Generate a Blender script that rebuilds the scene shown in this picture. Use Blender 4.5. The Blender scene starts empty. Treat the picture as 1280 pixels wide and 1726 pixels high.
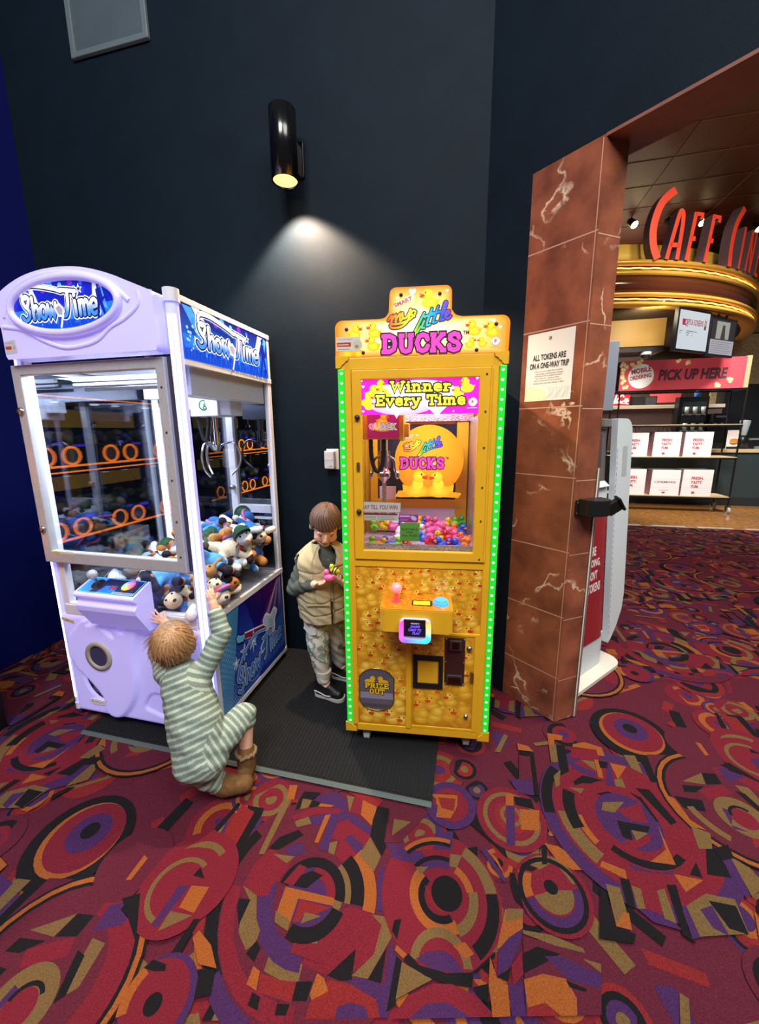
import bpy, bmesh, math, random
from math import sin, cos, pi, radians, sqrt, atan2
from mathutils import Vector, Matrix
R = random.Random(7)
sc = bpy.context.scene
col = sc.collection
def lin(c):
    c = c / 255.0
    return c / 12.92 if c <= 0.04045 else ((c + 0.055) / 1.055) ** 2.4
def rgb(h):
    if isinstance(h, (tuple, list)): return tuple(h[:3])
    h = h.lstrip('#')
    return tuple(lin(int(h[i:i + 2], 16)) for i in (0, 2, 4))

# ---------------------------------------------------------------- camera, world, lamps, exposure
CAM_F, CAM_PITCH, CAM_ROLL, CAM_H = 649.5, radians(11.087), radians(-0.503), 1.5
cd = bpy.data.cameras.new('camera'); cam = bpy.data.objects.new('camera', cd); col.objects.link(cam)
cd.sensor_fit = 'VERTICAL'; cd.sensor_height = 24.0
cd.lens = CAM_F / 1726.0 * 24.0
cd.shift_y = -10.0 / 1726.0
cd.clip_start = 0.05
cam.matrix_world = (Matrix.Translation((0, 0, CAM_H)) @ Matrix.Rotation(radians(90) - CAM_PITCH, 4, 'X')
                    @ Matrix.Rotation(CAM_ROLL, 4, 'Z'))
sc.camera = cam
sc.view_settings.view_transform = 'Standard'; sc.view_settings.look = 'None'
sc.view_settings.gamma = 1.0; sc.view_settings.use_curve_mapping = False
sc.view_settings.exposure = 0.0
w = bpy.data.worlds.new('lobby_air'); sc.world = w; w.use_nodes = True
w.node_tree.nodes['Background'].inputs[0].default_value = (0.72, 0.82, 1.0, 1)
w.node_tree.nodes['Background'].inputs[1].default_value = 0.08
def lamp(name, kind, loc, target, energy, color, size=1.0, size_y=None, spot=None, blend=.4):
    d = bpy.data.lights.new(name, kind); d.energy = energy; d.color = color
    if kind == 'AREA':
        d.size = size
        if size_y: d.shape = 'RECTANGLE'; d.size_y = size_y
    elif kind == 'SPOT': d.spot_size = spot; d.spot_blend = blend; d.shadow_soft_size = size
    else: d.shadow_soft_size = size
    o = bpy.data.objects.new(name, d); col.objects.link(o); o.location = loc
    v = Vector(target) - Vector(loc)
    o.rotation_euler = v.to_track_quat('-Z', 'Y').to_euler()
    return o
lamp('lobby_ceiling_lamp', 'AREA', (1.6, -1.3, 5.2), (0.4, 1.4, 0), 170, (1.0, .93, .86), 2.0)
lamp('lobby_ceiling_lamp', 'AREA', (-1.0, -1.5, 5.3), (-.3, 1.3, 0), 230, (.94, .97, 1.0), 1.6)
lamp('hall_ceiling_lamp', 'AREA', (2.9, 1.4, 4.7), (2.8, 2.8, 0), 230, (1.0, .92, .82), 1.6)
lamp('cafe_fill_spot', 'SPOT', (3.6, 4.0, 4.7), (5.5, 7.2, 1.0), 1000, (.98, .97, 1.0), .35, spot=radians(52), blend=.6)  # added spot that brightens the bag cart, no fixture of its own
lamp('cafe_fill_spot', 'SPOT', (5.0, 4.6, 4.7), (6.4, 6.9, .8), 900, (1.0, .92, .82), .35, spot=radians(60), blend=.6)  # second added spot, brightens the far end of the cafe

# ---------------------------------------------------------------- materials
MATS = {}
def mat(name, color='888888', rough=.5, metal=0., emit=0., ecol=None, noise=0., nscale=20., bump=0., bscale=200.,
        attr=False, aemit=0., screen=False, spec=.5, coat=0., trans=0., sss=0.):
    if name in MATS: return MATS[name]
    m = bpy.data.materials.new(name); m.use_nodes = True; MATS[name] = m
    nt = m.node_tree; N = nt.nodes; L = nt.links; b = N['Principled BSDF']
    c = rgb(color) + (1,)
    b.inputs['Base Color'].default_value = c; b.inputs['Roughness'].default_value = rough
    b.inputs['Metallic'].default_value = metal; b.inputs['Specular IOR Level'].default_value = spec
    b.inputs['Coat Weight'].default_value = coat; b.inputs['Transmission Weight'].default_value = trans
    if sss: b.inputs['Subsurface Weight'].default_value = sss; b.inputs['Subsurface Radius'].default_value = (.01, .004, .002)
    if emit:
        b.inputs['Emission Color'].default_value = (rgb(ecol) if ecol else c[:3]) + (1,)
        b.inputs['Emission Strength'].default_value = emit
    src = None
    if attr:
        a = N.new('ShaderNodeAttribute'); a.attribute_name = 'Col'; src = a.outputs['Color']
        if screen: b.inputs['Base Color'].default_value = (.01, .01, .012, 1)
        else: L.new(src, b.inputs['Base Color'])
        if aemit:
            L.new(src, b.inputs['Emission Color']); b.inputs['Emission Strength'].default_value = aemit
    if noise:
        tc = N.new('ShaderNodeTexCoord'); nz = N.new('ShaderNodeTexNoise'); nz.inputs['Scale'].default_value = nscale
        nz.inputs['Detail'].default_value = 5
        L.new(tc.outputs['Object'], nz.inputs['Vector'])
        mx = N.new('ShaderNodeMix'); mx.data_type = 'RGBA'; mx.blend_type = 'MULTIPLY'; mx.inputs[0].default_value = 1.0
        mr = N.new('ShaderNodeMapRange'); mr.inputs[1].default_value = .3; mr.inputs[2].default_value = .7
        mr.inputs[3].default_value = 1 - noise; mr.inputs[4].default_value = 1 + noise
        L.new(nz.outputs['Fac'], mr.inputs[0])
        if src: L.new(src, mx.inputs[6])
        else: mx.inputs[6].default_value = c
        L.new(mr.outputs[0], mx.inputs[7]); L.new(mx.outputs[2], b.inputs['Base Color'])
    if bump:
        tc = N.new('ShaderNodeTexCoord'); nz = N.new('ShaderNodeTexNoise'); nz.inputs['Scale'].default_value = bscale
        L.new(tc.outputs['Object'], nz.inputs['Vector'])
        bp = N.new('ShaderNodeBump'); bp.inputs['Strength'].default_value = bump; bp.inputs['Distance'].default_value = .002
        L.new(nz.outputs['Fac'], bp.inputs['Height']); L.new(bp.outputs[0], b.inputs['Normal'])
    return m
def glass(name, tint='ffffff', ior=1.5, gcol='ffffff', base=0.0, rough=0.0):
    if name in MATS: return MATS[name]
    m = bpy.data.materials.new(name); m.use_nodes = True; MATS[name] = m
    nt = m.node_tree; N = nt.nodes; L = nt.links; N.remove(N['Principled BSDF'])
    t = N.new('ShaderNodeBsdfTransparent'); t.inputs[0].default_value = rgb(tint) + (1,)
    g = N.new('ShaderNodeBsdfGlossy'); g.inputs['Roughness'].default_value = rough; g.inputs[0].default_value = rgb(gcol) + (1,)
    f = N.new('ShaderNodeLayerWeight'); f.inputs[0].default_value = .5
    f0 = ((ior - 1) / (ior + 1)) ** 2 + base
    pw = N.new('ShaderNodeMath'); pw.operation = 'POWER'; pw.inputs[1].default_value = 5.0; L.new(f.outputs['Facing'], pw.inputs[0])
    ad = N.new('ShaderNodeMath'); ad.operation = 'MULTIPLY_ADD'; ad.use_clamp = True; ad.inputs[1].default_value = 1 - f0; ad.inputs[2].default_value = f0
    L.new(pw.outputs[0], ad.inputs[0])
    mx = N.new('ShaderNodeMixShader'); L.new(ad.outputs[0], mx.inputs[0]); L.new(t.outputs[0], mx.inputs[1]); L.new(g.outputs[0], mx.inputs[2])
    L.new(mx.outputs[0], N['Material Output'].inputs[0])
    return m

# ---------------------------------------------------------------- mesh helpers
class G:
    def __init__(s): s.v = []; s.f = []; s.m = []; s.c = []; s.s = []; s.x = Matrix.Identity(4)
    def add(s, vs, fs, mi=0, smooth=False, c=None):
        o = len(s.v); X = s.x
        for i, p in enumerate(vs):
            s.v.append(tuple(X @ Vector(p)))
            s.c.append(c[i] if isinstance(c, list) else (c or (1, 1, 1)))
        for f in fs: s.f.append(tuple(o + i for i in f)); s.m.append(mi); s.s.append(smooth)
        return s
    def box(s, x0, x1, y0, y1, z0, z1, mi=0, c=None):
        return s.add([(x0, y0, z0), (x1, y0, z0), (x1, y1, z0), (x0, y1, z0), (x0, y0, z1), (x1, y0, z1), (x1, y1, z1), (x0, y1, z1)],
                     [(0, 3, 2, 1), (4, 5, 6, 7), (0, 1, 5, 4), (1, 2, 6, 5), (2, 3, 7, 6), (3, 0, 4, 7)], mi, False, c)
    def cone(s, p0, p1, r0, r1, n=20, mi=0, c=None, caps=True, smooth=True):
        p0 = Vector(p0); p1 = Vector(p1); q = (p1 - p0).to_track_quat('Z', 'Y').to_matrix()
        a = q.col[0]; b = q.col[1]; vs = []; fs = []
        for p, r in ((p0, r0), (p1, r1)):
            for k in range(n): t = 2 * pi * k / n; vs.append(p + a * (r * cos(t)) + b * (r * sin(t)))
        for k in range(n): fs.append((k, (k + 1) % n, n + (k + 1) % n, n + k))
        s.add(vs, fs, mi, smooth, c)
        if caps:
            s.add(vs[:n], [tuple(reversed(range(n)))], mi, False, c); s.add(vs[n:], [tuple(range(n))], mi, False, c)
        return s
    def tube(s, pts, r, n=10, mi=0, c=None, closed=False):
        P = [Vector(p) for p in pts]; m = len(P); vs = []; fs = []
        up = None
        for i, p in enumerate(P):
            if closed: t = P[(i + 1) % m] - P[i - 1]
            else: t = P[min(i + 1, m - 1)] - P[max(i - 1, 0)]
            t.normalize()
            if up is None: up = t.orthogonal().normalized()
            up = (up - t * up.dot(t)).normalized(); b = t.cross(up)
            rr = r[i] if isinstance(r, (list, tuple)) else r
            for k in range(n): a = 2 * pi * k / n; vs.append(p + up * (rr * cos(a)) + b * (rr * sin(a)))
        for i in range(m if closed else m - 1):
            j = (i + 1) % m
            for k in range(n): fs.append((i * n + k, i * n + (k + 1) % n, j * n + (k + 1) % n, j * n + k))
        s.add(vs, fs, mi, True, c)
        if not closed:
            s.add(vs[:n], [tuple(reversed(range(n)))], mi, False, c); s.add(vs[-n:], [tuple(range(n))], mi, False, c)
        return s
    def ell(s, ctr, r, rot=None, nu=16, nv=10, mi=0, c=None):
        if not isinstance(r, (tuple, list)): r = (r, r, r)
        vs = []; fs = []; Rm = rot or Matrix.Identity(3); ctr = Vector(ctr)
        for j in range(nv + 1):
            ph = pi * j / nv
            for i in range(nu):
                th = 2 * pi * i / nu
                vs.append(ctr + Rm @ Vector((r[0] * sin(ph) * cos(th), r[1] * sin(ph) * sin(th), r[2] * cos(ph))))
        for j in range(nv):
            for i in range(nu):
                a = j * nu + i; b = j * nu + (i + 1) % nu
                if j == 0: fs.append((a, a + nu, b + nu))
                elif j == nv - 1: fs.append((a, a + nu, b))
                else: fs.append((a, a + nu, b + nu, b))
        return s.add(vs, fs, mi, True, c)
    def prism(s, pts, y0, y1, mi=0, c=None, plane='xz', smooth=False):
        n = len(pts)
        P = {'xz': lambda a, b, h: (a, h, b), 'xy': lambda a, b, h: (a, b, h), 'yz': lambda a, b, h: (h, a, b)}[plane]
        vs = [P(a, b, y0) for a, b in pts] + [P(a, b, y1) for a, b in pts]
        s.add(vs, [tuple(range(n)), tuple(reversed(range(n, 2 * n)))], mi, False, c)
        s.add(vs, [(k, n + k, n + (k + 1) % n, (k + 1) % n) for k in range(n)], mi, smooth, c)
        return s
    def frame(s, outer, inner, y0, y1, mi=0, c=None, plane='xz'):
        n = len(outer)
        P = {'xz': lambda a, b, h: (a, h, b), 'xy': lambda a, b, h: (a, b, h), 'yz': lambda a, b, h: (h, a, b)}[plane]
        vs = [P(a, b, h) for h in (y0, y1) for pl in (outer, inner) for a, b in pl]; fs = []
        for k in range(n):
            j = (k + 1) % n
            fs += [(k, j, n + j, n + k), (2 * n + k, 3 * n + k, 3 * n + j, 2 * n + j), (k, 2 * n + k, 2 * n + j, j), (n + k, n + j, 3 * n + j, 3 * n + k)]
        return s.add(vs, fs, mi, False, c)
    def lathe(s, prof, ctr=(0, 0, 0), n=24, mi=0, c=None, axis='z'):
        vs = []; fs = []
        for r, h in prof:
            for k in range(n):
                a = 2 * pi * k / n
                p = (r * cos(a), r * sin(a), h) if axis == 'z' else ((r * cos(a), h, r * sin(a)) if axis == 'y' else (h, r * cos(a), r * sin(a)))
                vs.append((p[0] + ctr[0], p[1] + ctr[1], p[2] + ctr[2]))
        for i in range(len(prof) - 1):
            for k in range(n): fs.append((i * n + k, i * n + (k + 1) % n, (i + 1) * n + (k + 1) % n, (i + 1) * n + k))
        return s.add(vs, fs, mi, True, c)
    def torus(s, ctr, Rr, r, n=28, m=8, mi=0, c=None, nrm=(0, 1, 0)):
        q = Vector(nrm).to_track_quat('Z', 'Y').to_matrix()
        return s.tube([Vector(ctr) + q @ Vector((Rr * cos(2 * pi * k / n), Rr * sin(2 * pi * k / n), 0)) for k in range(n)], r, m, mi, c, True)
    def build(s, name, mats, parent=None, bevel=0, segs=2, colors=False, fix=True, subsurf=0):
        me = bpy.data.meshes.new(name); me.from_pydata(s.v, [], s.f)
        if not isinstance(mats, (list, tuple)): mats = [mats]
        for m in mats: me.materials.append(m)
        me.polygons.foreach_set('material_index', s.m); me.polygons.foreach_set('use_smooth', s.s)
        if colors:
            a = me.color_attributes.new('Col', 'FLOAT_COLOR', 'POINT')
            a.data.foreach_set('color', [x for c in s.c for x in (c[0], c[1], c[2], 1.0)])
        if fix:
            bm = bmesh.new(); bm.from_mesh(me); bmesh.ops.recalc_face_normals(bm, faces=bm.faces); bm.to_mesh(me); bm.free()
        me.update()
        o = bpy.data.objects.new(name, me); col.objects.link(o)
        if parent: o.parent = parent
        if bevel:
            b = o.modifiers.new('edge', 'BEVEL'); b.width = bevel; b.segments = segs; b.limit_method = 'ANGLE'; b.angle_limit = radians(40)
        if subsurf:
            b = o.modifiers.new('round', 'SUBSURF'); b.levels = b.render_levels = subsurf
        return o
def build_each(g, name, mats, parent=None, **kw):
    """one object for every separate piece"""
    par = list(range(len(g.v)))
    def fnd(a):
        while par[a] != a: par[a] = par[par[a]]; a = par[a]
        return a
    key = {}
    for i, q in enumerate(g.v):
        k = tuple(round(c, 6) for c in q)
        if k in key: par[fnd(i)] = fnd(key[k])
        else: key[k] = i
    for f in g.f:
        for a in f[1:]: par[fnd(a)] = fnd(f[0])
    grp = {}
    for i, f in enumerate(g.f): grp.setdefault(fnd(f[0]), []).append(i)
    out = []
    for fl in grp.values():
        h = G(); mp = {}
        for i in fl:
            for a in g.f[i]:
                if a not in mp: mp[a] = len(h.v); h.v.append(g.v[a]); h.c.append(g.c[a])
            h.f.append(tuple(mp[a] for a in g.f[i])); h.m.append(g.m[i]); h.s.append(g.s[i])
        out.append(h.build(name, mats, parent, **kw))
    return out
def tag(o, label, cat, group=None, kind=None):
    o['label'] = label; o['category'] = cat
    if group: o['group'] = group
    if kind: o['kind'] = kind
    return o
def struct(o): o['kind'] = 'structure'; return o
def thing(name, loc, yaw, label, cat, group=None):
    o = bpy.data.objects.new(name, None); o.empty_display_size = .1; col.objects.link(o)
    o.location = loc; o.rotation_euler = (0, 0, yaw); tag(o, label, cat, group); return o
def children_of(o): return [c for c in col.objects if c.parent is o]
def dup(root, loc=None, rot=None, scale=None, label=None, group=None):
    r = root.copy(); col.objects.link(r)
    if loc is not None: r.location = loc
    if rot is not None: r.rotation_euler = rot
    if scale is not None: r.scale = (scale,) * 3 if not isinstance(scale, tuple) else scale
    if label: r['label'] = label
    if group: r['group'] = group
    for ch in list(root.children):
        c = ch.copy(); col.objects.link(c); c.parent = r
        for g in list(ch.children):
            d = g.copy(); col.objects.link(d); d.parent = c
    return r
def rrect(x0, x1, z0, z1, r, n=5):
    if not isinstance(r, (tuple, list)): r = (r,) * 4
    out = []
    for (cx, cz, a0, q) in ((x1, z0, -90, r[0]), (x1, z1, 0, r[1]), (x0, z1, 90, r[2]), (x0, z0, 180, r[3])):
        sx = -1 if cx == x1 else 1; sz = 1 if cz == z0 else -1
        for k in range(n + 1):
            a = radians(a0 + 90 * k / n); out.append((cx + sx * q + q * cos(a), cz + sz * q + q * sin(a)))
    return out
def oval(cx, cz, rx, rz, n=40, a0=0, a1=360):
    return [(cx + rx * cos(radians(a0 + (a1 - a0) * k / n)), cz + rz * sin(radians(a0 + (a1 - a0) * k / n))) for k in range(n + (0 if a1 - a0 >= 360 else 1))]
def smoothpath(pts, n=6, closed=False):
    P = [Vector(p) for p in pts]; m = len(P); out = []
    for i in range(m if closed else m - 1):
        g = lambda k: P[k % m] if closed else P[max(0, min(m - 1, k))]
        a, b, c, d = g(i - 1), g(i), g(i + 1), g(i + 2)
        for k in range(n):
            t = k / n
            out.append(.5 * ((2 * b) + (c - a) * t + (2 * a - 5 * b + 4 * c - d) * t * t + (3 * b - a - 3 * c + d) * t ** 3))
    if not closed: out.append(P[-1])
    return [tuple(p) for p in out]

# ---------------------------------------------------------------- printed graphics: layered flat shapes on a surface
_TX = {}
def text_mesh(txt, offset=0.0, shear=0.0):
    k = (txt, offset, shear)
    if k in _TX: return _TX[k]
    cu = bpy.data.curves.new('t', 'FONT'); cu.body = txt; cu.size = 1; cu.offset = offset; cu.shear = shear; cu.resolution_u = 3
    o = bpy.data.objects.new('t', cu); col.objects.link(o)
    dg = bpy.context.evaluated_depsgraph_get(); me = o.evaluated_get(dg).to_mesh()
    vs = [(v.co.x, v.co.y) for v in me.vertices]; fs = [tuple(p.vertices) for p in me.polygons]
    o.evaluated_get(dg).to_mesh_clear(); bpy.data.objects.remove(o); bpy.data.curves.remove(cu)
    _TX[k] = (vs, fs); return _TX[k]
class Print:
    """flat artwork on the plane O + u*x + v*y, each shape a hair above the last"""
    def __init__(s, g, O, u, v, eps=.00002, mi=0):
        s.g = g; s.O = Vector(O); s.u = Vector(u); s.v = Vector(v); s.n = s.u.cross(s.v).normalized(); s.k = 0; s.eps = eps; s.mi = mi; s.base = 0
    def P(s, x, y): return s.O + s.u * x + s.v * y + s.n * (s.eps * s.k + s.base)
    def raw(s, pts, fs, c): s.k += 1; s.g.add([s.P(x, y) for x, y in pts], fs, s.mi, False, c)
    def poly(s, pts, c):
        cc = [rgb(q) for q in c] if isinstance(c, list) else rgb(c)
        s.raw(pts, [tuple(range(len(pts)))], cc)
    def rect(s, x0, y0, x1, y1, c, c2=None):
        s.poly([(x0, y0), (x1, y0), (x1, y1), (x0, y1)], [c, c, c2, c2] if c2 else c)
    def disc(s, cx, cy, rx, ry=None, c='ffffff', c2=None, rot=0, n=22, off=(0, 0)):
        ry = rx if ry is None else ry; a = radians(rot)
        ring = []
        for k in range(n):
            t = 2 * pi * k / n; x = rx * cos(t); y = ry * sin(t); ring.append((cx + x * cos(a) - y * sin(a), cy + x * sin(a) + y * cos(a)))
        if c2 is None: s.poly(ring, c)
        else:
            s.raw([(cx + off[0], cy + off[1])] + ring, [(0, 1 + k, 1 + (k + 1) % n) for k in range(n)], [rgb(c)] + [rgb(c2)] * n)
    def ring(s, cx, cy, r0, r1, c, a0=0, a1=360, n=32, sy=1):
        pts = []
        for k in range(n + 1):
            t = radians(a0 + (a1 - a0) * k / n); pts += [(cx + r0 * cos(t), cy + r0 * sy * sin(t)), (cx + r1 * cos(t), cy + r1 * sy * sin(t))]
        s.raw(pts, [(2 * k, 2 * k + 1, 2 * k + 3, 2 * k + 2) for k in range(n)], rgb(c))
    def line(s, pts, w, c, cap=True, closed=False):
        P = [Vector(p) for p in pts]; m = len(P)
        cols = [rgb(q) for q in c] if isinstance(c, list) else [rgb(c)] * m
        ws = w if isinstance(w, (list, tuple)) else [w] * m
        vs = []; vc = []
        for i in range(m):
            a = P[i - 1] if (i or closed) else P[0]; b = P[(i + 1) % m] if (i < m - 1 or closed) else P[-1]
            d1 = (P[i] - a); d2 = (b - P[i])
            if d1.length < 1e-9: d1 = d2
            if d2.length < 1e-9: d2 = d1
            d1.normalize(); d2.normalize(); t = d1 + d2
            if t.length < 1e-6: t = d1.copy()
            t.normalize(); nn = Vector((-t.y, t.x)); k = min(1.6, 1 / max(.35, abs(nn.dot(Vector((-d1.y, d1.x))))))
            h = nn * (ws[i] / 2 * k); vs += [P[i] + h, P[i] - h]; vc += [cols[i]] * 2
        fs = [(2 * i, 2 * i + 1, 2 * i + 3, 2 * i + 2) for i in range(m - 1)]
        if closed: fs.append((2 * m - 2, 2 * m - 1, 1, 0))
        elif cap:
            for i, dr in ((0, P[0] - P[1]), (m - 1, P[-1] - P[-2])):
                a = atan2(dr.y, dr.x); o = len(vs)
                vs += [P[i] + Vector((cos(a + radians(q)), sin(a + radians(q)))) * ws[i] / 2 for q in range(-90, 91, 30)]; vc += [cols[i]] * 7
                fs.append(tuple(range(o, o + 7)))
        s.raw([(p.x, p.y) for p in vs], fs, vc)
    def text(s, txt, x, y, w, h, c, bold=0.0, shear=0.0, rot=0, outline=None, ocol='000000', c2=None):
        """fitted to a w x h box whose lower left is x, y"""
        vs, fs = text_mesh(txt, bold, shear)
        xs = [p[0] for p in vs]; ys = [p[1] for p in vs]; x0, x1, y0, y1 = min(xs), max(xs), min(ys), max(ys)
        a = radians(rot); sx = w / (x1 - x0); sy = h / (y1 - y0)
        def T(p):
            X = (p[0] - x0) * sx; Y = (p[1] - y0) * sy; return (x + X * cos(a) - Y * sin(a), y + X * sin(a) + Y * cos(a))
        if outline:
            vo, fo = text_mesh(txt, bold + outline, shear); s.raw([T(p) for p in vo], fo, rgb(ocol))
        if c2:
            A, B = rgb(c), rgb(c2)
            cc = [tuple(A[i] + (B[i] - A[i]) * (p[1] - y0) / (y1 - y0) for i in range(3)) for p in vs]
        else: cc = rgb(c)
        s.raw([T(p) for p in vs], fs, cc)
    def heart(s, cx, cy, r, c):
        s.poly([(cx + r * .0625 * 16 * sin(t) ** 3, cy + r * .0625 * (13 * cos(t) - 5 * cos(2 * t) - 2 * cos(3 * t) - cos(4 * t))) for t in [2 * pi * k / 24 for k in range(24)]], c)
    def star(s, cx, cy, r, c, rot=90, inner=.42):
        s.poly([(cx + (r if k % 2 == 0 else r * inner) * cos(radians(rot + 36 * k)), cy + (r if k % 2 == 0 else r * inner) * sin(radians(rot + 36 * k))) for k in range(10)], c)
    def duck(s, cx, cy, r, flip=1, hi='fff04a', lo='e0a010', beak='e0451c', body=True):
        """a rubber duck drawing: head radius r at cx, cy; looks to -x when flip=1"""
        f = flip
        if body:
            s.disc(cx + f * .55 * r, cy - 1.45 * r, 1.55 * r, 1.0 * r, hi, lo, off=(0, .3 * r))
            s.poly([(cx + f * 1.3 * r, cy - 1.2 * r), (cx + f * 2.35 * r, cy - .75 * r), (cx + f * 1.9 * r, cy - 1.9 * r)], lo)
        s.disc(cx, cy, r, r * .98, hi, lo, off=(-f * .1 * r, .25 * r))
        s.poly([(cx - f * .55 * r, cy + .12 * r), (cx - f * 1.1 * r, cy + .08 * r), (cx - f * 1.55 * r, cy + .3 * r), (cx - f * 1.3 * r, cy - .1 * r), (cx - f * 1.5 * r, cy - .4 * r), (cx - f * .95 * r, cy - .5 * r), (cx - f * .5 * r, cy - .3 * r)], beak)
        s.disc(cx - f * .38 * r, cy + .36 * r, .13 * r, .19 * r, '1a1408', n=8)
# slab-serif capitals and small letters drawn as strokes in a 1-high box: (width, strokes, slabs (x0,x1,y))
SLAB = {
 'W': (1.35, [[(.18, .95), (.42, .08), (.68, .8), (.94, .08), (1.18, .95)]], [(.0, .38, .93), (.98, 1.36, .93)]),
 'i': (.46, [[(.24, .06), (.24, .62)], [(.23, .86), (.25, .88)]], [(.02, .46, .05), (.04, .28, .63)]),
 'n': (.9, [[(.22, .06), (.22, .66)], [(.24, .5), (.42, .64), (.6, .6), (.66, .44), (.66, .06)]], [(.02, .42, .05), (.48, .88, .05), (.02, .24, .64)]),
 'm': (1.28, [[(.2, .06), (.2, .66)], [(.2, .5), (.36, .64), (.54, .6), (.6, .44), (.6, .06)], [(.6, .48), (.78, .64), (.96, .6), (1.02, .44), (1.02, .06)]], [(.02, .38, .05), (.44, .76, .05), (.86, 1.24, .05), (.02, .22, .64)]),
 'e': (.78, [[(.14, .36), (.64, .38), (.6, .58), (.4, .66), (.18, .58), (.12, .36), (.18, .14), (.4, .05), (.66, .12)]], []),
 'r': (.68, [[(.22, .06), (.22, .66)], [(.24, .46), (.4, .63), (.6, .58)]], [(.02, .46, .05), (.02, .24, .64)]),
 'E': (.9, [[(.22, .06), (.22, .92)], [(.22, .5), (.6, .5)], [(.1, .07), (.78, .07), (.78, .24)], [(.1, .92), (.76, .92), (.76, .76)]], [(.03, .3, .07), (.03, .3, .92)]),
 'v': (.86, [[(.14, .64), (.42, .06), (.72, .64)]], [(.0, .3, .64), (.55, .86, .64)]),
 'y': (.86, [[(.14, .64), (.44, .06)], [(.72, .64), (.4, -.12), (.26, -.22), (.12, -.2)]], [(.0, .3, .64), (.55, .86, .64)]),
 'T': (.92, [[(.46, .06), (.46, .92)], [(.06, .7), (.06, .92), (.86, .92), (.86, .7)]], [(.24, .68, .06)]),
 'D': (.98, [[(.2, .07), (.2, .92)], [(.1, .07), (.5, .07), (.76, .2), (.84, .5), (.76, .8), (.5, .92), (.1, .92)]], [(.0, .3, .07), (.0, .3, .92)]),
 'U': (.98, [[(.2, .92), (.2, .32), (.3, .12), (.5, .06), (.7, .12), (.78, .32), (.78, .92)]], [(.02, .4, .92), (.6, .98, .92)]),
 'C': (.9, [[(.8, .68), (.72, .86), (.5, .93), (.26, .84), (.14, .5), (.26, .16), (.5, .07), (.72, .14), (.82, .32)]], []),
 'K': (1.0, [[(.2, .07), (.2, .92)], [(.3, .46), (.74, .9)], [(.38, .52), (.8, .08)]], [(.0, .38, .07), (.0, .38, .92), (.58, .94, .92), (.62, 1.0, .07)]),
 'S': (.84, [[(.7, .72), (.62, .88), (.4, .93), (.18, .84), (.16, .66), (.34, .54), (.6, .46), (.72, .3), (.64, .12), (.4, .06), (.16, .14), (.12, .32)]], []),
 'P': (.86, [[(.2, .07), (.2, .92)], [(.1, .92), (.5, .92), (.72, .84), (.76, .68), (.68, .5), (.46, .44), (.24, .44)]], [(.0, .42, .07), (.0, .3, .92)]),
 'R': (.98, [[(.2, .07), (.2, .92)], [(.1, .92), (.5, .92), (.72, .84), (.76, .7), (.68, .54), (.46, .48), (.24, .48)], [(.5, .46), (.78, .08)]], [(.0, .4, .07), (.0, .3, .92), (.68, .98, .07)]),
 'I': (.46, [[(.23, .07), (.23, .92)]], [(.02, .44, .07), (.02, .44, .92)]),
 'Z': (.84, [[(.12, .74), (.12, .92), (.7, .92), (.12, .08), (.72, .08), (.72, .28)]], []),
 'O': (.96, [[(.48, .93), (.24, .84), (.14, .5), (.24, .16), (.48, .06), (.72, .16), (.82, .5), (.72, .84), (.5, .93)]], []),
}
def slab(p, txt, x, y, w, h, c, ocol=None, ow=.3, sw=.2, rot=0, c2=None):
    tot = sum(SLAB[ch][0] if ch != ' ' else .5 for ch in txt) + .06 * (len(txt) - 1)
    a = radians(rot); sx = w / tot; wpx = min(sx, h)
    def T(q): X = q[0] * sx; Y = q[1] * h; return (x + X * cos(a) - Y * sin(a), y + X * sin(a) + Y * cos(a))
    for pas in ((1, 0) if ocol else (0,)):
        ox = 0
        for ch in txt:
            if ch == ' ': ox += .56; continue
            W, st, sl = SLAB[ch]
            for q in st:
                p.line([T((ox + a_, b_)) for a_, b_ in q], (sw + (ow if pas else 0)) * wpx, ocol if pas else c)
            for x0, x1, yy in sl:
                e = ow / 2 if pas else 0; t = sw * .42 + e
                p.poly([T((ox + x0 - e, yy - t)), T((ox + x1 + e, yy - t)), T((ox + x1 + e, yy + t)), T((ox + x0 - e, yy + t))], ocol if pas else c)
            ox += W + .06
RAINBOW = ['e8502a', 'f0a020', 'f0e030', '58c040', '20b0d0', '2860d8', '8038b8']
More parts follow.
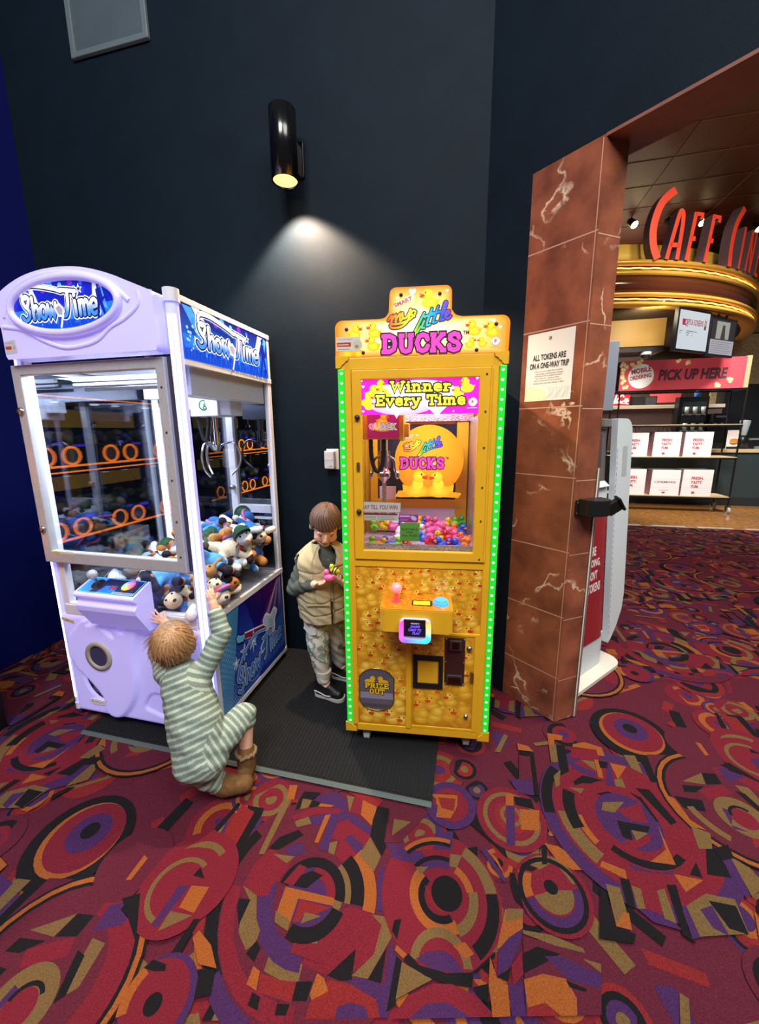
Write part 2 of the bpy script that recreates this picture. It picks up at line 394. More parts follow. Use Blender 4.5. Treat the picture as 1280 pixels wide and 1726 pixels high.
def script_little(p, x, y, w, h, ocol='303038'):
    """the joined 'my little' brush script with its rainbow fill, in a w x h box"""
    S = [[(.0, .52), (.06, .66), (.05, .42)], [(.05, .5), (.12, .68), (.12, .46)], [(.12, .52), (.19, .72), (.19, .5), (.23, .56)],
         [(.23, .74), (.24, .58), (.3, .6), (.36, .84)], [(.36, .84), (.32, .5), (.2, .3), (.06, .28), (.04, .38), (.16, .4), (.3, .48), (.4, .62), (.44, .76), (.4, .8), (.37, .7), (.42, .62)],
         [(.58, .72), (.5, .4), (.42, .08), (.4, .02), (.45, .06), (.52, .28)], [(.58, .46), (.54, .26), (.58, .24)], [(.59, .58), (.6, .6)],
         [(.7, .84), (.64, .5), (.62, .32), (.67, .34)], [(.58, .6), (.74, .66)], [(.8, .9), (.74, .56), (.72, .4), (.77, .42)], [(.68, .68), (.85, .74)],
         [(.83, .46), (.9, .8), (.93, 1.0), (.9, 1.0), (.86, .7), (.85, .5), (.89, .48)], [(.9, .56), (.96, .66), (.97, .74), (.93, .72), (.91, .58), (.95, .5), (1.0, .58)]]
    S = [smoothpath(q, 4) for q in S]
    def cf(t):
        t = max(0, min(.999, t)) * 6; i = int(t); A, B = rgb(RAINBOW[i]), rgb(RAINBOW[i + 1]); return tuple(A[k] + (B[k] - A[k]) * (t - i) for k in range(3))
    for pas in (1, 0):
        for q in S:
            pts = [(x + a * w, y + b * h) for a, b in q]
            p.line(pts, h * (.135 if pas else .066), ocol if pas else [cf(a[0]) for a in q])

# ---------------------------------------------------------------- organic shapes: merged rounded limbs, skinned over as one surface
def blob(parts, voxel=.006, smooth=2, name='b'):
    g = G()
    for q in parts:
        if q[0] == 'e': g.ell(q[1], q[2], q[3] if len(q) > 3 else None, 20, 14)
        else:
            p0, p1, r0, r1 = q[1:5]; g.ell(p0, r0, None, 16, 10); g.ell(p1, r1, None, 16, 10); g.cone(p0, p1, r0, r1, 16)
    me = bpy.data.meshes.new(name); me.from_pydata(g.v, [], g.f)
    o = bpy.data.objects.new(name, me); col.objects.link(o)
    m = o.modifiers.new('r', 'REMESH'); m.mode = 'VOXEL'; m.voxel_size = voxel; m.use_smooth_shade = True
    if smooth: s = o.modifiers.new('s', 'SMOOTH'); s.iterations = smooth; s.factor = .6
    dg = bpy.context.evaluated_depsgraph_get()
    out = bpy.data.meshes.new_from_object(o.evaluated_get(dg)); bpy.data.objects.remove(o); bpy.data.meshes.remove(me)
    for p in out.polygons: p.use_smooth = True
    return out
def paint(me, fn):
    if 'Col' in me.color_attributes: a = me.color_attributes['Col']
    else: a = me.color_attributes.new('Col', 'FLOAT_COLOR', 'POINT')
    d = []; n = len(me.vertices); co = [0.0] * (3 * n); me.vertices.foreach_get('co', co)
    for i in range(n): d += list(rgb(fn(Vector(co[3 * i:3 * i + 3]), None))) + [1.0]
    a.data.foreach_set('color', d)
def displace(me, fn):
    n = len(me.vertices); a = [0.0] * (3 * n); b = [0.0] * (3 * n); me.vertices.foreach_get('co', a)
    try: me.vertex_normals.foreach_get('vector', b)
    except Exception: pass
    for i in range(n):
        q = fn(Vector(a[3 * i:3 * i + 3]), Vector(b[3 * i:3 * i + 3])); a[3 * i:3 * i + 3] = q[:]
    me.vertices.foreach_set('co', a); me.update()
def obj(name, me, m, parent=None):
    me.name = name
    me.materials.clear()
    for q in (m if isinstance(m, (list, tuple)) else [m]): me.materials.append(q)
    o = bpy.data.objects.new(name, me); col.objects.link(o)
    if parent: o.parent = parent
    return o
YA = radians(-13.24); UA = Vector((cos(YA), sin(YA), 0)); DA = Vector((-sin(YA), cos(YA), 0))
A0 = Vector((-1.6277, 1.8305, 0))
YB = radians(-6.85); B0 = Vector((-.1657, 1.6268, 0))
def grid(u, d, z=0): return UA * u + DA * d + Vector((0, 0, z))

# ================================================================ the setting
CARPET = """3;-0.463,1.293 -0.211,1.339 -0.229,1.230 -0.321,1.096 -0.338,1.037 -0.406,1.076
6;-0.435,1.147 -0.365,1.114 -0.338,1.037 -0.325,0.977 -0.397,1.007
4;-0.386,1.001 -0.330,0.978 -0.302,0.903 -0.364,0.919
0;-0.363,0.915 -0.299,0.899 -0.293,0.852 -0.349,0.860
3;-0.295,0.898 -0.240,0.857 -0.191,0.807 -0.229,0.791 -0.287,0.802
5;-0.269,0.853 -0.237,0.828 -0.241,0.793 -0.295,0.804
0;-0.297,0.848 -0.275,0.845 -0.295,0.804 -0.320,0.809
2:-0.021,1.028,0.000,0.342,-0.202,6.081
0:-0.021,1.028,0.297,0.337,-2.657,-4.039
1:-0.021,1.028,0.251,0.294,-1.820,-3.452
3:-0.021,1.028,0.300,0.342,-2.199,-2.704
4;-0.199,0.890 -0.180,0.876 -0.186,0.837 -0.214,0.856
5;-0.158,0.903 -0.060,0.866 -0.073,0.829 -0.122,0.844 -0.169,0.873
6;-0.179,0.872 -0.122,0.844 -0.078,0.832 -0.093,0.794 -0.181,0.833
0;-0.078,0.832 -0.033,0.823 -0.051,0.788 -0.089,0.796
0;-0.128,0.800 -0.095,0.791 -0.105,0.773 -0.134,0.779
0;-0.196,0.836 -0.174,0.822 -0.179,0.797 -0.206,0.813
1;0.086,0.975 0.157,0.939 0.180,0.905 0.144,0.843 0.079,0.817 0.094,0.866 0.007,0.827 -0.011,0.835 -0.065,0.867 -0.018,0.917
6;0.009,0.818 0.068,0.796 0.133,0.752 0.136,0.718 -0.055,0.756 -0.042,0.783
3;0.029,0.760 0.064,0.762 0.101,0.746 0.107,0.724 0.020,0.741
4;-0.020,0.837 -0.002,0.823 0.008,0.795 -0.038,0.787 -0.042,0.799
3;0.060,0.804 0.096,0.804 0.160,0.775 0.196,0.859 0.208,0.827 0.157,0.714 0.136,0.718 0.133,0.752
0;0.208,0.827 0.221,0.810 0.182,0.733 0.154,0.723
0;0.094,0.866 0.073,0.803 0.042,0.808 0.007,0.827
5;0.155,0.938 0.225,0.913 0.206,0.872 0.118,0.796 0.074,0.812 0.144,0.843 0.180,0.905
0;0.184,0.850 0.152,0.780 0.117,0.795
0;0.225,0.913 0.244,0.903 0.220,0.858 0.208,0.880
3:-0.021,1.028,0.134,0.187,-1.843,-3.590
5;-0.256,1.105 -0.208,1.074 -0.202,1.002 -0.188,0.970 -0.199,0.941 -0.225,0.931 -0.253,0.979 -0.249,1.024 -0.229,1.060
0;-0.263,1.071 -0.226,1.059 -0.254,0.997 -0.267,1.049
0;-0.195,0.948 -0.183,0.926 -0.198,0.898 -0.224,0.923
1;-0.175,1.208 -0.092,1.152 -0.139,1.094 -0.155,1.092 -0.173,1.058 -0.204,1.064 -0.256,1.107 -0.222,1.172
5;-0.162,1.188 -0.084,1.162 -0.114,1.146
3;-0.129,1.199 -0.059,1.208 -0.047,1.171 -0.093,1.163
5;-0.115,1.428 -0.084,1.423 -0.194,1.194 -0.214,1.198
4;-0.109,1.459 -0.075,1.452 -0.090,1.386 -0.120,1.399
0;-0.181,1.209 -0.143,1.243 -0.071,1.256 -0.053,1.231 -0.143,1.198
6;-0.299,1.412 -0.246,1.366 -0.304,1.239 -0.363,1.280
3;-0.363,1.280 -0.307,1.257 -0.334,1.189 -0.385,1.226
5;-0.411,1.218 -0.333,1.183 -0.359,1.133 -0.395,1.155
4;-0.387,1.207 -0.333,1.183 -0.344,1.160 -0.377,1.166
5;-0.410,1.259 -0.376,1.313 -0.352,1.340 -0.385,1.249
0;-0.316,1.423 -0.305,1.410 -0.376,1.313 -0.391,1.329
0;-0.278,1.401 -0.209,1.373 -0.213,1.353 -0.343,1.105 -0.346,1.145 -0.304,1.239 -0.246,1.366 -0.273,1.386
5;0.127,1.359 0.159,1.345 0.129,1.286
1;0.162,1.344 0.190,1.324 0.172,1.264 0.129,1.286
4;0.190,1.324 0.241,1.282 0.206,1.212 0.172,1.264
0;0.245,1.285 0.288,1.266 0.244,1.149 0.246,1.125 0.222,1.096 0.194,1.177 0.216,1.236
3;0.006,1.382 0.088,1.385 0.124,1.337 0.116,1.289 0.093,1.286 0.057,1.328 -0.001,1.361
0;-0.073,1.375 -0.047,1.415 0.020,1.395 -0.014,1.368 -0.060,1.344 -0.086,1.339
5;-0.054,1.383 -0.017,1.368 -0.034,1.339 -0.066,1.338
0;-0.014,1.368 0.019,1.350 0.005,1.335 -0.031,1.338
4;0.018,1.347 0.073,1.325 0.057,1.321 0.005,1.335
1;-0.098,1.317 -0.008,1.334 0.095,1.307 0.092,1.280 0.004,1.304 -0.091,1.296
3;-0.034,1.298 0.036,1.298 0.138,1.278 0.205,1.206 0.194,1.177 0.091,1.260 -0.016,1.261
5;-0.087,1.292 -0.034,1.301 -0.022,1.269 -0.078,1.267
4;0.032,1.292 0.055,1.291 0.000,1.191 -0.014,1.196
3;0.054,1.287 0.086,1.281 0.034,1.155 -0.000,1.168
1;0.077,1.250 0.116,1.255 0.194,1.177 0.184,1.155 0.131,1.119 0.077,1.108 0.056,1.134 0.078,1.181 0.049,1.199
3;0.096,1.184 0.122,1.197 0.159,1.154 0.161,1.125 0.137,1.121
5;0.042,1.183 0.072,1.183 0.054,1.137 0.034,1.150
4:-0.021,1.028,0.166,0.206,0.545,-0.458
5;0.193,1.171 0.219,1.097 0.185,1.055 0.142,1.117
0:-0.021,1.028,0.122,0.166,0.619,-0.397
5:-0.021,1.028,0.096,0.122,0.640,-0.424
3;0.219,1.080 0.223,1.018 0.201,0.935 0.171,0.945 0.191,1.024
3:-0.034,1.030,0.000,0.084,-0.202,6.081
1:-0.034,1.030,0.053,0.084,1.322,-0.363
0:-0.034,1.030,0.083,0.116,2.602,-0.383
0;-0.092,1.070 -0.069,1.095 -0.025,1.102 0.011,1.080 -0.047,1.052
1;-0.122,1.086 -0.069,1.132 -0.041,1.116 -0.090,1.070
4;-0.114,1.072 0.042,1.006 0.040,0.984 -0.073,1.029 -0.096,0.972 -0.105,0.950 -0.146,0.982 -0.134,1.023
5;0.042,1.002 0.067,0.988 0.055,0.968 0.035,0.981
5;-0.143,1.011 -0.096,0.972 -0.105,0.950 -0.146,0.982
6;-0.068,1.025 0.030,0.982 -0.022,0.974 -0.052,0.987 -0.067,0.967 -0.091,0.967
5;-0.052,0.987 -0.002,0.966 -0.066,0.960
1;-0.085,0.918 0.015,0.895 -0.001,0.851 -0.098,0.898
5;-0.052,0.925 -0.008,0.926 -0.018,0.901 -0.047,0.911
0:-0.034,1.030,0.084,0.124,-0.614,-2.276
1:0.387,0.942,0.000,0.195,-0.202,6.081
2;0.240,1.140 0.292,1.254 0.360,1.234 0.452,1.223 0.298,1.129
3;0.250,1.138 0.366,1.084 0.376,1.052 0.324,1.051 0.260,1.081
3;0.437,1.134 0.508,1.127 0.476,1.063 0.412,1.081
6;0.348,1.113 0.428,1.129 0.412,1.081 0.347,1.088
5;0.298,1.220 0.360,1.194 0.274,1.159
4:0.387,0.942,0.169,0.183,2.022,1.015
0:0.387,0.942,0.156,0.169,2.028,0.993
0:0.387,0.942,0.105,0.120,2.097,0.936
3:0.387,0.942,0.081,0.105,1.901,0.882
5;0.466,1.053 0.504,1.039 0.471,1.005 0.448,1.015
4:0.393,0.941,0.073,0.108,-1.396,-4.165
5:0.393,0.941,0.087,0.116,-0.152,-1.446
4:0.393,0.941,0.081,0.105,0.695,-0.152
5;0.333,1.038 0.375,1.029 0.337,1.009
0:0.385,0.937,0.052,0.073,-1.361,-4.311
6;0.345,0.981 0.385,0.894 0.372,0.890 0.344,0.931
0:0.409,0.942,0.000,0.051,-0.202,6.081
0:0.387,0.942,0.149,0.186,-0.208,-1.262
5:0.387,0.942,0.149,0.186,0.697,-0.195
0;0.533,1.058 0.573,1.056 0.558,1.023
3;0.577,1.049 0.600,1.038 0.621,0.937 0.610,0.929
4;0.601,1.041 0.623,1.004 0.624,0.947 0.615,0.988
5:0.326,0.776,0.065,0.090,2.705,-0.276
3;0.262,0.808 0.302,0.816 0.343,0.810 0.372,0.786 0.385,0.750 0.304,0.773
5;0.220,0.809 0.294,0.757 0.184,0.741
0;0.226,0.811 0.243,0.824 0.268,0.792 0.337,0.761 0.412,0.746 0.395,0.719 0.329,0.740 0.276,0.768
0;0.413,0.748 0.493,0.774 0.488,0.763 0.419,0.743
4;0.214,0.849 0.239,0.822 0.225,0.816 0.206,0.839
4;0.377,0.813 0.416,0.813 0.431,0.782 0.401,0.777
0;0.222,0.908 0.244,0.906 0.219,0.861 0.208,0.884
1;0.163,0.709 0.219,0.741 0.291,0.749 0.343,0.737 0.397,0.705 0.433,0.656
3;0.208,0.700 0.261,0.716 0.317,0.708 0.370,0.668
0;0.397,0.719 0.443,0.717 0.425,0.680 0.405,0.700
4;0.574,0.861 0.627,0.846 0.603,0.806 0.519,0.781 0.500,0.777
5;0.581,0.862 0.632,0.850 0.617,0.830 0.559,0.832
3;0.505,0.776 0.550,0.795 0.603,0.806 0.571,0.771 0.517,0.735 0.474,0.725
0;0.474,0.725 0.522,0.734 0.498,0.709
1;0.524,0.737 0.570,0.759 0.548,0.714 0.507,0.697
4;0.473,0.766 0.472,0.722 0.494,0.703 0.470,0.649 0.424,0.657 0.445,0.720
3;0.496,0.706 0.531,0.692 0.510,0.640 0.474,0.648
2;0.592,0.787 0.796,0.710 0.704,0.602 0.510,0.640
0;0.573,0.754 0.621,0.759 0.676,0.730 0.620,0.722 0.548,0.714
3;0.629,0.735 0.674,0.726 0.760,0.668 0.740,0.644 0.666,0.676
4;0.543,0.704 0.602,0.703 0.658,0.681 0.662,0.642 0.641,0.614 0.600,0.622 0.574,0.652 0.523,0.654
6;0.523,0.654 0.574,0.652 0.600,0.622 0.515,0.640
0;0.656,0.678 0.702,0.651 0.693,0.647 0.657,0.664
5;0.601,0.802 0.678,0.774 0.750,0.727 0.749,0.717 0.673,0.750 0.596,0.795
5;0.734,0.707 0.776,0.687 0.763,0.671
1:0.753,0.870,0.000,0.120,-0.202,6.081
4;0.677,0.953 0.716,0.935 0.692,0.902 0.686,0.876 0.647,0.876 0.655,0.909
5;0.716,0.974 0.763,0.982 0.806,0.974 0.805,0.951 0.749,0.939
5;0.806,0.974 0.848,0.942 0.856,0.880 0.832,0.875 0.821,0.925
3:0.750,0.870,0.067,0.096,-0.105,-3.180
0:0.750,0.870,0.093,0.108,-0.202,6.081
1:0.753,0.875,0.000,0.066,-0.202,6.081
5:0.753,0.875,0.000,0.066,-0.195,-3.129
0:0.755,0.885,0.000,0.022,-0.202,6.081
0;0.701,0.971 0.746,0.945 0.722,0.939 0.686,0.957
0;0.806,1.010 0.825,1.006 0.786,0.949 0.768,0.952
0;0.644,0.954 0.659,0.946 0.635,0.849 0.620,0.876 0.626,0.915
0;0.578,1.147 0.637,1.179 0.634,1.109 0.669,1.037 0.660,0.996 0.619,1.079
0;0.883,1.116 0.866,1.050 0.813,1.015 0.779,0.985 0.817,1.033
0;0.852,1.053 0.870,0.973 0.926,0.899 0.912,0.907 0.863,0.993
4;0.819,1.014 0.863,0.993 0.898,0.944 0.907,0.905 0.862,0.914 0.827,0.952
1:0.751,1.128,0.000,0.132,-0.202,6.081
5:0.751,1.128,0.091,0.108,-0.202,6.081
6:0.751,1.128,0.000,0.063,-0.202,6.081
5:0.755,1.134,0.029,0.043,-0.202,6.081
0;0.808,1.207 0.872,1.179 0.860,1.136 0.795,1.171
4;0.803,1.151 0.876,1.129 0.826,1.058 0.763,1.077
3;0.755,1.175 0.792,1.172 0.710,1.029 0.678,1.035
4;0.784,1.228 0.812,1.215 0.786,1.169 0.756,1.178
3:0.537,1.229,0.000,0.102,-0.202,6.081
1:0.537,1.229,0.000,0.072,-0.202,6.081
4;0.474,1.289 0.580,1.260 0.562,1.216 0.516,1.174 0.463,1.191 0.488,1.262
6;0.498,1.268 0.567,1.247 0.540,1.198 0.496,1.222
3;0.444,1.243 0.487,1.239 0.466,1.198 0.438,1.203
3:1.201,1.023,0.000,0.330,-0.202,6.081
1:1.201,1.023,0.000,0.280,-0.202,6.081
0:1.201,1.023,0.280,0.322,2.839,2.047
5:1.201,1.023,0.215,0.268,-2.721,-3.488
4:1.201,1.023,0.175,0.208,-2.890,-3.449
0:1.201,1.023,0.195,0.241,-3.200,-3.941
5;1.062,1.194 1.138,1.170 1.090,1.157
0;1.097,1.215 1.159,1.233 1.231,1.189 1.217,1.173 1.133,1.199 1.093,1.197
1;1.332,0.967 1.414,0.914 1.318,0.821 1.227,0.827 1.232,0.876
0;1.411,0.901 1.436,0.889 1.370,0.781 1.300,0.806
0;1.302,0.846 1.275,0.800 1.241,0.818
4;1.191,0.831 1.270,0.795 1.180,0.779
3;1.068,0.908 1.217,0.847 1.182,0.830 1.065,0.871
4;0.981,0.918 1.038,0.876 1.021,0.850 0.961,0.904
1;1.047,0.868 1.182,0.830 1.130,0.811 1.019,0.839
1:1.195,1.016,0.000,0.177,-0.202,6.081
0;1.150,1.145 1.209,1.143 1.259,1.093 1.208,1.099
3:1.191,1.021,0.000,0.115,-0.202,6.081
1;1.179,1.067 1.292,1.070 1.256,0.997 1.203,1.015
5;1.150,1.106 1.236,1.089 1.162,1.058 1.121,1.078
1;1.102,0.958 1.233,0.957 1.202,0.935 1.116,0.924
0;1.146,1.030 1.251,0.983 1.225,0.966 1.168,0.988 1.144,0.953 1.119,0.972
5;1.172,0.987 1.222,0.963 1.158,0.950
0:1.201,1.023,0.153,0.180,-1.167,-2.681
0;1.334,1.132 1.383,1.113 1.368,0.975 1.335,0.970
0;1.291,1.122 1.321,1.090 1.301,0.988 1.293,0.993 1.303,1.080
4;1.287,0.983 1.264,0.937 1.223,0.852 1.146,0.880 1.235,0.901
5;0.941,0.854 0.978,0.835 0.925,0.732 0.886,0.750
4;0.930,0.775 0.951,0.771 0.925,0.732 0.886,0.750
0;0.914,0.848 0.925,0.835 0.880,0.751 0.929,0.722 0.905,0.704 0.813,0.736
0;1.000,0.860 1.028,0.848 0.981,0.775 0.962,0.790
1;1.043,0.817 1.085,0.797 1.055,0.741 1.011,0.769
5;1.021,0.832 1.043,0.817 1.011,0.769 0.987,0.774
5;1.090,0.802 1.120,0.802 1.073,0.717 1.046,0.732
3;0.987,0.774 1.065,0.724 1.079,0.697 1.006,0.735
0;1.136,0.810 1.168,0.803 1.095,0.699 1.084,0.665 1.065,0.691
3;1.123,0.742 1.168,0.749 1.124,0.674 1.085,0.677
5;1.145,0.748 1.238,0.762 1.315,0.730 1.262,0.652 1.112,0.677
3;1.178,0.731 1.225,0.732 1.199,0.659 1.171,0.684
0;1.228,0.745 1.299,0.715 1.259,0.650 1.218,0.674
3;1.427,1.002 1.465,0.926 1.438,0.829 1.377,0.729 1.353,0.723 1.422,0.891
5;1.437,0.835 1.465,0.792 1.458,0.740 1.377,0.723
4;1.343,0.694 1.324,0.649 1.288,0.624 1.285,0.642
0;1.390,0.716 1.421,0.715 1.352,0.662 1.349,0.692
4;1.155,1.481 1.220,1.450 1.196,1.423 1.162,1.436 1.089,1.318 1.067,1.323
5;1.124,1.413 1.152,1.408 1.098,1.317 1.067,1.323
0;1.152,1.408 1.190,1.394 1.113,1.262 1.062,1.252
5;1.032,1.257 1.081,1.278 1.027,1.210 1.005,1.205
3;1.150,1.312 1.226,1.230 1.199,1.210 1.140,1.272
1;1.207,1.374 1.337,1.337 1.279,1.281 1.170,1.324
4;1.232,1.392 1.296,1.392 1.354,1.345 1.330,1.299 1.303,1.309 1.318,1.340 1.220,1.377
5;1.207,1.306 1.261,1.285 1.233,1.238
4;1.269,1.294 1.292,1.284 1.234,1.199 1.220,1.211
0;1.283,1.286 1.319,1.268 1.296,1.241 1.261,1.248
3;1.323,1.273 1.324,1.262 1.255,1.156 1.221,1.172
4;1.324,1.262 1.382,1.230 1.293,1.182
5;1.276,1.185 1.314,1.183 1.293,1.140 1.259,1.156
0;0.957,1.410 1.019,1.387 0.914,1.187 0.898,1.190 0.988,1.370 0.948,1.395
4;0.973,1.454 1.014,1.428 1.022,1.392 0.956,1.416
2;0.945,1.390 0.988,1.370 0.894,1.191 0.840,1.219
3;0.832,1.286 0.928,1.258 0.894,1.191 0.835,1.211
0;1.497,1.294 1.552,1.289 1.473,1.162 1.515,1.134 1.490,1.120 1.423,1.142
0:1.561,1.390,0.000,0.179,-0.202,6.081
4:1.567,1.395,0.000,0.140,-0.202,6.081
1:1.577,1.400,0.000,0.129,-0.202,6.081
3:1.582,1.412,0.000,0.075,-0.202,6.081
0:1.583,1.418,0.000,0.032,-0.202,6.081
5;1.420,1.287 1.469,1.272 1.422,1.181 1.396,1.217
2;1.528,1.266 1.698,1.222 1.685,1.192 1.465,1.163
0:1.659,0.981,0.000,0.266,-0.202,6.081
4:1.659,0.981,0.000,0.258,-0.202,6.081
0:1.659,0.981,0.000,0.242,-0.202,6.081
2:1.659,0.981,0.000,0.230,-0.202,6.081
1:1.659,0.981,0.159,0.230,1.060,-0.955
3;1.767,1.134 1.858,1.137 1.834,1.072 1.747,1.070
6;1.596,0.886 1.712,0.907 1.620,0.839 1.556,0.838
5;1.406,0.952 1.450,0.914 1.402,0.868 1.353,0.878
0;1.402,0.868 1.472,0.868 1.444,0.827 1.397,0.830
5;1.557,1.116 1.678,1.132 1.638,1.082
0;1.678,1.132 1.733,1.116 1.708,1.068 1.642,1.081
0;1.539,1.101 1.621,1.076 1.562,1.060 1.517,1.073
1;1.578,1.066 1.704,1.069 1.706,1.023 1.583,1.021
0;1.457,1.068 1.552,1.027 1.519,0.984 1.449,1.014
4;1.425,1.087 1.449,1.056 1.427,0.971 1.447,0.926 1.406,0.952
5;1.757,1.054 1.800,1.032 1.773,0.943 1.731,0.927
0;1.728,1.032 1.754,1.014 1.747,0.932 1.722,0.921
5:1.659,0.981,0.171,0.198,-2.569,-3.335
5:1.635,0.938,0.000,0.086,-0.202,6.081
3;1.597,0.985 1.626,0.963 1.561,0.922 1.596,0.886 1.553,0.909
1:1.634,0.930,0.000,0.044,-0.202,6.081
0:1.642,0.936,0.037,0.048,2.772,0.321
2:1.798,1.259,0.000,0.121,-0.202,6.081
4;1.821,1.278 1.837,1.263 1.806,1.201 1.788,1.204
1:2.012,1.172,0.000,0.148,-0.202,6.081
5:2.012,1.172,0.088,0.111,-2.188,-5.765
0;1.860,1.190 1.829,1.132 1.874,1.055 1.897,1.041 1.808,1.116
1:-0.466,1.137,0.000,0.133,-0.202,6.081
5:-0.466,1.137,0.083,0.099,-2.160,-5.629
0;-0.428,1.170 -0.409,1.193 -0.388,1.152
4;-0.425,1.139 -0.366,1.122 -0.398,1.056 -0.449,1.082
3;-0.469,1.147 -0.430,1.140 -0.500,1.044 -0.520,1.048
5;-0.473,1.077 -0.401,1.050 -0.495,1.030
0;-0.640,1.147 -0.587,1.151 -0.549,1.013
0;-0.394,1.040 -0.376,1.036 -0.424,0.935 -0.453,0.945
3:-0.441,0.871,0.000,0.096,-0.202,6.081
1:-0.450,0.873,0.000,0.085,-0.202,6.081
4:-0.441,0.871,0.076,0.101,-3.009,-4.060
0:-0.454,0.865,0.000,0.023,-0.202,6.081
0;-0.347,0.913 -0.305,0.901 -0.306,0.851 -0.349,0.853
4;-0.386,0.992 -0.370,1.006 -0.327,0.961 -0.301,0.904 -0.355,0.925
0;-0.506,0.948 -0.485,0.962 -0.444,0.943 -0.443,0.928 -0.476,0.935"""
CC = ['161417', '671a27', '511b2a', '3c214a', '884a20', '634d2e', '701f21']
def build_floor():
    g = G(); e1 = Vector((.97962, .20084, 0)); e2 = Vector((-.20084, .97962, 0))
    LT, TT, EPS = 2.4397, .93, 2.0e-5
    shapes = []
    for ln in CARPET.strip().split('\n'):
        if ';' in ln:
            c, q = ln.split(';'); shapes.append((int(c), [tuple(float(x) for x in p.split(',')) for p in q.split()], None))
        else:
            c, q = ln.split(':'); cx, cy, r0, r1, a0, a1 = [float(x) for x in q.split(',')]
            full = abs(abs(a1 - a0) - 2 * pi) < .01; n = max(8, int(abs(a1 - a0) / (2 * pi) * 30))
            A = [a0 + (a1 - a0) * k / n for k in range(n + (0 if full and r0 < .001 else 1))]
            if r0 < .001: shapes.append((int(c), [(cx + r1 * cos(a), cy + r1 * sin(a)) for a in A] + ([] if full else [(cx, cy)]), None))
            else:
                pts = [(cx + r * cos(a), cy + r * sin(a)) for a in A for r in (r0, r1)]
                shapes.append((int(c), pts, [(2 * k, 2 * k + 1, 2 * k + 3, 2 * k + 2) for k in range(n)]))
    rf = random.Random(5); fill = []
    for k in range(96):
        cx, cy = -.45 + 2.44 * (k % 12) / 12 + rf.uniform(0, .2), .55 + .93 * (k // 12) / 8 + rf.uniform(0, .12); c = rf.randrange(7); q = k % 4
        if q < 2:
            r1 = rf.uniform(.05, .13); w_ = rf.uniform(.02, .05); a0 = rf.uniform(0, 6)
            fill.append((rf.choice((1, 3, 6, 2)), [(cx + r1 * cos(a), cy + r1 * sin(a)) for a in [2 * pi * t / 24 for t in range(24)]], None))
            for rr_, cc_ in ((.78, rf.choice((0, 4, 5))), (.55, rf.choice((1, 3, 6))), (.25, rf.choice((0, 5, 3)))): fill.append((cc_, [(cx + r1 * rr_ * cos(a), cy + r1 * rr_ * sin(a)) for a in [a0 + 2 * pi * t / 20 for t in range(14 + rf.randrange(7))]], None))
        else:
            a = rf.uniform(0, 6.28); L1, L2 = rf.uniform(.08, .22), rf.uniform(.02, .07); u_ = Vector((cos(a), sin(a))); v_ = Vector((-sin(a), cos(a)))
            fill.append((c, [tuple(Vector((cx, cy)) + u_ * (L1 * i_) + v_ * (L2 * j_)) for i_, j_ in ((-.5, -.5), (.5, -.35), (.42, .5), (-.5, .3))], None))
    shapes = fill + shapes
    top = len(shapes) * EPS
    g.add([(-3.2, .1, -top - .0003), (9, .1, -top - .0003), (9, 8, -top - .0003), (-3.2, 8, -top - .0003)], [(0, 1, 2, 3)], 0, False, rgb(CC[2]))
    for i in range(-3, 6):
        for j in range(-3, 9):
            O = e1 * (i * LT) + e2 * (j * TT); cen = O + e1 * .6 + e2 * 1.0
            if not (-3.6 < cen.x < 8.6 and -.9 < cen.y < 7.2): continue
            if cen.x > 3 and cen.y < cen.x * .45 - 1.0: continue
            if cen.x < .2 and cen.y > 3.6: continue
            for k, (c, pts, fs) in enumerate(shapes):
                z = -top + k * EPS
                g.add([O + e1 * x + e2 * y + Vector((0, 0, z)) for x, y in pts], fs or [tuple(range(len(pts)))], 0, False, rgb(CC[c]))
    o = g.build('floor', mat('carpet', attr=True, rough=.95, noise=.28, nscale=260, spec=.15, bump=.5, bscale=700), colors=True, fix=False)
    struct(o)
    for p in o.data.polygons:
        pass
build_floor()
navy = mat('navy_paint', '0b1722', rough=.65, noise=.12, nscale=6, bump=.25, bscale=300, spec=.12)
blue = mat('blue_lit_paint', '071050', rough=.65, noise=.08, nscale=5, bump=.25, bscale=300, spec=.12)  # dark wall paint with the claw machine's blue light put into its colour
marble = None
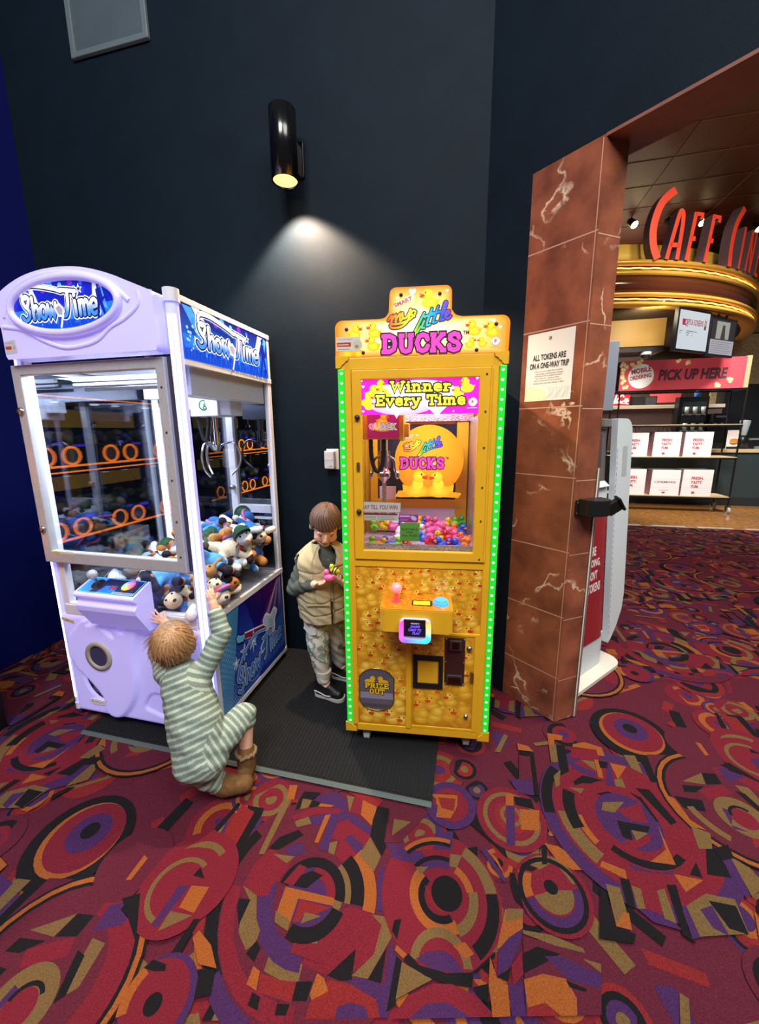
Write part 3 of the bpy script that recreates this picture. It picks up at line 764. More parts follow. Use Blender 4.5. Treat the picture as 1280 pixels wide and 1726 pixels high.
def marble_mat():
    m = bpy.data.materials.new('red_marble'); m.use_nodes = True; nt = m.node_tree; N = nt.nodes; L = nt.links; b = N['Principled BSDF']
    tc = N.new('ShaderNodeTexCoord'); n1 = N.new('ShaderNodeTexNoise'); n1.inputs['Scale'].default_value = 7; n1.inputs['Detail'].default_value = 8
    L.new(tc.outputs['Object'], n1.inputs['Vector'])
    r1 = N.new('ShaderNodeValToRGB'); e = r1.color_ramp.elements
    e[0].position = .3; e[0].color = rgb('66392a') + (1,); e[1].position = .72; e[1].color = rgb('98583e') + (1,)
    L.new(n1.outputs['Fac'], r1.inputs[0])
    vec = N.new('ShaderNodeMix'); vec.data_type = 'RGBA'; vec.inputs[0].default_value = .22
    L.new(tc.outputs['Object'], vec.inputs[6]); L.new(n1.outputs['Color'], vec.inputs[7])
    vo = N.new('ShaderNodeTexVoronoi'); vo.feature = 'DISTANCE_TO_EDGE'; vo.inputs['Scale'].default_value = 2.6; L.new(vec.outputs[2], vo.inputs['Vector'])
    n2 = N.new('ShaderNodeTexNoise'); n2.inputs['Scale'].default_value = 5.0; L.new(tc.outputs['Object'], n2.inputs['Vector'])
    mr = N.new('ShaderNodeMapRange'); mr.inputs[1].default_value = .0; mr.inputs[2].default_value = .018; mr.inputs[3].default_value = 1; mr.inputs[4].default_value = 0; L.new(vo.outputs['Distance'], mr.inputs[0])
    mk = N.new('ShaderNodeMapRange'); mk.inputs[1].default_value = .50; mk.inputs[2].default_value = .62; L.new(n2.outputs['Fac'], mk.inputs[0])
    mu = N.new('ShaderNodeMath'); mu.operation = 'MULTIPLY'; L.new(mr.outputs[0], mu.inputs[0]); L.new(mk.outputs[0], mu.inputs[1])
    mx = N.new('ShaderNodeMix'); mx.data_type = 'RGBA'; L.new(mu.outputs[0], mx.inputs[0]); L.new(r1.outputs[0], mx.inputs[6]); mx.inputs[7].default_value = rgb('d8bfa4') + (1,)
    L.new(mx.outputs[2], b.inputs['Base Color']); b.inputs['Roughness'].default_value = .16
    return m
marble = marble_mat()
grout = mat('grout', 'b88a72', rough=.7)
# --- walls (back wall behind the machines, left wall, angled wall with the opening)
FOLD = Vector((.556, 2.19, 0)); FU = FOLD.dot(UA); FD = FOLD.dot(DA)
CY = -.9; UC = Vector((cos(CY), sin(CY), 0)); NC = Vector((-UC.y, UC.x, 0))    # along the angled wall (towards the camera's right), and its back
CN = Vector((.901, 1.754, 0)); NJ = Vector((cos(.351), sin(.351), 0))           # near corner of the marble pier, and the jamb direction
HW = 5.6
def slabwall(name, p, q, z0, z1, back, thick, m):
    g = G(); p = Vector(p); q = Vector(q); b = Vector(back) * thick
    v = [p + Vector((0, 0, z0)), q + Vector((0, 0, z0)), q + b + Vector((0, 0, z0)), p + b + Vector((0, 0, z0))]
    v += [a + Vector((0, 0, z1 - z0)) for a in v]
    g.add(v, [(0, 1, 2, 3), (4, 7, 6, 5), (0, 4, 5, 1), (1, 5, 6, 2), (2, 6, 7, 3), (3, 7, 4, 0)])
    return struct(g.build(name, m))
WL = Vector((-2.41, 2.44, 0)).dot(UA)
slabwall('wall_back', grid(WL - .15, FD), FOLD, 0, HW, DA, .1, navy)
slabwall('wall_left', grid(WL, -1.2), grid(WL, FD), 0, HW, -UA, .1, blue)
PL = CN - UC * .31
slabwall('wall_right', FOLD, PL, 0, HW, NC, .1, navy)
LZ = 2.634
# upper wall over the pier and the opening, flush with the pier face
slabwall('wall_lintel', PL, CN + UC * 4.2, LZ, HW, NC, .19, navy)
g = G(); p, q = CN + UC * 0.0, CN + UC * 4.2
v = [p, q, q + NC * .19, p + NC * .19]
g.add([a + Vector((0, 0, LZ - .012)) for a in v] + [a + Vector((0, 0, LZ)) for a in v], [(0, 1, 2, 3), (4, 7, 6, 5), (0, 4, 5, 1), (1, 5, 6, 2), (2, 6, 7, 3), (3, 7, 4, 0)])
struct(g.build('trim_soffit', mat('soffit_brown', '7a4634', rough=.6, noise=.1)))
# --- marble pier: stone core, tile joints
g = G(); tk = .124
pts = [PL, CN, CN + NJ * tk, PL + NJ * tk]
g.prism([(a.x, a.y) for a in pts], 0, LZ - .002, plane='xy')
JZ = [.25, .585, .92, 1.277, 1.60, 1.951, 2.295]
def vstrip(a, b, z, h, out, mi):
    a = Vector(a) + out; b = Vector(b) + out
    g.add([a + Vector((0, 0, z - h)), b + Vector((0, 0, z - h)), b + Vector((0, 0, z + h)), a + Vector((0, 0, z + h))], [(0, 1, 2, 3)], mi)
for z in JZ:
    vstrip(PL, CN, z, .0028, -NC * .0006, 1)
    vstrip(CN, CN + NJ * tk, z - .012, .0022, Vector((NJ.y, -NJ.x, 0)) * .0006, 1)
a = CN - UC * .012 - NC * .0007
g.add([a, a + UC * .004, a + UC * .004 + Vector((0, 0, LZ - .01)), a + Vector((0, 0, LZ - .01))], [(0, 1, 2, 3)], 1)
struct(g.build('column', [marble, grout]))
# metal corner guard up the far edge of the pier
g = G(); a = CN + NJ * (tk + .001); b = Vector((NJ.y, -NJ.x, 0))
g.prism([((a + b * .003).x, (a + b * .003).y), ((a + NJ * .022 + b * .003).x, (a + NJ * .022 + b * .003).y), ((a + NJ * .022 - b * .05).x, (a + NJ * .022 - b * .05).y), ((a - b * .05).x, (a - b * .05).y)], 0.001, 1.318, 0, plane='xy')
e = a + b * .0045
g.prism([(e.x, e.y), ((e + NJ * .006).x, (e + NJ * .006).y), ((e + NJ * .006 + b * .002).x, (e + NJ * .006 + b * .002).y), ((e + b * .002).x, (e + b * .002).y)], .001, 1.318, 1, plane='xy')
struct(g.build('trim_corner_guard', [mat('guard_grey', '6b5f5e', rough=.5), mat('guard_edge', 'e0d6c0', rough=.5)]))
# --- paper notice on the pier
t = G(); W_, H_ = .226, .308
O = CN - UC * .283 - NC * .0012 + Vector((0, 0, 1.633))
p = Print(t, O, UC, (0, 0, 1), .00008)
p.n = -NC
p.rect(0, 0, W_, H_, 'e6e2d6'); p.poly([(0, 0), (.12, 0), (.07, .06), (0, .075)], 'ecdcb0'); p.disc(.06, .03, .05, .03, 'f0e2b8', n=14)
for k in range(9): p.line(smoothpath([(.1 + k * .013, .008), (.13 + k * .011, .03 + .012 * (k % 3)), (.12 + k * .013, .06)], 4), .0016, 'b9b9c4')
p.disc(W_ * .5, H_ * .905, .0075, c='7a2430'); p.ring(W_ * .5, H_ * .905, .003, .0045, 'e6e2d6', 40, 320, 12)
p.text('ALL TOKENS ARE', .032, .185, .16, .027, '24242a', .03); p.text('ON A ONE-WAY TRIP', .018, .148, .19, .027, '24242a', .03)
for k in range(5): p.text(['Help us end your night off by checking', 'Our arcade is cashless and 17 tokens', 'will not be usable or payable exchanged', 'for cash or a guest card', 'Refund inquiries can be directed to'][k], .045 + .006 * (k % 2), .132 - k * .0105, .135 - .02 * (k == 3), .0058, '3a3a40', .01)
p.text('these machines by calling 1-800', .04, .078, .15, .006, '3a3a40', .01)
tag(t.build('paper_notice', mat('notice_paper', attr=True, rough=.7), colors=True, fix=False), 'white paper notice about tokens taped to the red marble pier', 'notice')
# --- retractable belt head screwed on the pier's narrow face
JB = Vector((NJ.y, -NJ.x, 0))
c0 = CN + NJ * .062 + JB * .001 + Vector((0, 0, 1.115))
th_ = thing('belt_barrier', c0, atan2(NJ.y, NJ.x), 'black retractable belt barrier mounted on the marble pier', 'belt barrier')
bk = mat('black_plastic', '161616', rough=.4)
g = G(); g.box(-.055, .04, -.012, 0, -.012, .062); g.build('wall_plate', bk, th_, .003)
g = G(); g.prism([(-.045, -.012), (.085, -.012), (.085, -.05)] + [(.02 + .065 * cos(radians(a)), -.05 + .05 * sin(radians(a))) for a in range(0, -181, -15)], -.004, .068, plane='xy'); g.build('housing', bk, th_, .003)
g = G(); g.x = Matrix.Translation((.09, -.06, .015)) @ Matrix.Rotation(radians(-38), 4, 'Y') @ Matrix.Rotation(radians(-20), 4, 'Z')
g.box(-.01, .055, -.012, .012, -.03, .03); g.box(.05, .062, -.02, .02, -.036, .036); g.build('belt_end', bk, th_, .003)
g = G()
for q in ((-.05, .0), (-.05, .05)): g.cone((q[0], -.012, q[1]), (q[0], -.015, q[1]), .004, .003, 8)
build_each(g, 'screw', mat('steel', 'b0b0b0', rough=.3, metal=1), th_)
# --- framed panel high on the back wall
vt = thing('wall_panel', grid(-2.3, FD, 3.65), YA, 'grey framed panel high on the dark wall above the claw machine', 'wall panel')
x0 = 0.0; u0 = Vector((-1.776, 2.74, 0)).dot(UA) + 2.3; W_ = .535
g = G(); g.frame([(u0, 0), (u0 + W_, 0), (u0 + W_, .75), (u0, .75)], [(u0 + .035, .03), (u0 + W_ - .035, .03), (u0 + W_ - .035, .72), (u0 + .035, .72)], -.022, -.001)
g.build('frame', mat('panel_frame', '5c686c', rough=.45), vt, .004)
g = G(); g.box(u0 + .035, u0 + W_ - .035, -.012, -.001, .03, .72); g.build('panel', mat('panel_grey', '465258', rough=.5, noise=.15, nscale=3), vt)
# --- wall sconce
SU = Vector((-.444, 2.427, 0)).dot(UA)
s = thing('wall_sconce', grid(SU, FD, 2.94), YA, 'black cylinder wall sconce casting a warm pool on the navy wall', 'lamp')
blk = mat('gloss_black', '0b0b0d', rough=.18, spec=.6)
SY = -.135
g = G(); g.lathe([(0, .155), (.063, .155), (.0685, .15), (.0685, -.165), (.0625, -.165), (.0625, -.135), (0, -.13)], (0, SY, 0), 40); g.build('cylinder', blk, s)
g = G(); g.box(-.03, .03, SY + .06, -.012, -.075, .075); g.box(-.055, .055, -.014, -.001, -.085, .085); g.build('bracket', blk, s, .003)
g = G(); g.lathe([(0, -.15), (.03, -.153), (.062, -.158)], (0, SY, 0), 32); g.build('lens', mat('lens_glow', 'ffc878', emit=3.2, ecol='ffb860', noise=.5, nscale=90), s)
lt = lamp('sconce_lamp', 'SPOT', (0, 0, 0), (0, 0, -1), 240, (1.0, .72, .48), .03, spot=radians(108), blend=.35)
lt.parent = s; lt.location = (0, SY, -.165); lt.rotation_euler = (radians(-2), radians(-6), 0)
# --- thermostat style switch box between the machines
SB = Vector((-.288, 2.39, 0)).dot(UA)
s = thing('switch_box', grid(SB, FD, 1.33), YA, 'white wall switch box on the dark wall beside the duck machine', 'switch')
wp = mat('white_plastic', 'd2d0d0', rough=.4)
g = G(); g.box(-.035, .045, -.008, -.001, -.062, .062); g.build('back_plate', wp, s, .003)
g = G(); g.box(-.035, .027, -.05, -.008, -.056, .052); g.build('cover', wp, s, .006)
g = G(); g.box(-.03, .02, -.0512, -.05, -.002, -.0005); g.box(-.005, .018, -.0512, -.05, -.042, -.036); build_each(g, 'button', mat('grey_line', '9a9aa4'), s)
# --- ribbed rubber mat under and in front of the machines
mt = mat('mat_rubber', '17181a', rough=.85, noise=.3, nscale=120, bump=.8, bscale=150, spec=.25)
MF = Vector((.186, 1.298, 0)).dot(DA); MU = Vector((.2, 1.3, 0)).dot(UA)
s = thing('floor_mat', grid(MU, MF), YA, 'black ribbed rubber mat under both machines with a grey front edge', 'mat')
g = G(); x1 = -1.78
g.box(x1, 0, .012, .95, 0, .006)
n = 96
for k in range(n):
    x = x1 + .015 + (0 - x1 - .03) * k / (n - 1); g.box(x - .0045, x + .0045, .03, .93, .006, .0085)
g.build('rubber_pad', mt, s)
g = G(); g.prism([(0, 0), (.02, 0), (.02, .007), (.012, .007)], x1, 0, plane='yz'); g.build('edge_strip', mat('mat_edge', '4a5652', rough=.7), s)

# ================================================================ the white plush claw machine
alum = mat('brushed_aluminium', 'aeb0b4', rough=.42, metal=.1, noise=.05, nscale=40)
wht = mat('white_enamel', 'd9d9e2', rough=.35)
shell = mat('lit_shell_plastic', 'cbc7f6', rough=.28, emit=.38, ecol='a39dff')
ledw = mat('led_white', 'ffffff', emit=2.6, ecol='dbe5ff')
ledt = mat('led_diffuser', 'b8b8ff', rough=.3, emit=.9, ecol='8f92ff')
clear = glass('clear_glass', 'f2f6fa', 1.5)
darkglass = glass('back_glass', '5a5c66', 1.5, 'dfe4ee', .22)
sideglass = glass('left_glass', 'c8ccd6', 1.5, 'f0f4ff', .10)
steel = mat('steel', 'b0b0b0', rough=.3, metal=1)
chrome = mat('chrome', 'd8d8dc', rough=.08, metal=1)
dkgrey = mat('dark_grey', '2a2a30', rough=.5)
prt = mat('printed_vinyl', attr=True, rough=.3, coat=.2)
prt_lit = mat('printed_backlit', attr=True, rough=.3, aemit=.75)
prt_glow = mat('printed_glow', attr=True, rough=.3, aemit=1.6)
A = thing('claw_machine', A0, YA, 'white plush claw machine with blue stage artwork and glowing corner posts', 'claw machine')
AW, AD = .837, .766
# --- cabinet, posts, rails
g = G(); g.box(.012, AW - .012, .01, AD - .01, .062, .60); g.build('cabinet', mat('cabinet_white', 'c9cad6', rough=.4), A, .004)
g = G(); g.box(.02, AW - .02, .03, AD - .02, 2.0, 2.04); g.build('top_panel', mat('cabinet_white', 'c9cad6', rough=.4), A, .004)
for nm, bx in (('corner_post', (AW - .03, AW, AD - .035, AD)), ('corner_post', (0, .035, AD - .035, AD)), ('corner_post', (.0, .03, .005, .04))):
    g = G(); g.box(bx[0], bx[1], bx[2], bx[3], .05, 2.045); g.build(nm, wht, A, .003)
g = G()
for z0, z1 in ((.046, .075), (.60, .632), (1.775, 1.80), (2.02, 2.045)): g.box(AW - .022, AW + .003, .03, AD, z0, z1); g.box(-.003, .022, .03, AD, z0, z1); g.box(0, AW, AD - .025, AD + .002, z0, z1)
g.box(AW - .02, AW + .002, .03, .075, .046, .61); build_each(g, 'side_rail', wht, A, bevel=.002)
for x, y in ((.07, .08), (AW - .07, .08), (.07, AD - .07), (AW - .055, AD - .06)):
    g = G(); g.box(x - .018, x + .018, y - .018, y + .018, .04, .062); g.cone((x - .012, y, .024), (x + .012, y, .024), .022, .022, 18, 1); g.build('caster', [steel, dkgrey], A)
# --- corner light posts
for nm, cx, cy, r in (('light_post', AW + .002, .004, .0245), ('light_post', -.002, .012, .017)):
    g = G(); g.cone((cx, cy, .085), (cx, cy, 2.0), r, r, 24, 0); lp = g.build(nm, ledt, A)
    g = G(); g.cone((cx, cy, 2.0), (cx, cy, 2.05), r + .006, r + .006, 24); g.cone((cx, cy, .05), (cx, cy, .085), r + .004, r + .004, 24); build_each(g, 'post_cap', wht, lp)
    g = G()
    for a in ((-92, -42) if r > .02 else (-120, -90)):
        ca, sa = cos(radians(a)), sin(radians(a)); t = Vector((-sa, ca, 0)); n_ = Vector((ca, sa, 0)); c_ = Vector((cx, cy, 0)) + n_ * (r + .0012)
        k = 0
        for q in range(150):
            z0 = .12 + q * .0124
            if z0 > 1.955: break
            w_ = r * .30; v = [c_ - t * w_ + Vector((0, 0, z0)), c_ + t * w_ + Vector((0, 0, z0)), c_ + t * w_ + Vector((0, 0, z0 + .0108)), c_ - t * w_ + Vector((0, 0, z0 + .0108))]
            g.add(v, [(0, 1, 2, 3)])
    g.build('led_strip', ledw, lp, fix=False)
# --- moulded front panel with its raised guitar-like relief
BIG = smoothpath([(.173, .637), (.154, .6), (.099, .543), (.047, .486), (.03, .44), (.035, .374), (.081, .299), (.168, .216), (.215, .148), (.208, .101), (.235, .066), (.284, .056), (.338, .088), (.407, .183), (.436, .284), (.443, .393), (.474, .537), (.494, .601), (.479, .64)], 3, True)
REC = [smoothpath(q, 3, True) for q in ([(.187, .60), (.208, .604), (.263, .594), (.261, .582), (.181, .565)], [(.272, .562), (.298, .576), (.342, .526), (.329, .517)], [(.351, .582), (.404, .596), (.413, .585), (.399, .544)], [(.449, .139), (.49, .213), (.538, .229), (.565, .197), (.577, .104), (.5, .115)], [(.55, .52), (.62, .56), (.66, .5), (.6, .44)], [(.62, .3), (.72, .34), (.74, .2), (.66, .16)])]
SLOT = smoothpath([(.087, .295), (.094, .256), (.114, .199), (.157, .153), (.206, .138), (.204, .169), (.17, .216), (.124, .262)], 3, True)
def sdf(p, poly):
    x, y = p; d = 1e9; inside = False; n = len(poly)
    for i in range(n):
        ax, ay = poly[i]; bx, by = poly[i - 1]; ex, ey = bx - ax, by - ay; L2 = ex * ex + ey * ey or 1e-12
        t = max(0, min(1, ((x - ax) * ex + (y - ay) * ey) / L2)); d = min(d, (x - ax - t * ex) ** 2 + (y - ay - t * ey) ** 2)
        if (ay > y) != (by > y) and x < (bx - ax) * (y - ay) / (by - ay) + ax: inside = not inside
    return -sqrt(d) if inside else sqrt(d)
def sm(x): x = max(0, min(1, x)); return x * x * (3 - 2 * x)
OUT = [(.022, .05), (.828, .05), (.834, .06), (.834, .592), (.826, .6), (.006, .6), (.0, .592), (.0, .43), (.006, .415), (.018, .40), (.02, .36), (.012, .345), (.01, .07)]
NX, NZ = 100, 70; g = G(); idx = {}; vs = []; fs = []
for j in range(NZ + 1):
    for i in range(NX + 1):
        z = .05 + .55 * j / NZ; xl = 0 if z > .43 else (.0 + .02 * sm((.43 - z) / .04) if z > .36 else .02 - .009 * sm((.36 - z) / .02)); x = xl + (.834 - xl) * i / NX
        p = (x, z); h = .012
        h += .020 * sm((.010 - sdf(p, BIG)) / .024)
        for q in REC: h -= .018 * sm((.004 - sdf(p, q)) / .014)
        h *= 1 - sm((.010 - sdf(p, SLOT)) / .010)
        e = min(x - xl, .834 - x, z - .05, .6 - z); h *= sm(.25 + e / .02)
        vs.append((x, -h, z))
for j in range(NZ):
    for i in range(NX): a = j * (NX + 1) + i; fs.append((a, a + 1, a + NX + 2, a + NX + 1))
g.add(vs, fs, 0, True)
g.prism(OUT, 0.0, .02, 0)
fp = g.build('front_panel', shell, A)
g = G(); g.lathe([(0.052, -.031), (.055, -.040), (.077, -.040), (.08, -.030)], (.235, 0, .407), 40, axis='y'); g.build('speaker_ring', mat('ring_grey', 'a9a49c', rough=.45), fp)
g = G(); g.prism(oval(.235, .407, .053, .053), -.035, -.030); g.build('speaker_mesh', mat('speaker_dark', '3a3a62', rough=.6, noise=.4, nscale=400), fp)
g = G(); g.prism(SLOT, -.0035, -.001)
p = Print(g, (0, -.0036, 0), (1, 0, 0), (0, 0, 1), .0002); p.poly(SLOT, '23233f')
p.ring(.155, .195, .018, .022, '8a8ac8'); p.ring(.155, .195, .010, .012, 'a0a0d8'); p.disc(.155, .195, .006, c='c8c8f0'); p.ring(.125, .23, .012, .0135, '6060a8'); p.ring(.185, .165, .010, .0115, '6060a8')
g.build('prize_flap', prt, fp, colors=True)
g = G(); g.prism([(.102, .128), (.126, .140), (.209, .136), (.205, .112), (.133, .107)], -.0175, -.0165)
p = Print(g, (0, -.0176, 0), (1, 0, 0), (0, 0, 1)); p.poly([(.102, .128), (.126, .140), (.209, .136), (.205, .112), (.133, .107)], 'f0f0f6')
p.line(smoothpath([(.118, .127), (.13, .133), (.124, .122), (.14, .124), (.15, .127), (.155, .12), (.162, .128), (.17, .118), (.18, .124), (.196, .122)], 4), .002, '20202a')
g.build('signature_sticker', prt, fp, colors=True)
g = G(); p = Print(g, (.0, -.0135, .0), (1, 0, 0), (0, 0, 1)); p.poly([(.008, .586), (.086, .572), (.086, .556), (.008, .569)], 'c9bc78'); p.text('Elaut', .035, .568, .02, .007, '303030', .02)
g.build('rating_sticker', prt, fp, colors=True, fix=False)
# --- window sill and front opening
g = G(); g.box(.03, AW - .03, -.005, .04, .60, .655); g.box(.03, AW - .03, .0, .03, .64, .662); g.build('window_sill', wht, A, .004)
g = G(); g.box(.03, .062, .0, .035, .66, .884); g.box(.80, .825, .0, .035, .66, .884); g.box(.03, AW - .03, .004, .03, .868, .89); g.build('window_frame', wht, A, .003)
g = G(); g.box(.06, .80, .014, .019, .66, .87); g.build('lower_pane', clear, A)
# --- front door
g = G(); g.frame([(-.003, .884), (.800, .884), (.800, 1.797), (-.003, 1.797)], [(.045, .940), (.756, .940), (.756, 1.753), (.045, 1.753)], -.03, .005); dr = g.build('door', alum, A, .004)
g = G(); g.box(.04, .76, -.012, -.006, .936, 1.757); g.build('door_pane', clear, dr)
g = G()
for x, z in ((.018, 1.60), (.02, 1.05)): g.lathe([(.0, -.042), (.013, -.042), (.016, -.036), (.016, -.03)], (x, 0, z), 16, axis='y')
build_each(g, 'lock', steel, dr)
g = G()
for z in (1.68, 1.5, 1.3, 1.12, .96): g.lathe([(0, -.034), (.004, -.033), (.0045, -.03)], (.778, 0, z), 8, axis='y')
build_each(g, 'screw', dkgrey, dr)
g = G(); g.box(.801, .812, -.012, .02, .89, 1.80); g.build('hinge', mat('hinge_dark', '3a3030', rough=.5), dr)
g = G(); p = Print(g, (.05, -.0305, .93), (1, 0, 0), (0, 0, 1)); p.rect(.004, .002, .13, .012, 'd8d2c0'); p.rect(.004, .002, .045, .012, 'c8b830'); g.build('warning_label', prt, dr, colors=True, fix=False)
# --- header: moulded arch with the oval sign
HD = smoothpath([(.018, 2.057), (.077, 2.093), (.182, 2.13), (.303, 2.148), (.431, 2.146), (.53, 2.13), (.625, 2.102), (.704, 2.07), (.791, 2.034)], 4) + [(.808, 2.03), (.808, 1.845), (.8, 1.815), (.04, 1.815), (.031, 1.83), (.031, 1.94)] + smoothpath([(.031, 1.951), (.002, 1.965), (-.022, 1.99), (-.03, 2.02), (-.012, 2.04), (.018, 2.057)], 3)[1:-1]
g = G(); g.prism(HD, -.06, .02); hd = g.build('header', shell, A, .022, 4)
for f in hd.data.polygons: f.use_smooth = True
g = G(); oc = (.385, 2.006)
pts = [(oc[0] + .272 * cos(t), -.062 - .004 * 1, oc[1] + .104 * sin(t) - .0 * cos(t)) for t in [2 * pi * k / 48 for k in range(48)]]
g.tube(pts, .016, 10, closed=True); g.build('oval_rim', shell, hd)
g = G(); g.tube([(x, -.055, z) for x, z in smoothpath([(.043, 1.947), (.154, 1.927), (.25, 1.881), (.353, 1.848), (.454, 1.851), (.532, 1.869), (.597, 1.91), (.672, 1.939), (.739, 1.983), (.745, 2.03)], 5)], [.011] * 46, 8)
g.tube([(x, -.055, z) for x, z in smoothpath([(.06, 1.985), (.12, 2.075), (.25, 2.122), (.39, 2.128), (.53, 2.104), (.63, 2.06), (.70, 2.0)], 6)], .012, 8); g.build('moulded_ridge', shell, hd)
# the stage artwork lettering, drawn in a unit box and reused on the oval and the side sign
ST = {'S': [(.09, .46), (.11, .6), (.07, .66), (.03, .58), (.05, .46), (.10, .34), (.09, .2), (.04, .14), (.0, .22)],
      'h': [[(.155, .62), (.15, .16)], [(.155, .32), (.19, .44), (.215, .38), (.215, .16)]],
      'o': [[(.275, .43), (.25, .36), (.25, .24), (.28, .16), (.31, .2), (.32, .32), (.30, .42), (.275, .43)]],
      'w': [[(.35, .44), (.365, .18), (.395, .36), (.42, .17), (.45, .46)]],
      'T': [[(.53, .72), (.72, .66)], [(.62, .70), (.61, .4), (.58, .2), (.55, .17)]],
      'i': [[(.70, .46), (.70, .16)], [(.70, .58), (.702, .6)]],
      'm': [[(.755, .46), (.755, .16)], [(.755, .36), (.785, .46), (.805, .4), (.805, .16)], [(.805, .36), (.835, .46), (.86, .38), (.86, .16)]],
      'e': [[(.90, .30), (.965, .33), (.955, .43), (.925, .46), (.895, .38), (.895, .24), (.925, .16), (.965, .2)]]}
def stage_art(p, W, H, oval_=None):
    cl = (lambda q: q)
    def clip(pts):
        if not oval_: return pts
        out = []
        for x, y in pts:
            dx, dy = (x / W - .5) / .5, (y / H - .5) / .5; r = sqrt(dx * dx + dy * dy)
            if r > .985: dx, dy = dx / r * .985, dy / r * .985
            out.append(((dx * .5 + .5) * W, (dy * .5 + .5) * H))
        return out
    q = lambda pts, c: p.poly(clip([(x * W, y * H) for x, y in pts]), c)
    if oval_: p.disc(W / 2, H / 2, W / 2, H / 2, '1420a8', n=48)
    else: p.rect(0, 0, W, H, '1c62d8', '140f66')
    q([(.0, .45), (.3, .5), (.7, .42), (1, .5), (.97, .2), (.7, .02), (.3, .02), (.03, .2)], '1e6ae0')
    q([(.02, .95), (.10, .95), (.2, .45), (.14, .45)], '3a86e8'); q([(.10, .98), (.17, .98), (.26, .62), (.2, .6)], 'c9cff4'); q([(.93, .95), (.86, .95), (.78, .4), (.84, .4)], 'c3caf2'); q([(.99, .9), (.95, .95), (.88, .4), (.92, .35)], '4a96ee')
    for x, y, r, c in ((.4, .9, .035, '4a90f0'), (.33, .82, .03, '7a30c0'), (.6, .9, .03, '6a28b8'), (.5, .88, .022, '58a8f4'), (.63, .8, .022, '58a0f4'), (.7, .88, .02, '3a5ae0')): p.disc(x * W, y * H, r * W * .8, c=c, n=14)
    for k in range(26):
        r_ = random.Random(k); x, y = .02 + .2 * r_.random(), .15 + .5 * r_.random() * (1 if k % 2 else .6)
        if not oval_ or k % 3 == 0: p.disc((x + (.06 if oval_ else 0)) * W, y * H, .008 * W * (.5 + r_.random()), c='8ab8f8', n=8)
    for k in range(34):                                        # the raised hands of the crowd
        r_ = random.Random(k + 9); x = (.14 if oval_ else .02) + (.72 if oval_ else .95) * k / 33; y1 = .1 + .14 * r_.random(); d = .03 * (r_.random() - .5)
        q([(x - .012, .02 if not oval_ else .07), (x + .012, .02 if not oval_ else .07), (x + d + .012, y1), (x + d + .02, y1 + .05), (x + d, y1 + .03), (x + d - .014, y1 + .05), (x + d - .01, y1)], '123cb0')
    ox, sx, oz, sz = (.10, .76, .13, .9) if oval_ else (.12, .73, .16, .86)
    T = lambda s: [((ox + a * sx) * W, (oz + b * sz) * H) for a, b in s]
    strokes = [ST['S']] + [s for k in ('h', 'o', 'w', 'T', 'i', 'm', 'e') for s in ST[k]]
    swo = smoothpath([(.07, .6), (.03, .66), (.05, .82), (.16, .86), (.3, .82), (.46, .74), (.54, .68)], 4)
    for wd, c in ((.165, 'e8ecfa'), (.125, '10102e')):
        p.line(T(swo), wd * H * .8, c)
        for s in strokes: p.line(T(s if len(s) < 4 else smoothpath(s, 3)), wd * H, c)
    p.line([(x, y + .008 * H) for x, y in T(swo)], .07 * H, 'c8d4f2')
    A_, B_ = rgb('eef2ff'), rgb('3f7ee8')
    for s in strokes:
        s = s if len(s) < 4 else smoothpath(s, 3)
        p.line(T(s), .075 * H, [tuple(B_[i] + (A_[i] - B_[i]) * max(0, min(1, (b - .24) * 4)) for i in range(3)) for a, b in s])
    p.star((ox + .77 * sx) * W, (oz + .7 * sz) * H, .1 * H, 'f0f2ff'); p.star((ox + .77 * sx) * W, (oz + .7 * sz) * H, .06 * H, '20244a')
    mx, my = (ox + .49 * sx) * W, (oz + .28 * sz) * H          # the microphone
    p.line([(mx + .03 * W, my - .1 * H), (mx, .02 * H + (.06 * H if oval_ else 0))], .05 * H, 'c8c8d8'); p.poly([(mx - .045 * W, my + .1 * H), (mx + .01 * W, my + .16 * H), (mx + .05 * W, my + .05 * H), (mx + .04 * W, my - .12 * H), (mx - .02 * W, my - .1 * H)], 'd0d0dc'); p.poly([(mx - .03 * W, my + .07 * H), (mx + .008 * W, my + .11 * H), (mx + .035 * W, my + .03 * H), (mx + .025 * W, my - .08 * H), (mx - .01 * W, my - .06 * H)], '8e8e9e')
    fx, s_ = (.9, .92) if not oval_ else (.865, .8)            # the guitarist
    G_ = lambda pts: p.poly([((fx + a * .05) * W, (.52 + (b - .5) * s_ * .95) * H) for a, b in pts], '141c86')
    p.disc(fx * W, (.52 + .36 * s_) * H, .02 * W * s_, .055 * H, '141c86', n=12)
    G_([(-.5, .76), (.4, .8), (.7, .5), (.3, .4), (-.4, .42)]); G_([(-.4, .44), (.1, .44), (-.4, .05), (-.8, .03)]); G_([(-.1, .44), (.5, .44), (1.1, .05), (.8, .02)]); G_([(.3, .5), (1.3, .64), (1.4, .6), (.4, .42)])
g = G(); W_, H_ = .522, .196; g.prism(oval(oc[0], oc[1], W_ / 2, H_ / 2, 48), -.066, -.06)
p = Print(g, (oc[0] - W_ / 2, -.0662, oc[1] - H_ / 2), (1, 0, 0), (0, 0, 1), .00006); p.g.c = [rgb('1420a8')] * len(p.g.c); stage_art(p, W_, H_, True)
g.build('oval_sign', prt_lit, hd, colors=True, fix=False)
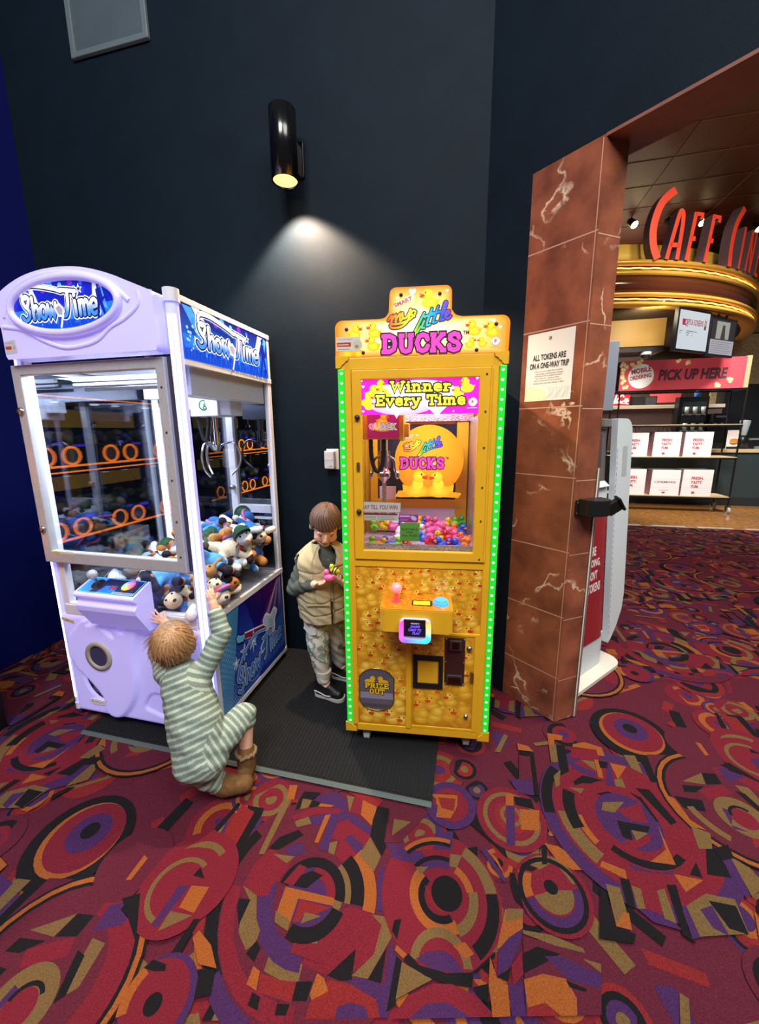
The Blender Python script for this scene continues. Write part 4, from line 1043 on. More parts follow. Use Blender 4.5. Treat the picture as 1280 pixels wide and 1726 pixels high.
g = G(); p = Print(g, (.0, -.0606, 0), (1, 0, 0), (0, 0, 1)); p.poly([(.035, 1.835), (.10, 1.84), (.095, 1.893), (.035, 1.888)], 'c8c6cc'); p.rect(.037, 1.855, .07, 1.868, 'b84a34'); p.disc(.085, 1.862, .008, c='b8b0a0'); p.text('Service and Support', .038, 1.878, .045, .005, '404048'); g.build('support_sticker', prt, hd, colors=True, fix=False)
# --- side: lit sign, glass, lower artwork panel  (u runs to the back)
SO = lambda y, z, e=0: (AW + .0015 + e, y, z)
g = G(); W_, H_ = AD - .075, .225; p = Print(g, SO(.045, 1.80), (0, 1, 0), (0, 0, 1), .00008); stage_art(p, W_, H_)
g.box(AW - .012, AW + .0012, .04, AD - .03, 1.797, 2.03, 0, rgb('101050')); g.build('side_sign', prt_lit, A, colors=True, fix=False)
g = G(); g.box(AW - .016, AW - .011, .035, AD - .03, .63, 1.78); g.build('side_pane', clear, A)
g = G(); g.box(.011, .016, .035, AD - .03, .63, 1.78); g.build('left_pane', sideglass, A)
g = G(); g.box(.035, AD * 0 + AW - .03, AD - .022, AD - .016, .63, 1.80); bp_ = g.build('back_pane', darkglass, A)
g = G(); g.box(.54, .585, AD - .045, AD - .022, .63, 1.70); g.box(.585, AW - .03, AD - .045, AD - .022, 1.0, 1.05); g.box(.585, AW - .03, AD - .045, AD - .022, .96, .972); g.box(.035, .06, AD - .045, AD - .022, .63, 1.75); g.build('back_frame', wht, bp_, .002)
g = G(); g.lathe([(0, -.03), (.014, -.03), (.014, 0)], (.563, AD - .045, 1.16), 14, axis='y'); g.build('back_lock', steel, bp_)
g = G(); W_, H_ = AD - .07, .515; g.box(AW - .012, AW + .0012, .04, AD - .02, .078, .598, 0, rgb('1c1c88'))
p = Print(g, SO(.045, .08), (0, 1, 0), (0, 0, 1), .00006)
cols_ = ['4aa0e0', '1c1c88', '1a1a78', '14145c']
p.poly([(0, 0), (W_, 0), (W_, H_), (0, H_)], ['4a90d8', '2a50c0', '0c1048', '4a9ad8']); p.poly([(.1, 0), (W_, 0), (W_, H_), (.22, H_)], ['2a58d0', '3a70d8', '1a1a70', '141478']); p.poly([(.28, H_), (W_, H_), (.58, .28), (.36, .3)], ['14105c', '5a0a58', '24106a', '18147a'])
V_ = (W_ * .93, H_ * 1.04)
for k, (a, c) in enumerate(((-.30, '7a1050'), (-.235, 'b8b8d8'), (-.17, '7a1050'), (-.12, '9a9ac8'), (-.07, '6a0c4c'), (-.03, '8a92c8'))): p.poly([(V_[0] - .012 + .006 * k, H_ * .985), (V_[0] + .002 + .006 * k, H_ * .985), (V_[0] + a + .06, H_ * .5), (V_[0] + a, H_ * .52)], [c, c, '20127a', '20127a'])
for i in range(16):
    for j in range(22):
        x, y = .012 + i * .0145 + (j % 2) * .007, H_ - .012 - j * .0155 - i * .012; rr = .0052 * (1 - i / 17) * (1 - j / 40)
        if y > .1: p.disc(x, y, rr, c='a8dcf8', n=6); p.k -= 1
for i in range(14):
    for j in range(10):
        x, y = .01 + i * .0145 + (j % 2) * .007, .008 + j * .0135; rr = .0052 * (1 - j / 11)
        p.disc(x, y, rr, c='9cd4f6', n=6); p.k -= 1
        x, y = W_ - .01 - i * .012, .07 + j * .022 + (i % 2) * .01; p.disc(x, y, .0045 * (1 - i / 14), c='6aa8e8', n=6); p.k -= 1
p.k += 1
T2 = lambda pts: [(y - .045, z - .08) for y, z in pts]
p.poly(T2([(.215, .435), (.24, .45), (.262, .435), (.30, .425), (.31, .395), (.28, .37), (.225, .395)]), '0c1038'); p.poly(T2([(.222, .43), (.242, .443), (.262, .428), (.298, .418), (.303, .398), (.28, .385), (.232, .4)]), '5ab0ec')
p.poly(T2([(.30, .426), (.515, .372), (.512, .318), (.298, .385)]), 'e0e4f0'); p.poly(T2([(.30, .418), (.515, .362), (.512, .322), (.298, .388)]), '8a1446')
p.poly(smoothpath(T2([(.485, .395), (.53, .43), (.575, .40), (.625, .425), (.665, .385), (.63, .345), (.625, .29), (.585, .235), (.55, .262), (.505, .225), (.45, .205), (.445, .25), (.49, .285), (.515, .33)]), 3, True), 'dfe6f4'); p.poly(smoothpath(T2([(.495, .385), (.53, .415), (.575, .388), (.62, .41), (.648, .382), (.615, .345), (.61, .295), (.583, .25), (.55, .277), (.515, .25), (.5, .3), (.525, .335)]), 3, True), 'b8c6e0'); p.poly(smoothpath(T2([(.51, .275), (.55, .275), (.58, .25), (.55, .235), (.5, .225), (.46, .218), (.455, .245), (.49, .27)]), 3, True), '3a6cd4')
for k in range(4): p.line(T2([(.55, .37 - k * .018), (.6, .358 - k * .018)]), .003, '505878')
for cx, cy, r in ((.205, .30, .036), (.285, .325, .046), (.375, .34, .058)):
    a, b = T2([(cx, cy)])[0]; p.star(a, b, r, 'b8dcf8', 82); p.star(a, b, r * .72, '2a52c0', 82); p.star(a, b, r * .5, 'e0f0fc', 82); p.poly([(a - .01, b - r * .5), (a + .01, b - r * .5), (a - .01, b - r * 1.3)], '8ab8f0')
p.ring(.33, .15, .125, .129, '8aa0d8', 60, 300)
def swo2(s): return [(.16 + a * .5, .0 + b * .165 + a * .07) for a, b in s]
for wd, c in ((.036, '10123a'), (.024, 'b0c8ec'), (.014, '4a80dc')):
    p.line(swo2(smoothpath([(.08, .5), (.0, .75), (.1, 1.25), (.35, 1.55), (.6, 1.3)], 4)), wd * .9, c)
    for s in [ST['S']] + [q for k in ('h', 'o', 'w', 'T', 'i', 'm', 'e') for q in ST[k]]: p.line(swo2([(a, b * 1.5) for a, b in (s if len(s) < 4 else smoothpath(s, 2))]), wd, c)
for k in range(18): x = .38 + .017 * k; p.poly([(x - .008, .0), (x + .008, .0), (x + .012, .04 + .02 * (k % 3)), (x, .03), (x - .008, .045 + .02 * (k % 2))], '14289a')
g.build('side_panel', prt, A, colors=True, fix=False)
# --- inside: deck, white head beam, rails, carriage and claw, acrylic chute
g = G(); g.box(.03, AW - .03, .03, AD - .03, .60, .622); g.build('toy_deck', mat('deck_grey', 'd4d4de', rough=.5), A)
g = G(); g.box(.04, AW - .04, AD - .12, AD - .05, 1.70, 1.80); g.box(AW - .14, AW - .025, .10, AD - .05, 1.66, 1.80); g.box(.04, AW - .04, .05, AD - .05, 1.80, 1.812); g.build('head_beam', mat('beam_white', 'dfe2ee', rough=.5), A, .003)
g = G(); g.cone((.06, .2, 1.735), (AW - .05, .2, 1.735), .009, .009, 12); g.cone((.06, .26, 1.72), (AW - .05, .26, 1.72), .009, .009, 12); g.box(.06, AW - .06, .19, .27, 1.75, 1.77); g.box(AW - .11, AW - .04, .04, .12, 1.70, 1.795); build_each(g, 'rail', alum, A)
cx, cy = .62, .50
g = G(); g.box(cx - .085, cx + .085, cy - .075, cy + .075, 1.58, 1.70); g.box(cx + .085, cx + .15, cy - .06, cy + .05, 1.585, 1.69); g.box(cx - .15, cx - .09, cy - .04, cy + .04, 1.62, 1.70); car = g.build('claw_carriage', mat('carriage_white', 'd4d8e4', rough=.4), A, .005)
for nn_, yy in (('maker_mark', -1),):
    g = G(); p = Print(g, (cx, cy - .0765, 1.64), (1, 0, 0), (0, 0, 1)); p.ring(0, 0, .02, .028, '2a5a40', 60, 330); p.text('A', -.006, -.02, .028, .036, '2a5a40', .03); g.build(nn_, prt, car, colors=True, fix=False); g = G(); p2 = Print(g, (cx - .0865, cy, 1.64), (0, -1, 0), (0, 0, 1)); p2.ring(0, 0, .02, .028, '2a5a40', 60, 330); p2.text('A', -.006, -.02, .028, .036, '2a5a40', .03); g.build(nn_, prt, car, colors=True, fix=False)
g = G(); g.cone((cx, cy, 1.58), (cx, cy, 1.50), .022, .02, 16); g.cone((cx, cy, 1.50), (cx, cy, 1.43), .03, .026, 16); g.cone((cx, cy, 1.43), (cx, cy, 1.40), .04, .02, 16)
for a in (30, 150, 270):
    d = Vector((cos(radians(a)), sin(radians(a)), 0))
    g.tube(smoothpath([Vector((cx, cy, 1.43)) + d * .03, Vector((cx, cy, 1.44)) + d * .09, Vector((cx, cy, 1.38)) + d * .125, Vector((cx, cy, 1.31)) + d * .115, Vector((cx, cy, 1.26)) + d * .07], 5), .0065, 8)
g.build('claw', chrome, car)
g = G(); n = 90
g.tube([(cx - .06 + .035 * sin(pi * k / n) * 0 + .07 * k / n, cy - .05 + .0 * k, 1.58 - .13 * sin(pi * k / n)) for k in range(n + 1)], [.009 + .0025 * (k % 2) for k in range(n + 1)], 8); g.build('coiled_cable', mat('cable_black', '121214', rough=.5), car)
ac = glass('acrylic', 'eef4f8', 1.45, 'ffffff', .03)
g = G(); g.box(.03, .36, .235, .24, .62, 1.02); g.box(.357, .362, .03, .24, .62, 1.02); g.tube([(.03, .237, 1.02), (.36, .237, 1.02), (.36, .03, 1.02)], .003, 6); g.build('chute_wall', ac, A)
for x, y, z, sx, sy, e in ((.40, .40, 1.795, .6, .12, 17), (.40, .12, 1.795, .6, .06, 9)):
    lt = lamp('machine_lamp', 'AREA', (0, 0, 0), (0, 0, -1), e, (.88, .92, 1), sx, sy); lt.parent = A; lt.location = (x, y, z); lt.rotation_euler = (0, 0, 0)
for x, y in ((AW - .05, .05), (.05, AD - .05)):
    g = G(); g.box(x - .012, x + .012, y - .012, y + .012, .65, 1.77); g.build('inner_light', mat('inner_led', 'ffffff', emit=1.6, ecol='dfe6ff'), A)
# --- control panel

g = G(); X0, X1 = .262, .592
g.prism([(-.02, .828), (-.122, .788), (-.128, .775), (-.108, .758), (-.108, .742), (-.124, .728), (-.118, .702), (-.06, .60), (-.02, .60)], X0, X1, 0, plane='yz'); cp = g.build('control_panel', shell, A, .005, 3)
sl = Vector((0, -.102, -.040)).normalized(); NB = Vector((0, -.040 * -1 * -1, .102)).normalized()
def onpanel(x, t, h=0): return Vector((X0 + .01 + x, -.023, .8272)) + sl * t + NB * h
Wc, Hc = X1 - X0 - .02, .098
g = G(); p = Print(g, onpanel(0, 0, .0006), (1, 0, 0), sl); p.n = NB
p.rect(0, 0, Wc, Hc, '101440'); p.poly([(0, 0), (.1, 0), (.06, Hc), (0, Hc)], '2a78c0'); p.poly([(.12, .05), (.18, .045), (.2, Hc), (.1, Hc)], '2060b8'); p.poly([(.2, 0), (Wc, 0), (Wc, .02), (.24, .035)], '1a1c70'); p.line([(.008, .004), (Wc - .008, .004), (Wc - .008, Hc - .004), (.008, Hc - .004)], .003, '50b0d8', closed=True)
for k in range(26): p.disc(.19 + (k % 13) * .009, Hc - .016 + .007 * (k // 13), .0026, c='c0d0f0', n=6)
p.disc(.07, .045, .03, c='0a0a10'); g.build('panel_print', prt_lit, cp, colors=True, fix=False)
g = G(); g.cone(onpanel(.07, .045), onpanel(.07, .045, .045), .007, .007, 12); g.build('joystick', steel, cp)
g = G(); g.ell(onpanel(.07, .045, .06), .022); g.build('joystick_ball', mat('crystal_ball', 'd8dce8', rough=.1, trans=.5, noise=.3, nscale=90), cp)
g = G(); g.cone(onpanel(.245, .045), onpanel(.245, .045, .010), .036, .032, 32, 0, rgb('303040'))
cb = onpanel(.245, .045, .0105)
hues = ['f03030', 'f07020', 'f0c020', 'e0f020', '40e060', '20d0e0', '4060f0', 'a040f0', 'f030c0']
vs = [cb]; cc = [rgb('ff90a0')]
for k in range(37): a = 2 * pi * k / 36; vs.append(cb + Vector((1, 0, 0)) * (.030 * cos(a)) + sl * (.030 * sin(a))); q = k / 36 * 9; h0, h1 = rgb(hues[int(q) % 9]), rgb(hues[(int(q) + 1) % 9]); cc.append(tuple(h0[i] + (h1[i] - h0[i]) * (q % 1) for i in range(3)))
g.add(vs, [(0, k + 1, k + 2) for k in range(36)], 0, False, cc); g.build('rainbow_button', prt_lit, cp, colors=True, fix=False)
g = G(); p = Print(g, onpanel(.15, .05, .0012), (1, 0, 0), sl); p.n = NB; p.rect(0, 0, .03, .018, '200408'); p.line([(.008, .004), (.022, .004), (.022, .014), (.008, .014)], .003, 'ff2020', closed=True); g.build('credit_display', prt_glow, cp, colors=True, fix=False)

# ---------------------------------------------------------------- plush toys heaped in the machine
fur = mat('plush_fur', attr=True, rough=.95, noise=.18, nscale=160, bump=.8, bscale=500, spec=.1)
felt = mat('plush_felt', attr=True, rough=.9, spec=.1)
def plush(kind, sc_=1.0):
    """a soft toy about 24 cm long lying along +x: body, head at +x; face towards +z"""
    base = {'cream': 'e6d2ae', 'snow': 'd8dce4', 'bear': 'a8703c', 'blue': 'dcd3c6', 'black': '24222a', 'deer': 'b8824c', 'bunny': 'e2dbd2'}[kind]
    limbs = [('e', (0, 0, 0), (.068, .052, .05)), ('e', (.1, 0, .012), (.05, .048, .046)), ('e', (.142, 0, .012), (.022, .024, .02)),
             ('c', (.04, .045, .005), (.075, .105, .0), .021, .022), ('c', (.04, -.045, .005), (.06, -.11, .02), .021, .022),
             ('c', (-.05, .03, -.005), (-.12, .055, .0), .024, .027), ('c', (-.05, -.03, -.005), (-.125, -.045, .005), .024, .027)]
    if kind in ('cream', 'bunny'): limbs += [('c', (.1, .04, .03), (.06, .085, .02), .014, .017), ('c', (.1, -.04, .03), (.07, -.09, .035), .014, .017)]
    elif kind == 'deer': limbs += [('c', (.1, .035, .045), (.08, .07, .07), .011, .012), ('c', (.1, -.035, .045), (.08, -.07, .07), .011, .012)]
    elif kind in ('bear', 'black'): limbs += [('e', (.09, .042, .048), (.02, .02, .018)), ('e', (.09, -.042, .048), (.02, .02, .018))]
    me = blob(limbs, .007, 2)
    def fn(c, n):
        if kind == 'blue' and -.07 < c.x < .055: return '3f78c4' if abs(c.y) > .03 or c.z < .03 else '4a86d0'
        if kind == 'blue' and c.x <= -.07: return '2a2a30' if c.x < -.115 else 'c08a58'
        if kind == 'bear' and -.05 < c.x < .04 and c.z > .02: return 'd8b890'
        if kind == 'black' and c.x > .115: return 'e8cfae'
        if kind == 'black' and -.06 < c.x < .05 : return '5a9ed0'
        if kind == 'cream' and abs(c.y) > .095 : return '2a2526'
        return base
    paint(me, fn); return me
PL_ME = {k: plush(k) for k in ('cream', 'snow', 'bear', 'blue', 'black', 'deer', 'bunny')}
PL_NAME = {'cream': 'plush_goat', 'snow': 'plush_snowman', 'bear': 'plush_bear', 'blue': 'plush_mouse', 'black': 'plush_puppy', 'deer': 'plush_reindeer', 'bunny': 'plush_bunny'}
PL_TXT = {'cream': 'cream plush goat', 'snow': 'white plush snowman', 'bear': 'brown plush bear', 'blue': 'blue-jacketed plush mouse', 'black': 'black plush puppy', 'deer': 'red-nosed plush reindeer', 'bunny': 'off-white plush bunny'}
def parts_for(kind):
    L_ = []
    
    for s_ in (1, -1): g = G(); g.ell((.128, .02 * s_, .045), .006); L_.append(('eye', g, [mat('bead_black', '0c0c0c', rough=.15)]))
    g = G(); g.ell((.162, 0, .018), (.008, .01, .008)); L_.append(('nose', g, [mat('nose_red', 'b01818', rough=.5) if kind == 'deer' else mat('nose_dark', '281814', rough=.5) if kind != 'snow' else mat('nose_orange', 'd87020', rough=.6)]))
    if kind == 'snow':
        g = G(); g.cone((.115, 0, .045), (.095, 0, .062), .052, .05, 18); g.ell((.092, 0, .065), (.036, .036, .03)); L_.append(('hat', g, [mat('felt_green', '1f4a30', rough=.9)]))
        g = G(); g.torus((.055, 0, 0), .045, .014, 24, 8, nrm=(1, 0, 0)); L_.append(('scarf', g, [mat('felt_green', '1f4a30', rough=.9)]))
    if kind == 'blue':
        g = G(); g.cone((.118, 0, .03), (.105, 0, .05), .05, .052, 20); g.ell((.1, 0, .052), (.04, .048, .035)); L_.append(('hat', g, [mat('felt_blue', '2f66b0', rough=.9)]))
        g = G(); g.torus((.108, 0, .045), .05, .009, 24, 8, nrm=(-.5, 0, 1)); L_.append(('hat_band', g, [mat('felt_pink', 'd8608c', rough=.9)]))
    if kind in ('deer', 'cream', 'bear'):
        g = G(); g.torus((.052, 0, .0), .047, .009, 24, 8, nrm=(1, 0, 0)); L_.append(('scarf', g, [mat('felt_red', 'a02030', rough=.9) if kind != 'bear' else mat('felt_blue', '2f66b0', rough=.9)]))
    return L_
PL_PARTS = {}
for k in PL_ME:
    PL_PARTS[k] = []
    for nm, g, ms in parts_for(k):
        o = g.build(nm, ms); PL_PARTS[k].append((nm, o.data)); bpy.data.objects.remove(o)
g = G(); p = Print(g, (0, 0, 0), (1, 0, 0), (0, 1, 0), .0003); g.box(0, .05, 0, .068, -.0012, 0, 0, rgb('e4e2ea'))
p.rect(0, .054, .05, .068, 'b02838')
for k in range(16): p.disc(.006 + .0125 * (k % 4), .008 + .0125 * (k // 4), .0032, c=['a83a4a', '3a6ab0', '3a8a58', '404048'][(k * 7) % 4], n=6)
o = g.build('tag', prt, colors=True); TAG_ME = o.data; bpy.data.objects.remove(o)
spots = []
RP = random.Random(21)
# heap: layers of (x, y, z); higher to the back right, open at the chute on the left front
def height(x, y): return .67 + .17 * sm((y - .02) / .62) * (.35 + .65 * sm((x - .2) / .35)) - .0 * x
seqk = ['cream', 'snow', 'blue', 'bear', 'bunny', 'deer', 'black']
n = 0
order = []
for row, y in enumerate((.10, .19, .28, .37, .46, .55, .64, .70)):
    xs = [x for x in (.10, .22, .34, .46, .57, .67, .745) if (x > .42 or y > .27)]
    for ix, x in enumerate(xs): order.append((row, ix, x + RP.uniform(-.025, .025), y + RP.uniform(-.02, .02), 0))
for row, y in enumerate((.15, .27, .39, .51, .62)):
    for ix, x in enumerate((.40, .52, .63, .72)):
        if x > .45 or y > .35: order.append((row, ix, x, y, 1))
side_kinds = {0: 'cream', 1: 'black', 2: 'cream', 3: 'snow', 4: 'blue', 5: 'bear', 6: 'blue', 7: 'deer'}
cnt = {}
ordw = ['first', 'second', 'third', 'fourth', 'fifth', 'sixth', 'seventh', 'eighth', 'ninth', 'tenth', 'eleventh', 'twelfth']
order += [(0, 4, .745, .10, 2), (1, 4, .745, .20, 2), (2, 4, .74, .30, 2)]
for row, ix, x, y, lay in order:
    edge = x > .71
    kind = side_kinds[row] if edge else seqk[RP.randrange(7)]
    if row == 0 and x < .66: kind = ['bear', 'black', 'blue', 'black'][ix % 4]
    z = height(x, y) + RP.uniform(-.012, .02) + (.085 if lay else 0)
    x = min(x, .735); y = min(max(y, .10), .645)
    if lay == 2: kind = ('bunny', 'blue', 'bear')[row]; z = .672; edge = True
    cnt[kind] = cnt.get(kind, 0) + 1
    me = PL_ME[kind]; o = bpy.data.objects.new(PL_NAME[kind], me); 
    if not me.materials: me.materials.append(fur)
    col.objects.link(o)
    M = Matrix.Translation(A0) @ Matrix.Rotation(YA, 4, 'Z') @ Matrix.Translation((x, y, z))
    yaw = RP.uniform(0, 2 * pi)
    if edge or x > .62: yaw = RP.choice([-1.2, -.6, 2.2, 2.8, 1.2]) + RP.uniform(-.3, .3)
    rl = RP.uniform(-.7, .7) if not edge else RP.uniform(.1, .9); pt = RP.uniform(-.35, .5)
    o.matrix_world = M @ Matrix.Rotation(yaw, 4, 'Z') @ Matrix.Rotation(-pt, 4, 'Y') @ Matrix.Rotation(rl, 4, 'X') @ Matrix.Scale(RP.uniform(.82, 1.0), 4)
    place = ('lying against the side glass, %s from the front post' % ordw[row]) if edge else ('in the %s row behind the window, %s from the chute' % (ordw[row], ordw[ix]))
    if lay == 2: place = 'low on the deck by the side glass, %s from the front post' % ordw[row]
    elif lay: place = ('atop the heap, %s back along the side glass' % ordw[row]) if edge else ('atop the heap, row %s from the window, %s from the chute' % (('one', 'two', 'three', 'four', 'five')[row], ordw[ix]))
    tag(o, PL_TXT[kind] + ' ' + place, 'plush toy', 'plush toys heaped in the claw machine')
    for nm, dm in PL_PARTS[kind]:
        c = bpy.data.objects.new(nm, dm); col.objects.link(c); c.parent = o
    if (row * 3 + ix) % 3 == 0 or (edge and row % 2 == 0):
        c = bpy.data.objects.new('tag', TAG_ME); col.objects.link(c); c.parent = o
        c.location = (-.02, -.075, .035); c.rotation_euler = (RP.uniform(.2, 1.2), RP.uniform(-.4, .4), RP.uniform(-.6, .6))

# ================================================================ the yellow duck machine
yel = mat('yellow_enamel', 'e6ae22', rough=.38, noise=.04, nscale=9)
yel2 = mat('yellow_inside', 'd8aa20', rough=.45)
B = thing('duck_machine', B0, YB, 'yellow prize machine with duck artwork and green light strips', 'prize machine')
BW, BD, BZ0, BZ1 = .663, .535, .085, 1.785
g = G()
g.box(0, .028, .01, BD, BZ0, BZ1); g.box(BW - .028, BW, .01, BD, BZ0, BZ1); g.box(.02, BW - .02, BD - .02, BD, BZ0, BZ1); g.box(.02, BW - .02, .02, BD - .02, BZ1 - .03, BZ1); g.box(.02, BW - .02, .02, BD - .02, BZ0, .11); g.box(.02, BW - .02, .02, BD - .02, .905, .925)
g.build('cabinet', yel2, B)
g = G(); g.box(.03, .057, -.004, .03, BZ0, BZ1); g.box(.607, .634, -.004, .03, BZ0, BZ1); g.box(.0, BW, -.004, .03, 1.737, BZ1); g.box(.0, BW, -.004, .03, BZ0, .122); g.box(.05, .61, -.004, .03, .914, .948); g.build('front_frame', yel, B, .003)
for x in (0, BW):
    s_ = 1 if x == 0 else -1
    g = G(); g.prism([(x - s_ * .004, 1.745), (x + s_ * .012, 1.745), (x + s_ * .02, 1.752), (x + s_ * .022, 1.758), (x + s_ * .03, 1.762), (x + s_ * .036, 1.77), (x + s_ * .046, 1.775), (x + s_ * .05, 1.79), (x - s_ * .004, 1.79)], -.009, -.003); g.prism([(x - s_ * .004, BZ0 - .003), (x + s_ * .05, BZ0 - .003), (x + s_ * .046, .1), (x + s_ * .03, .112), (x + s_ * .02, .124), (x - s_ * .004, .13)], -.009, -.003); build_each(g, 'corner_bracket', yel, B, bevel=.0015)
# --- green light strips
gl = mat('green_glow', '18a824', rough=.4, emit=.72, ecol='28d832'); gd = mat('green_led', 'ffffff', emit=9, ecol='8cffa0')
for x0 in (.003, .637):
    g = G(); g.box(x0, x0 + .026, -.008, .012, .125, 1.742); ls = g.build('light_strip', gl, B, .004)
    g = G()
    for k in range(44):
        z = .14 + k * (1.585 / 43); g.ell((x0 + .0155 if x0 < .1 else x0 + .0105, -.0085, z), (.0055, .002, .0042), None, 8, 6)
    build_each(g, 'led', gd, ls)
# --- header sign
HB = [(-.004, 1.787), (-.003, 1.895)] + [(.027 - .03 * cos(radians(a)), 1.893 + .03 * sin(radians(a))) for a in range(15, 91, 15)] + smoothpath([(.17, 1.923), (.195, 1.928), (.210, 1.946)], 4) + [(.213, 2.005)] + [(.237 - .024 * cos(radians(a)), 2.008 + .024 * sin(radians(a))) for a in range(15, 91, 15)] + [(.424 + .024 * sin(radians(a)), 2.008 + .024 * cos(radians(a))) for a in range(0, 91, 15)] + [(.449, 1.946)] + smoothpath([(.451, 1.944), (.465, 1.928), (.49, 1.921)], 4) + [(.636 + .03 * sin(radians(a)), 1.89 + .03 * cos(radians(a))) for a in range(0, 91, 15)] + [(.664, 1.785)]
g = G(); g.prism(HB, -.004, .012, 0, rgb('c87818'))
p = Print(g, (0, -.0042, 0), (1, 0, 0), (0, 0, 1), .00002)
ctr = (.33, 1.9); cen = rgb('fbe6b4'); edge = rgb('e8861c')
n = len(HB)
for sc_, c0, c1 in ((1.0, 'e07a18', 'e07a18'), (.965, 'f6c878', 'e88a20'), ):
    q = [(ctr[0] + (x - ctr[0]) * sc_, 1.875 + (z - 1.875) * sc_) for x, z in HB]
    p.raw([(ctr[0], 1.9)] + q, [(0, k + 1, (k + 1) % n + 1) for k in range(n)], [rgb(c0)] + [rgb(c1)] * n)
rings = [[(ctr[0], 1.9)] * n] + [[(ctr[0] + (x - ctr[0]) * f_ * .965, 1.875 + (z - 1.875) * f_ * .965) for x, z in HB] for f_ in (.45, .8, 1.0)]
p.raw([q for r_ in rings for q in r_], [(i * n + k, i * n + (k + 1) % n, (i + 1) * n + (k + 1) % n, (i + 1) * n + k) for i in range(3) for k in range(n)], [rgb(c_) for c_ in ('fef2d0', 'fbe2ac', 'f4bc60', 'e8882a') for k in range(n)])
for x, z, r in ((.30, 2.015, .014), (.243, 1.995, .006), (.43, 2.013, .006), (.19, 1.90, .006), (.60, 1.9, .012), (.63, 1.878, .006), (.22, 1.795, .006), (.06, 1.87, .005)): p.heart(x, z, r, 'fff2dc')
p.duck(.357, 2.002, .0205, 1, 'fff04a', 'e0b418')
for x, z, r, f in ((.082, 1.892, .0165, -1), (.145, 1.895, .0165, 1), (.14, 1.848, .0165, 1), (.525, 1.891, .0165, 1), (.593, 1.884, .0165, 1), (.527, 1.836, .0115, -1), (.562, 1.835, .0105, 1)): p.duck(x, z, r, f, 'fde23c', 'e0a818')
p.disc(.045, 1.80, .025, .014, 'f0c030', 'd89418'); p.disc(.09, 1.80, .022, .014, 'f0c030', 'd89418')
def ducks_logo(p, x, y, w, h, tm=True):
    slab(p, 'DUCKS', x, y, w, h, 'e845a8', '2c1c30', .17, .27)
    p.disc(x + .108 * w, y + .5 * h, .035 * w, .13 * h, '2c1c30', n=12)
    if tm: p.text('TM', x + w * 1.02, y + .86 * h, w * .075, h * .2, '3a2c20', .03)
p.poly([(.228, 1.957), (.304, 1.985), (.306, 2.0), (.30, 2.005), (.232, 1.978)], 'f4d4c0')
p.text('SMART', .234, 1.961, .072, .0155, 'd04030', .035, 0, 20)
script_little(p, .208, 1.858, .238, .112, '40363c')
ducks_logo(p, .182, 1.797, .305, .068)
def seal(p, x, y, r):
    p.disc(x, y, r, c='f0ece8', n=20); p.ring(x, y, r * .86, r * .97, 'c03a48', 30, 150, 10); p.ring(x, y, r * .86, r * .97, '3a3a8a', 190, 350, 12); p.text('F', x - r * .32, y - r * .4, r * .6, r * .85, 'c02838', .06)
seal(p, .615, 1.828, .0155); p.rect(.595, 1.808, .634, 1.8095, 'c8905a')
g.build('header_sign', prt_lit, B, colors=True, fix=False)
g = G()
for x, z in ((.257, 2.005), (.403, 2.003), (.043, 1.89), (.615, 1.889), (.108, 1.802), (.546, 1.799)): g.lathe([(0, -.010), (.0055, -.009), (.007, -.006), (.007, -.004)], (x, 0, z), 12, axis='y')
build_each(g, 'sign_screw', dkgrey, B)
g = G(); p = Print(g, (0, -.0062, 0), (1, 0, 0), (0, 0, 1)); p.rect(.001, 1.81, .098, 1.862, 'd2ccc0'); p.rect(.003, 1.826, .06, 1.842, 'a84830'); p.disc(.085, 1.832, .019, c='c4beb0'); p.disc(.083, 1.826, .007, c='a08a50'); p.text('Service and Support', .008, 1.85, .06, .006, '505050'); p.rect(.006, 1.832, .05, 1.835, 'e8d0c0'); p.rect(.006, 1.815, .055, 1.818, '8a8a88')
g.build('support_sticker', prt, B, colors=True, fix=False)
# --- upper door with window
g = G(); g.frame([(.059, .950), (.606, .950), (.606, 1.736), (.059, 1.736)], [(.098, .991), (.561, .991), (.561, 1.700), (.098, 1.700)], -.012, .012); bd = g.build('window_door', yel, B, .003)
g = G(); g.box(.09, .57, -.002, .003, .985, 1.706); g.build('door_pane', clear, bd)
g = G()
for z in (1.71, 1.57, 1.43, 1.27, 1.13, .965): g.lathe([(0, -.016), (.0035, -.015), (.004, -.012)], (.588, 0, z), 8, axis='y')
build_each(g, 'screw', dkgrey, bd)
g = G(); g.cone((.607, -.012, .955), (.607, -.012, 1.73), .0045, .0045, 10); g.build('hinge', yel, bd)
g = G()
for z in (1.553, 1.163): g.lathe([(0, -.024), (.009, -.024), (.011, -.018), (.011, -.012)], (.081, 0, z), 14, axis='y')
build_each(g, 'lock', dkgrey, bd)
g = G(); g.prism(rrect(.075, .088, 1.335, 1.372, .006), -.018, -.011); g.build('latch', mat('latch_metal', '8a7a50', rough=.35, metal=.8), bd, .002)
g = G(); p = Print(g, (0, -.0030, 0), (1, 0, 0), (0, 0, 1), .00002)
x0, z0, x1, z1 = .098, 1.563, .561, 1.700
p.rect(x0, z0, x1, z1, 'e01ca0'); p.disc(.26, 1.62, .15, .06, 'f6d4f2', 'ee8cd2'); p.heart(.24, 1.625, .075, 'f4ccf0'); p.heart(.40, 1.625, .075, 'f2c4ee'); p.disc(.33, 1.66, .13, .035, 'fbeaf8', 'f4ccf0')
for x, z, r in ((.105, 1.673, .006), (.104, 1.577, .005), (.553, 1.696, .006), (.465, 1.573, .004), (.10, 1.695, .004)): p.heart(x, z, r, 'fce0f4')
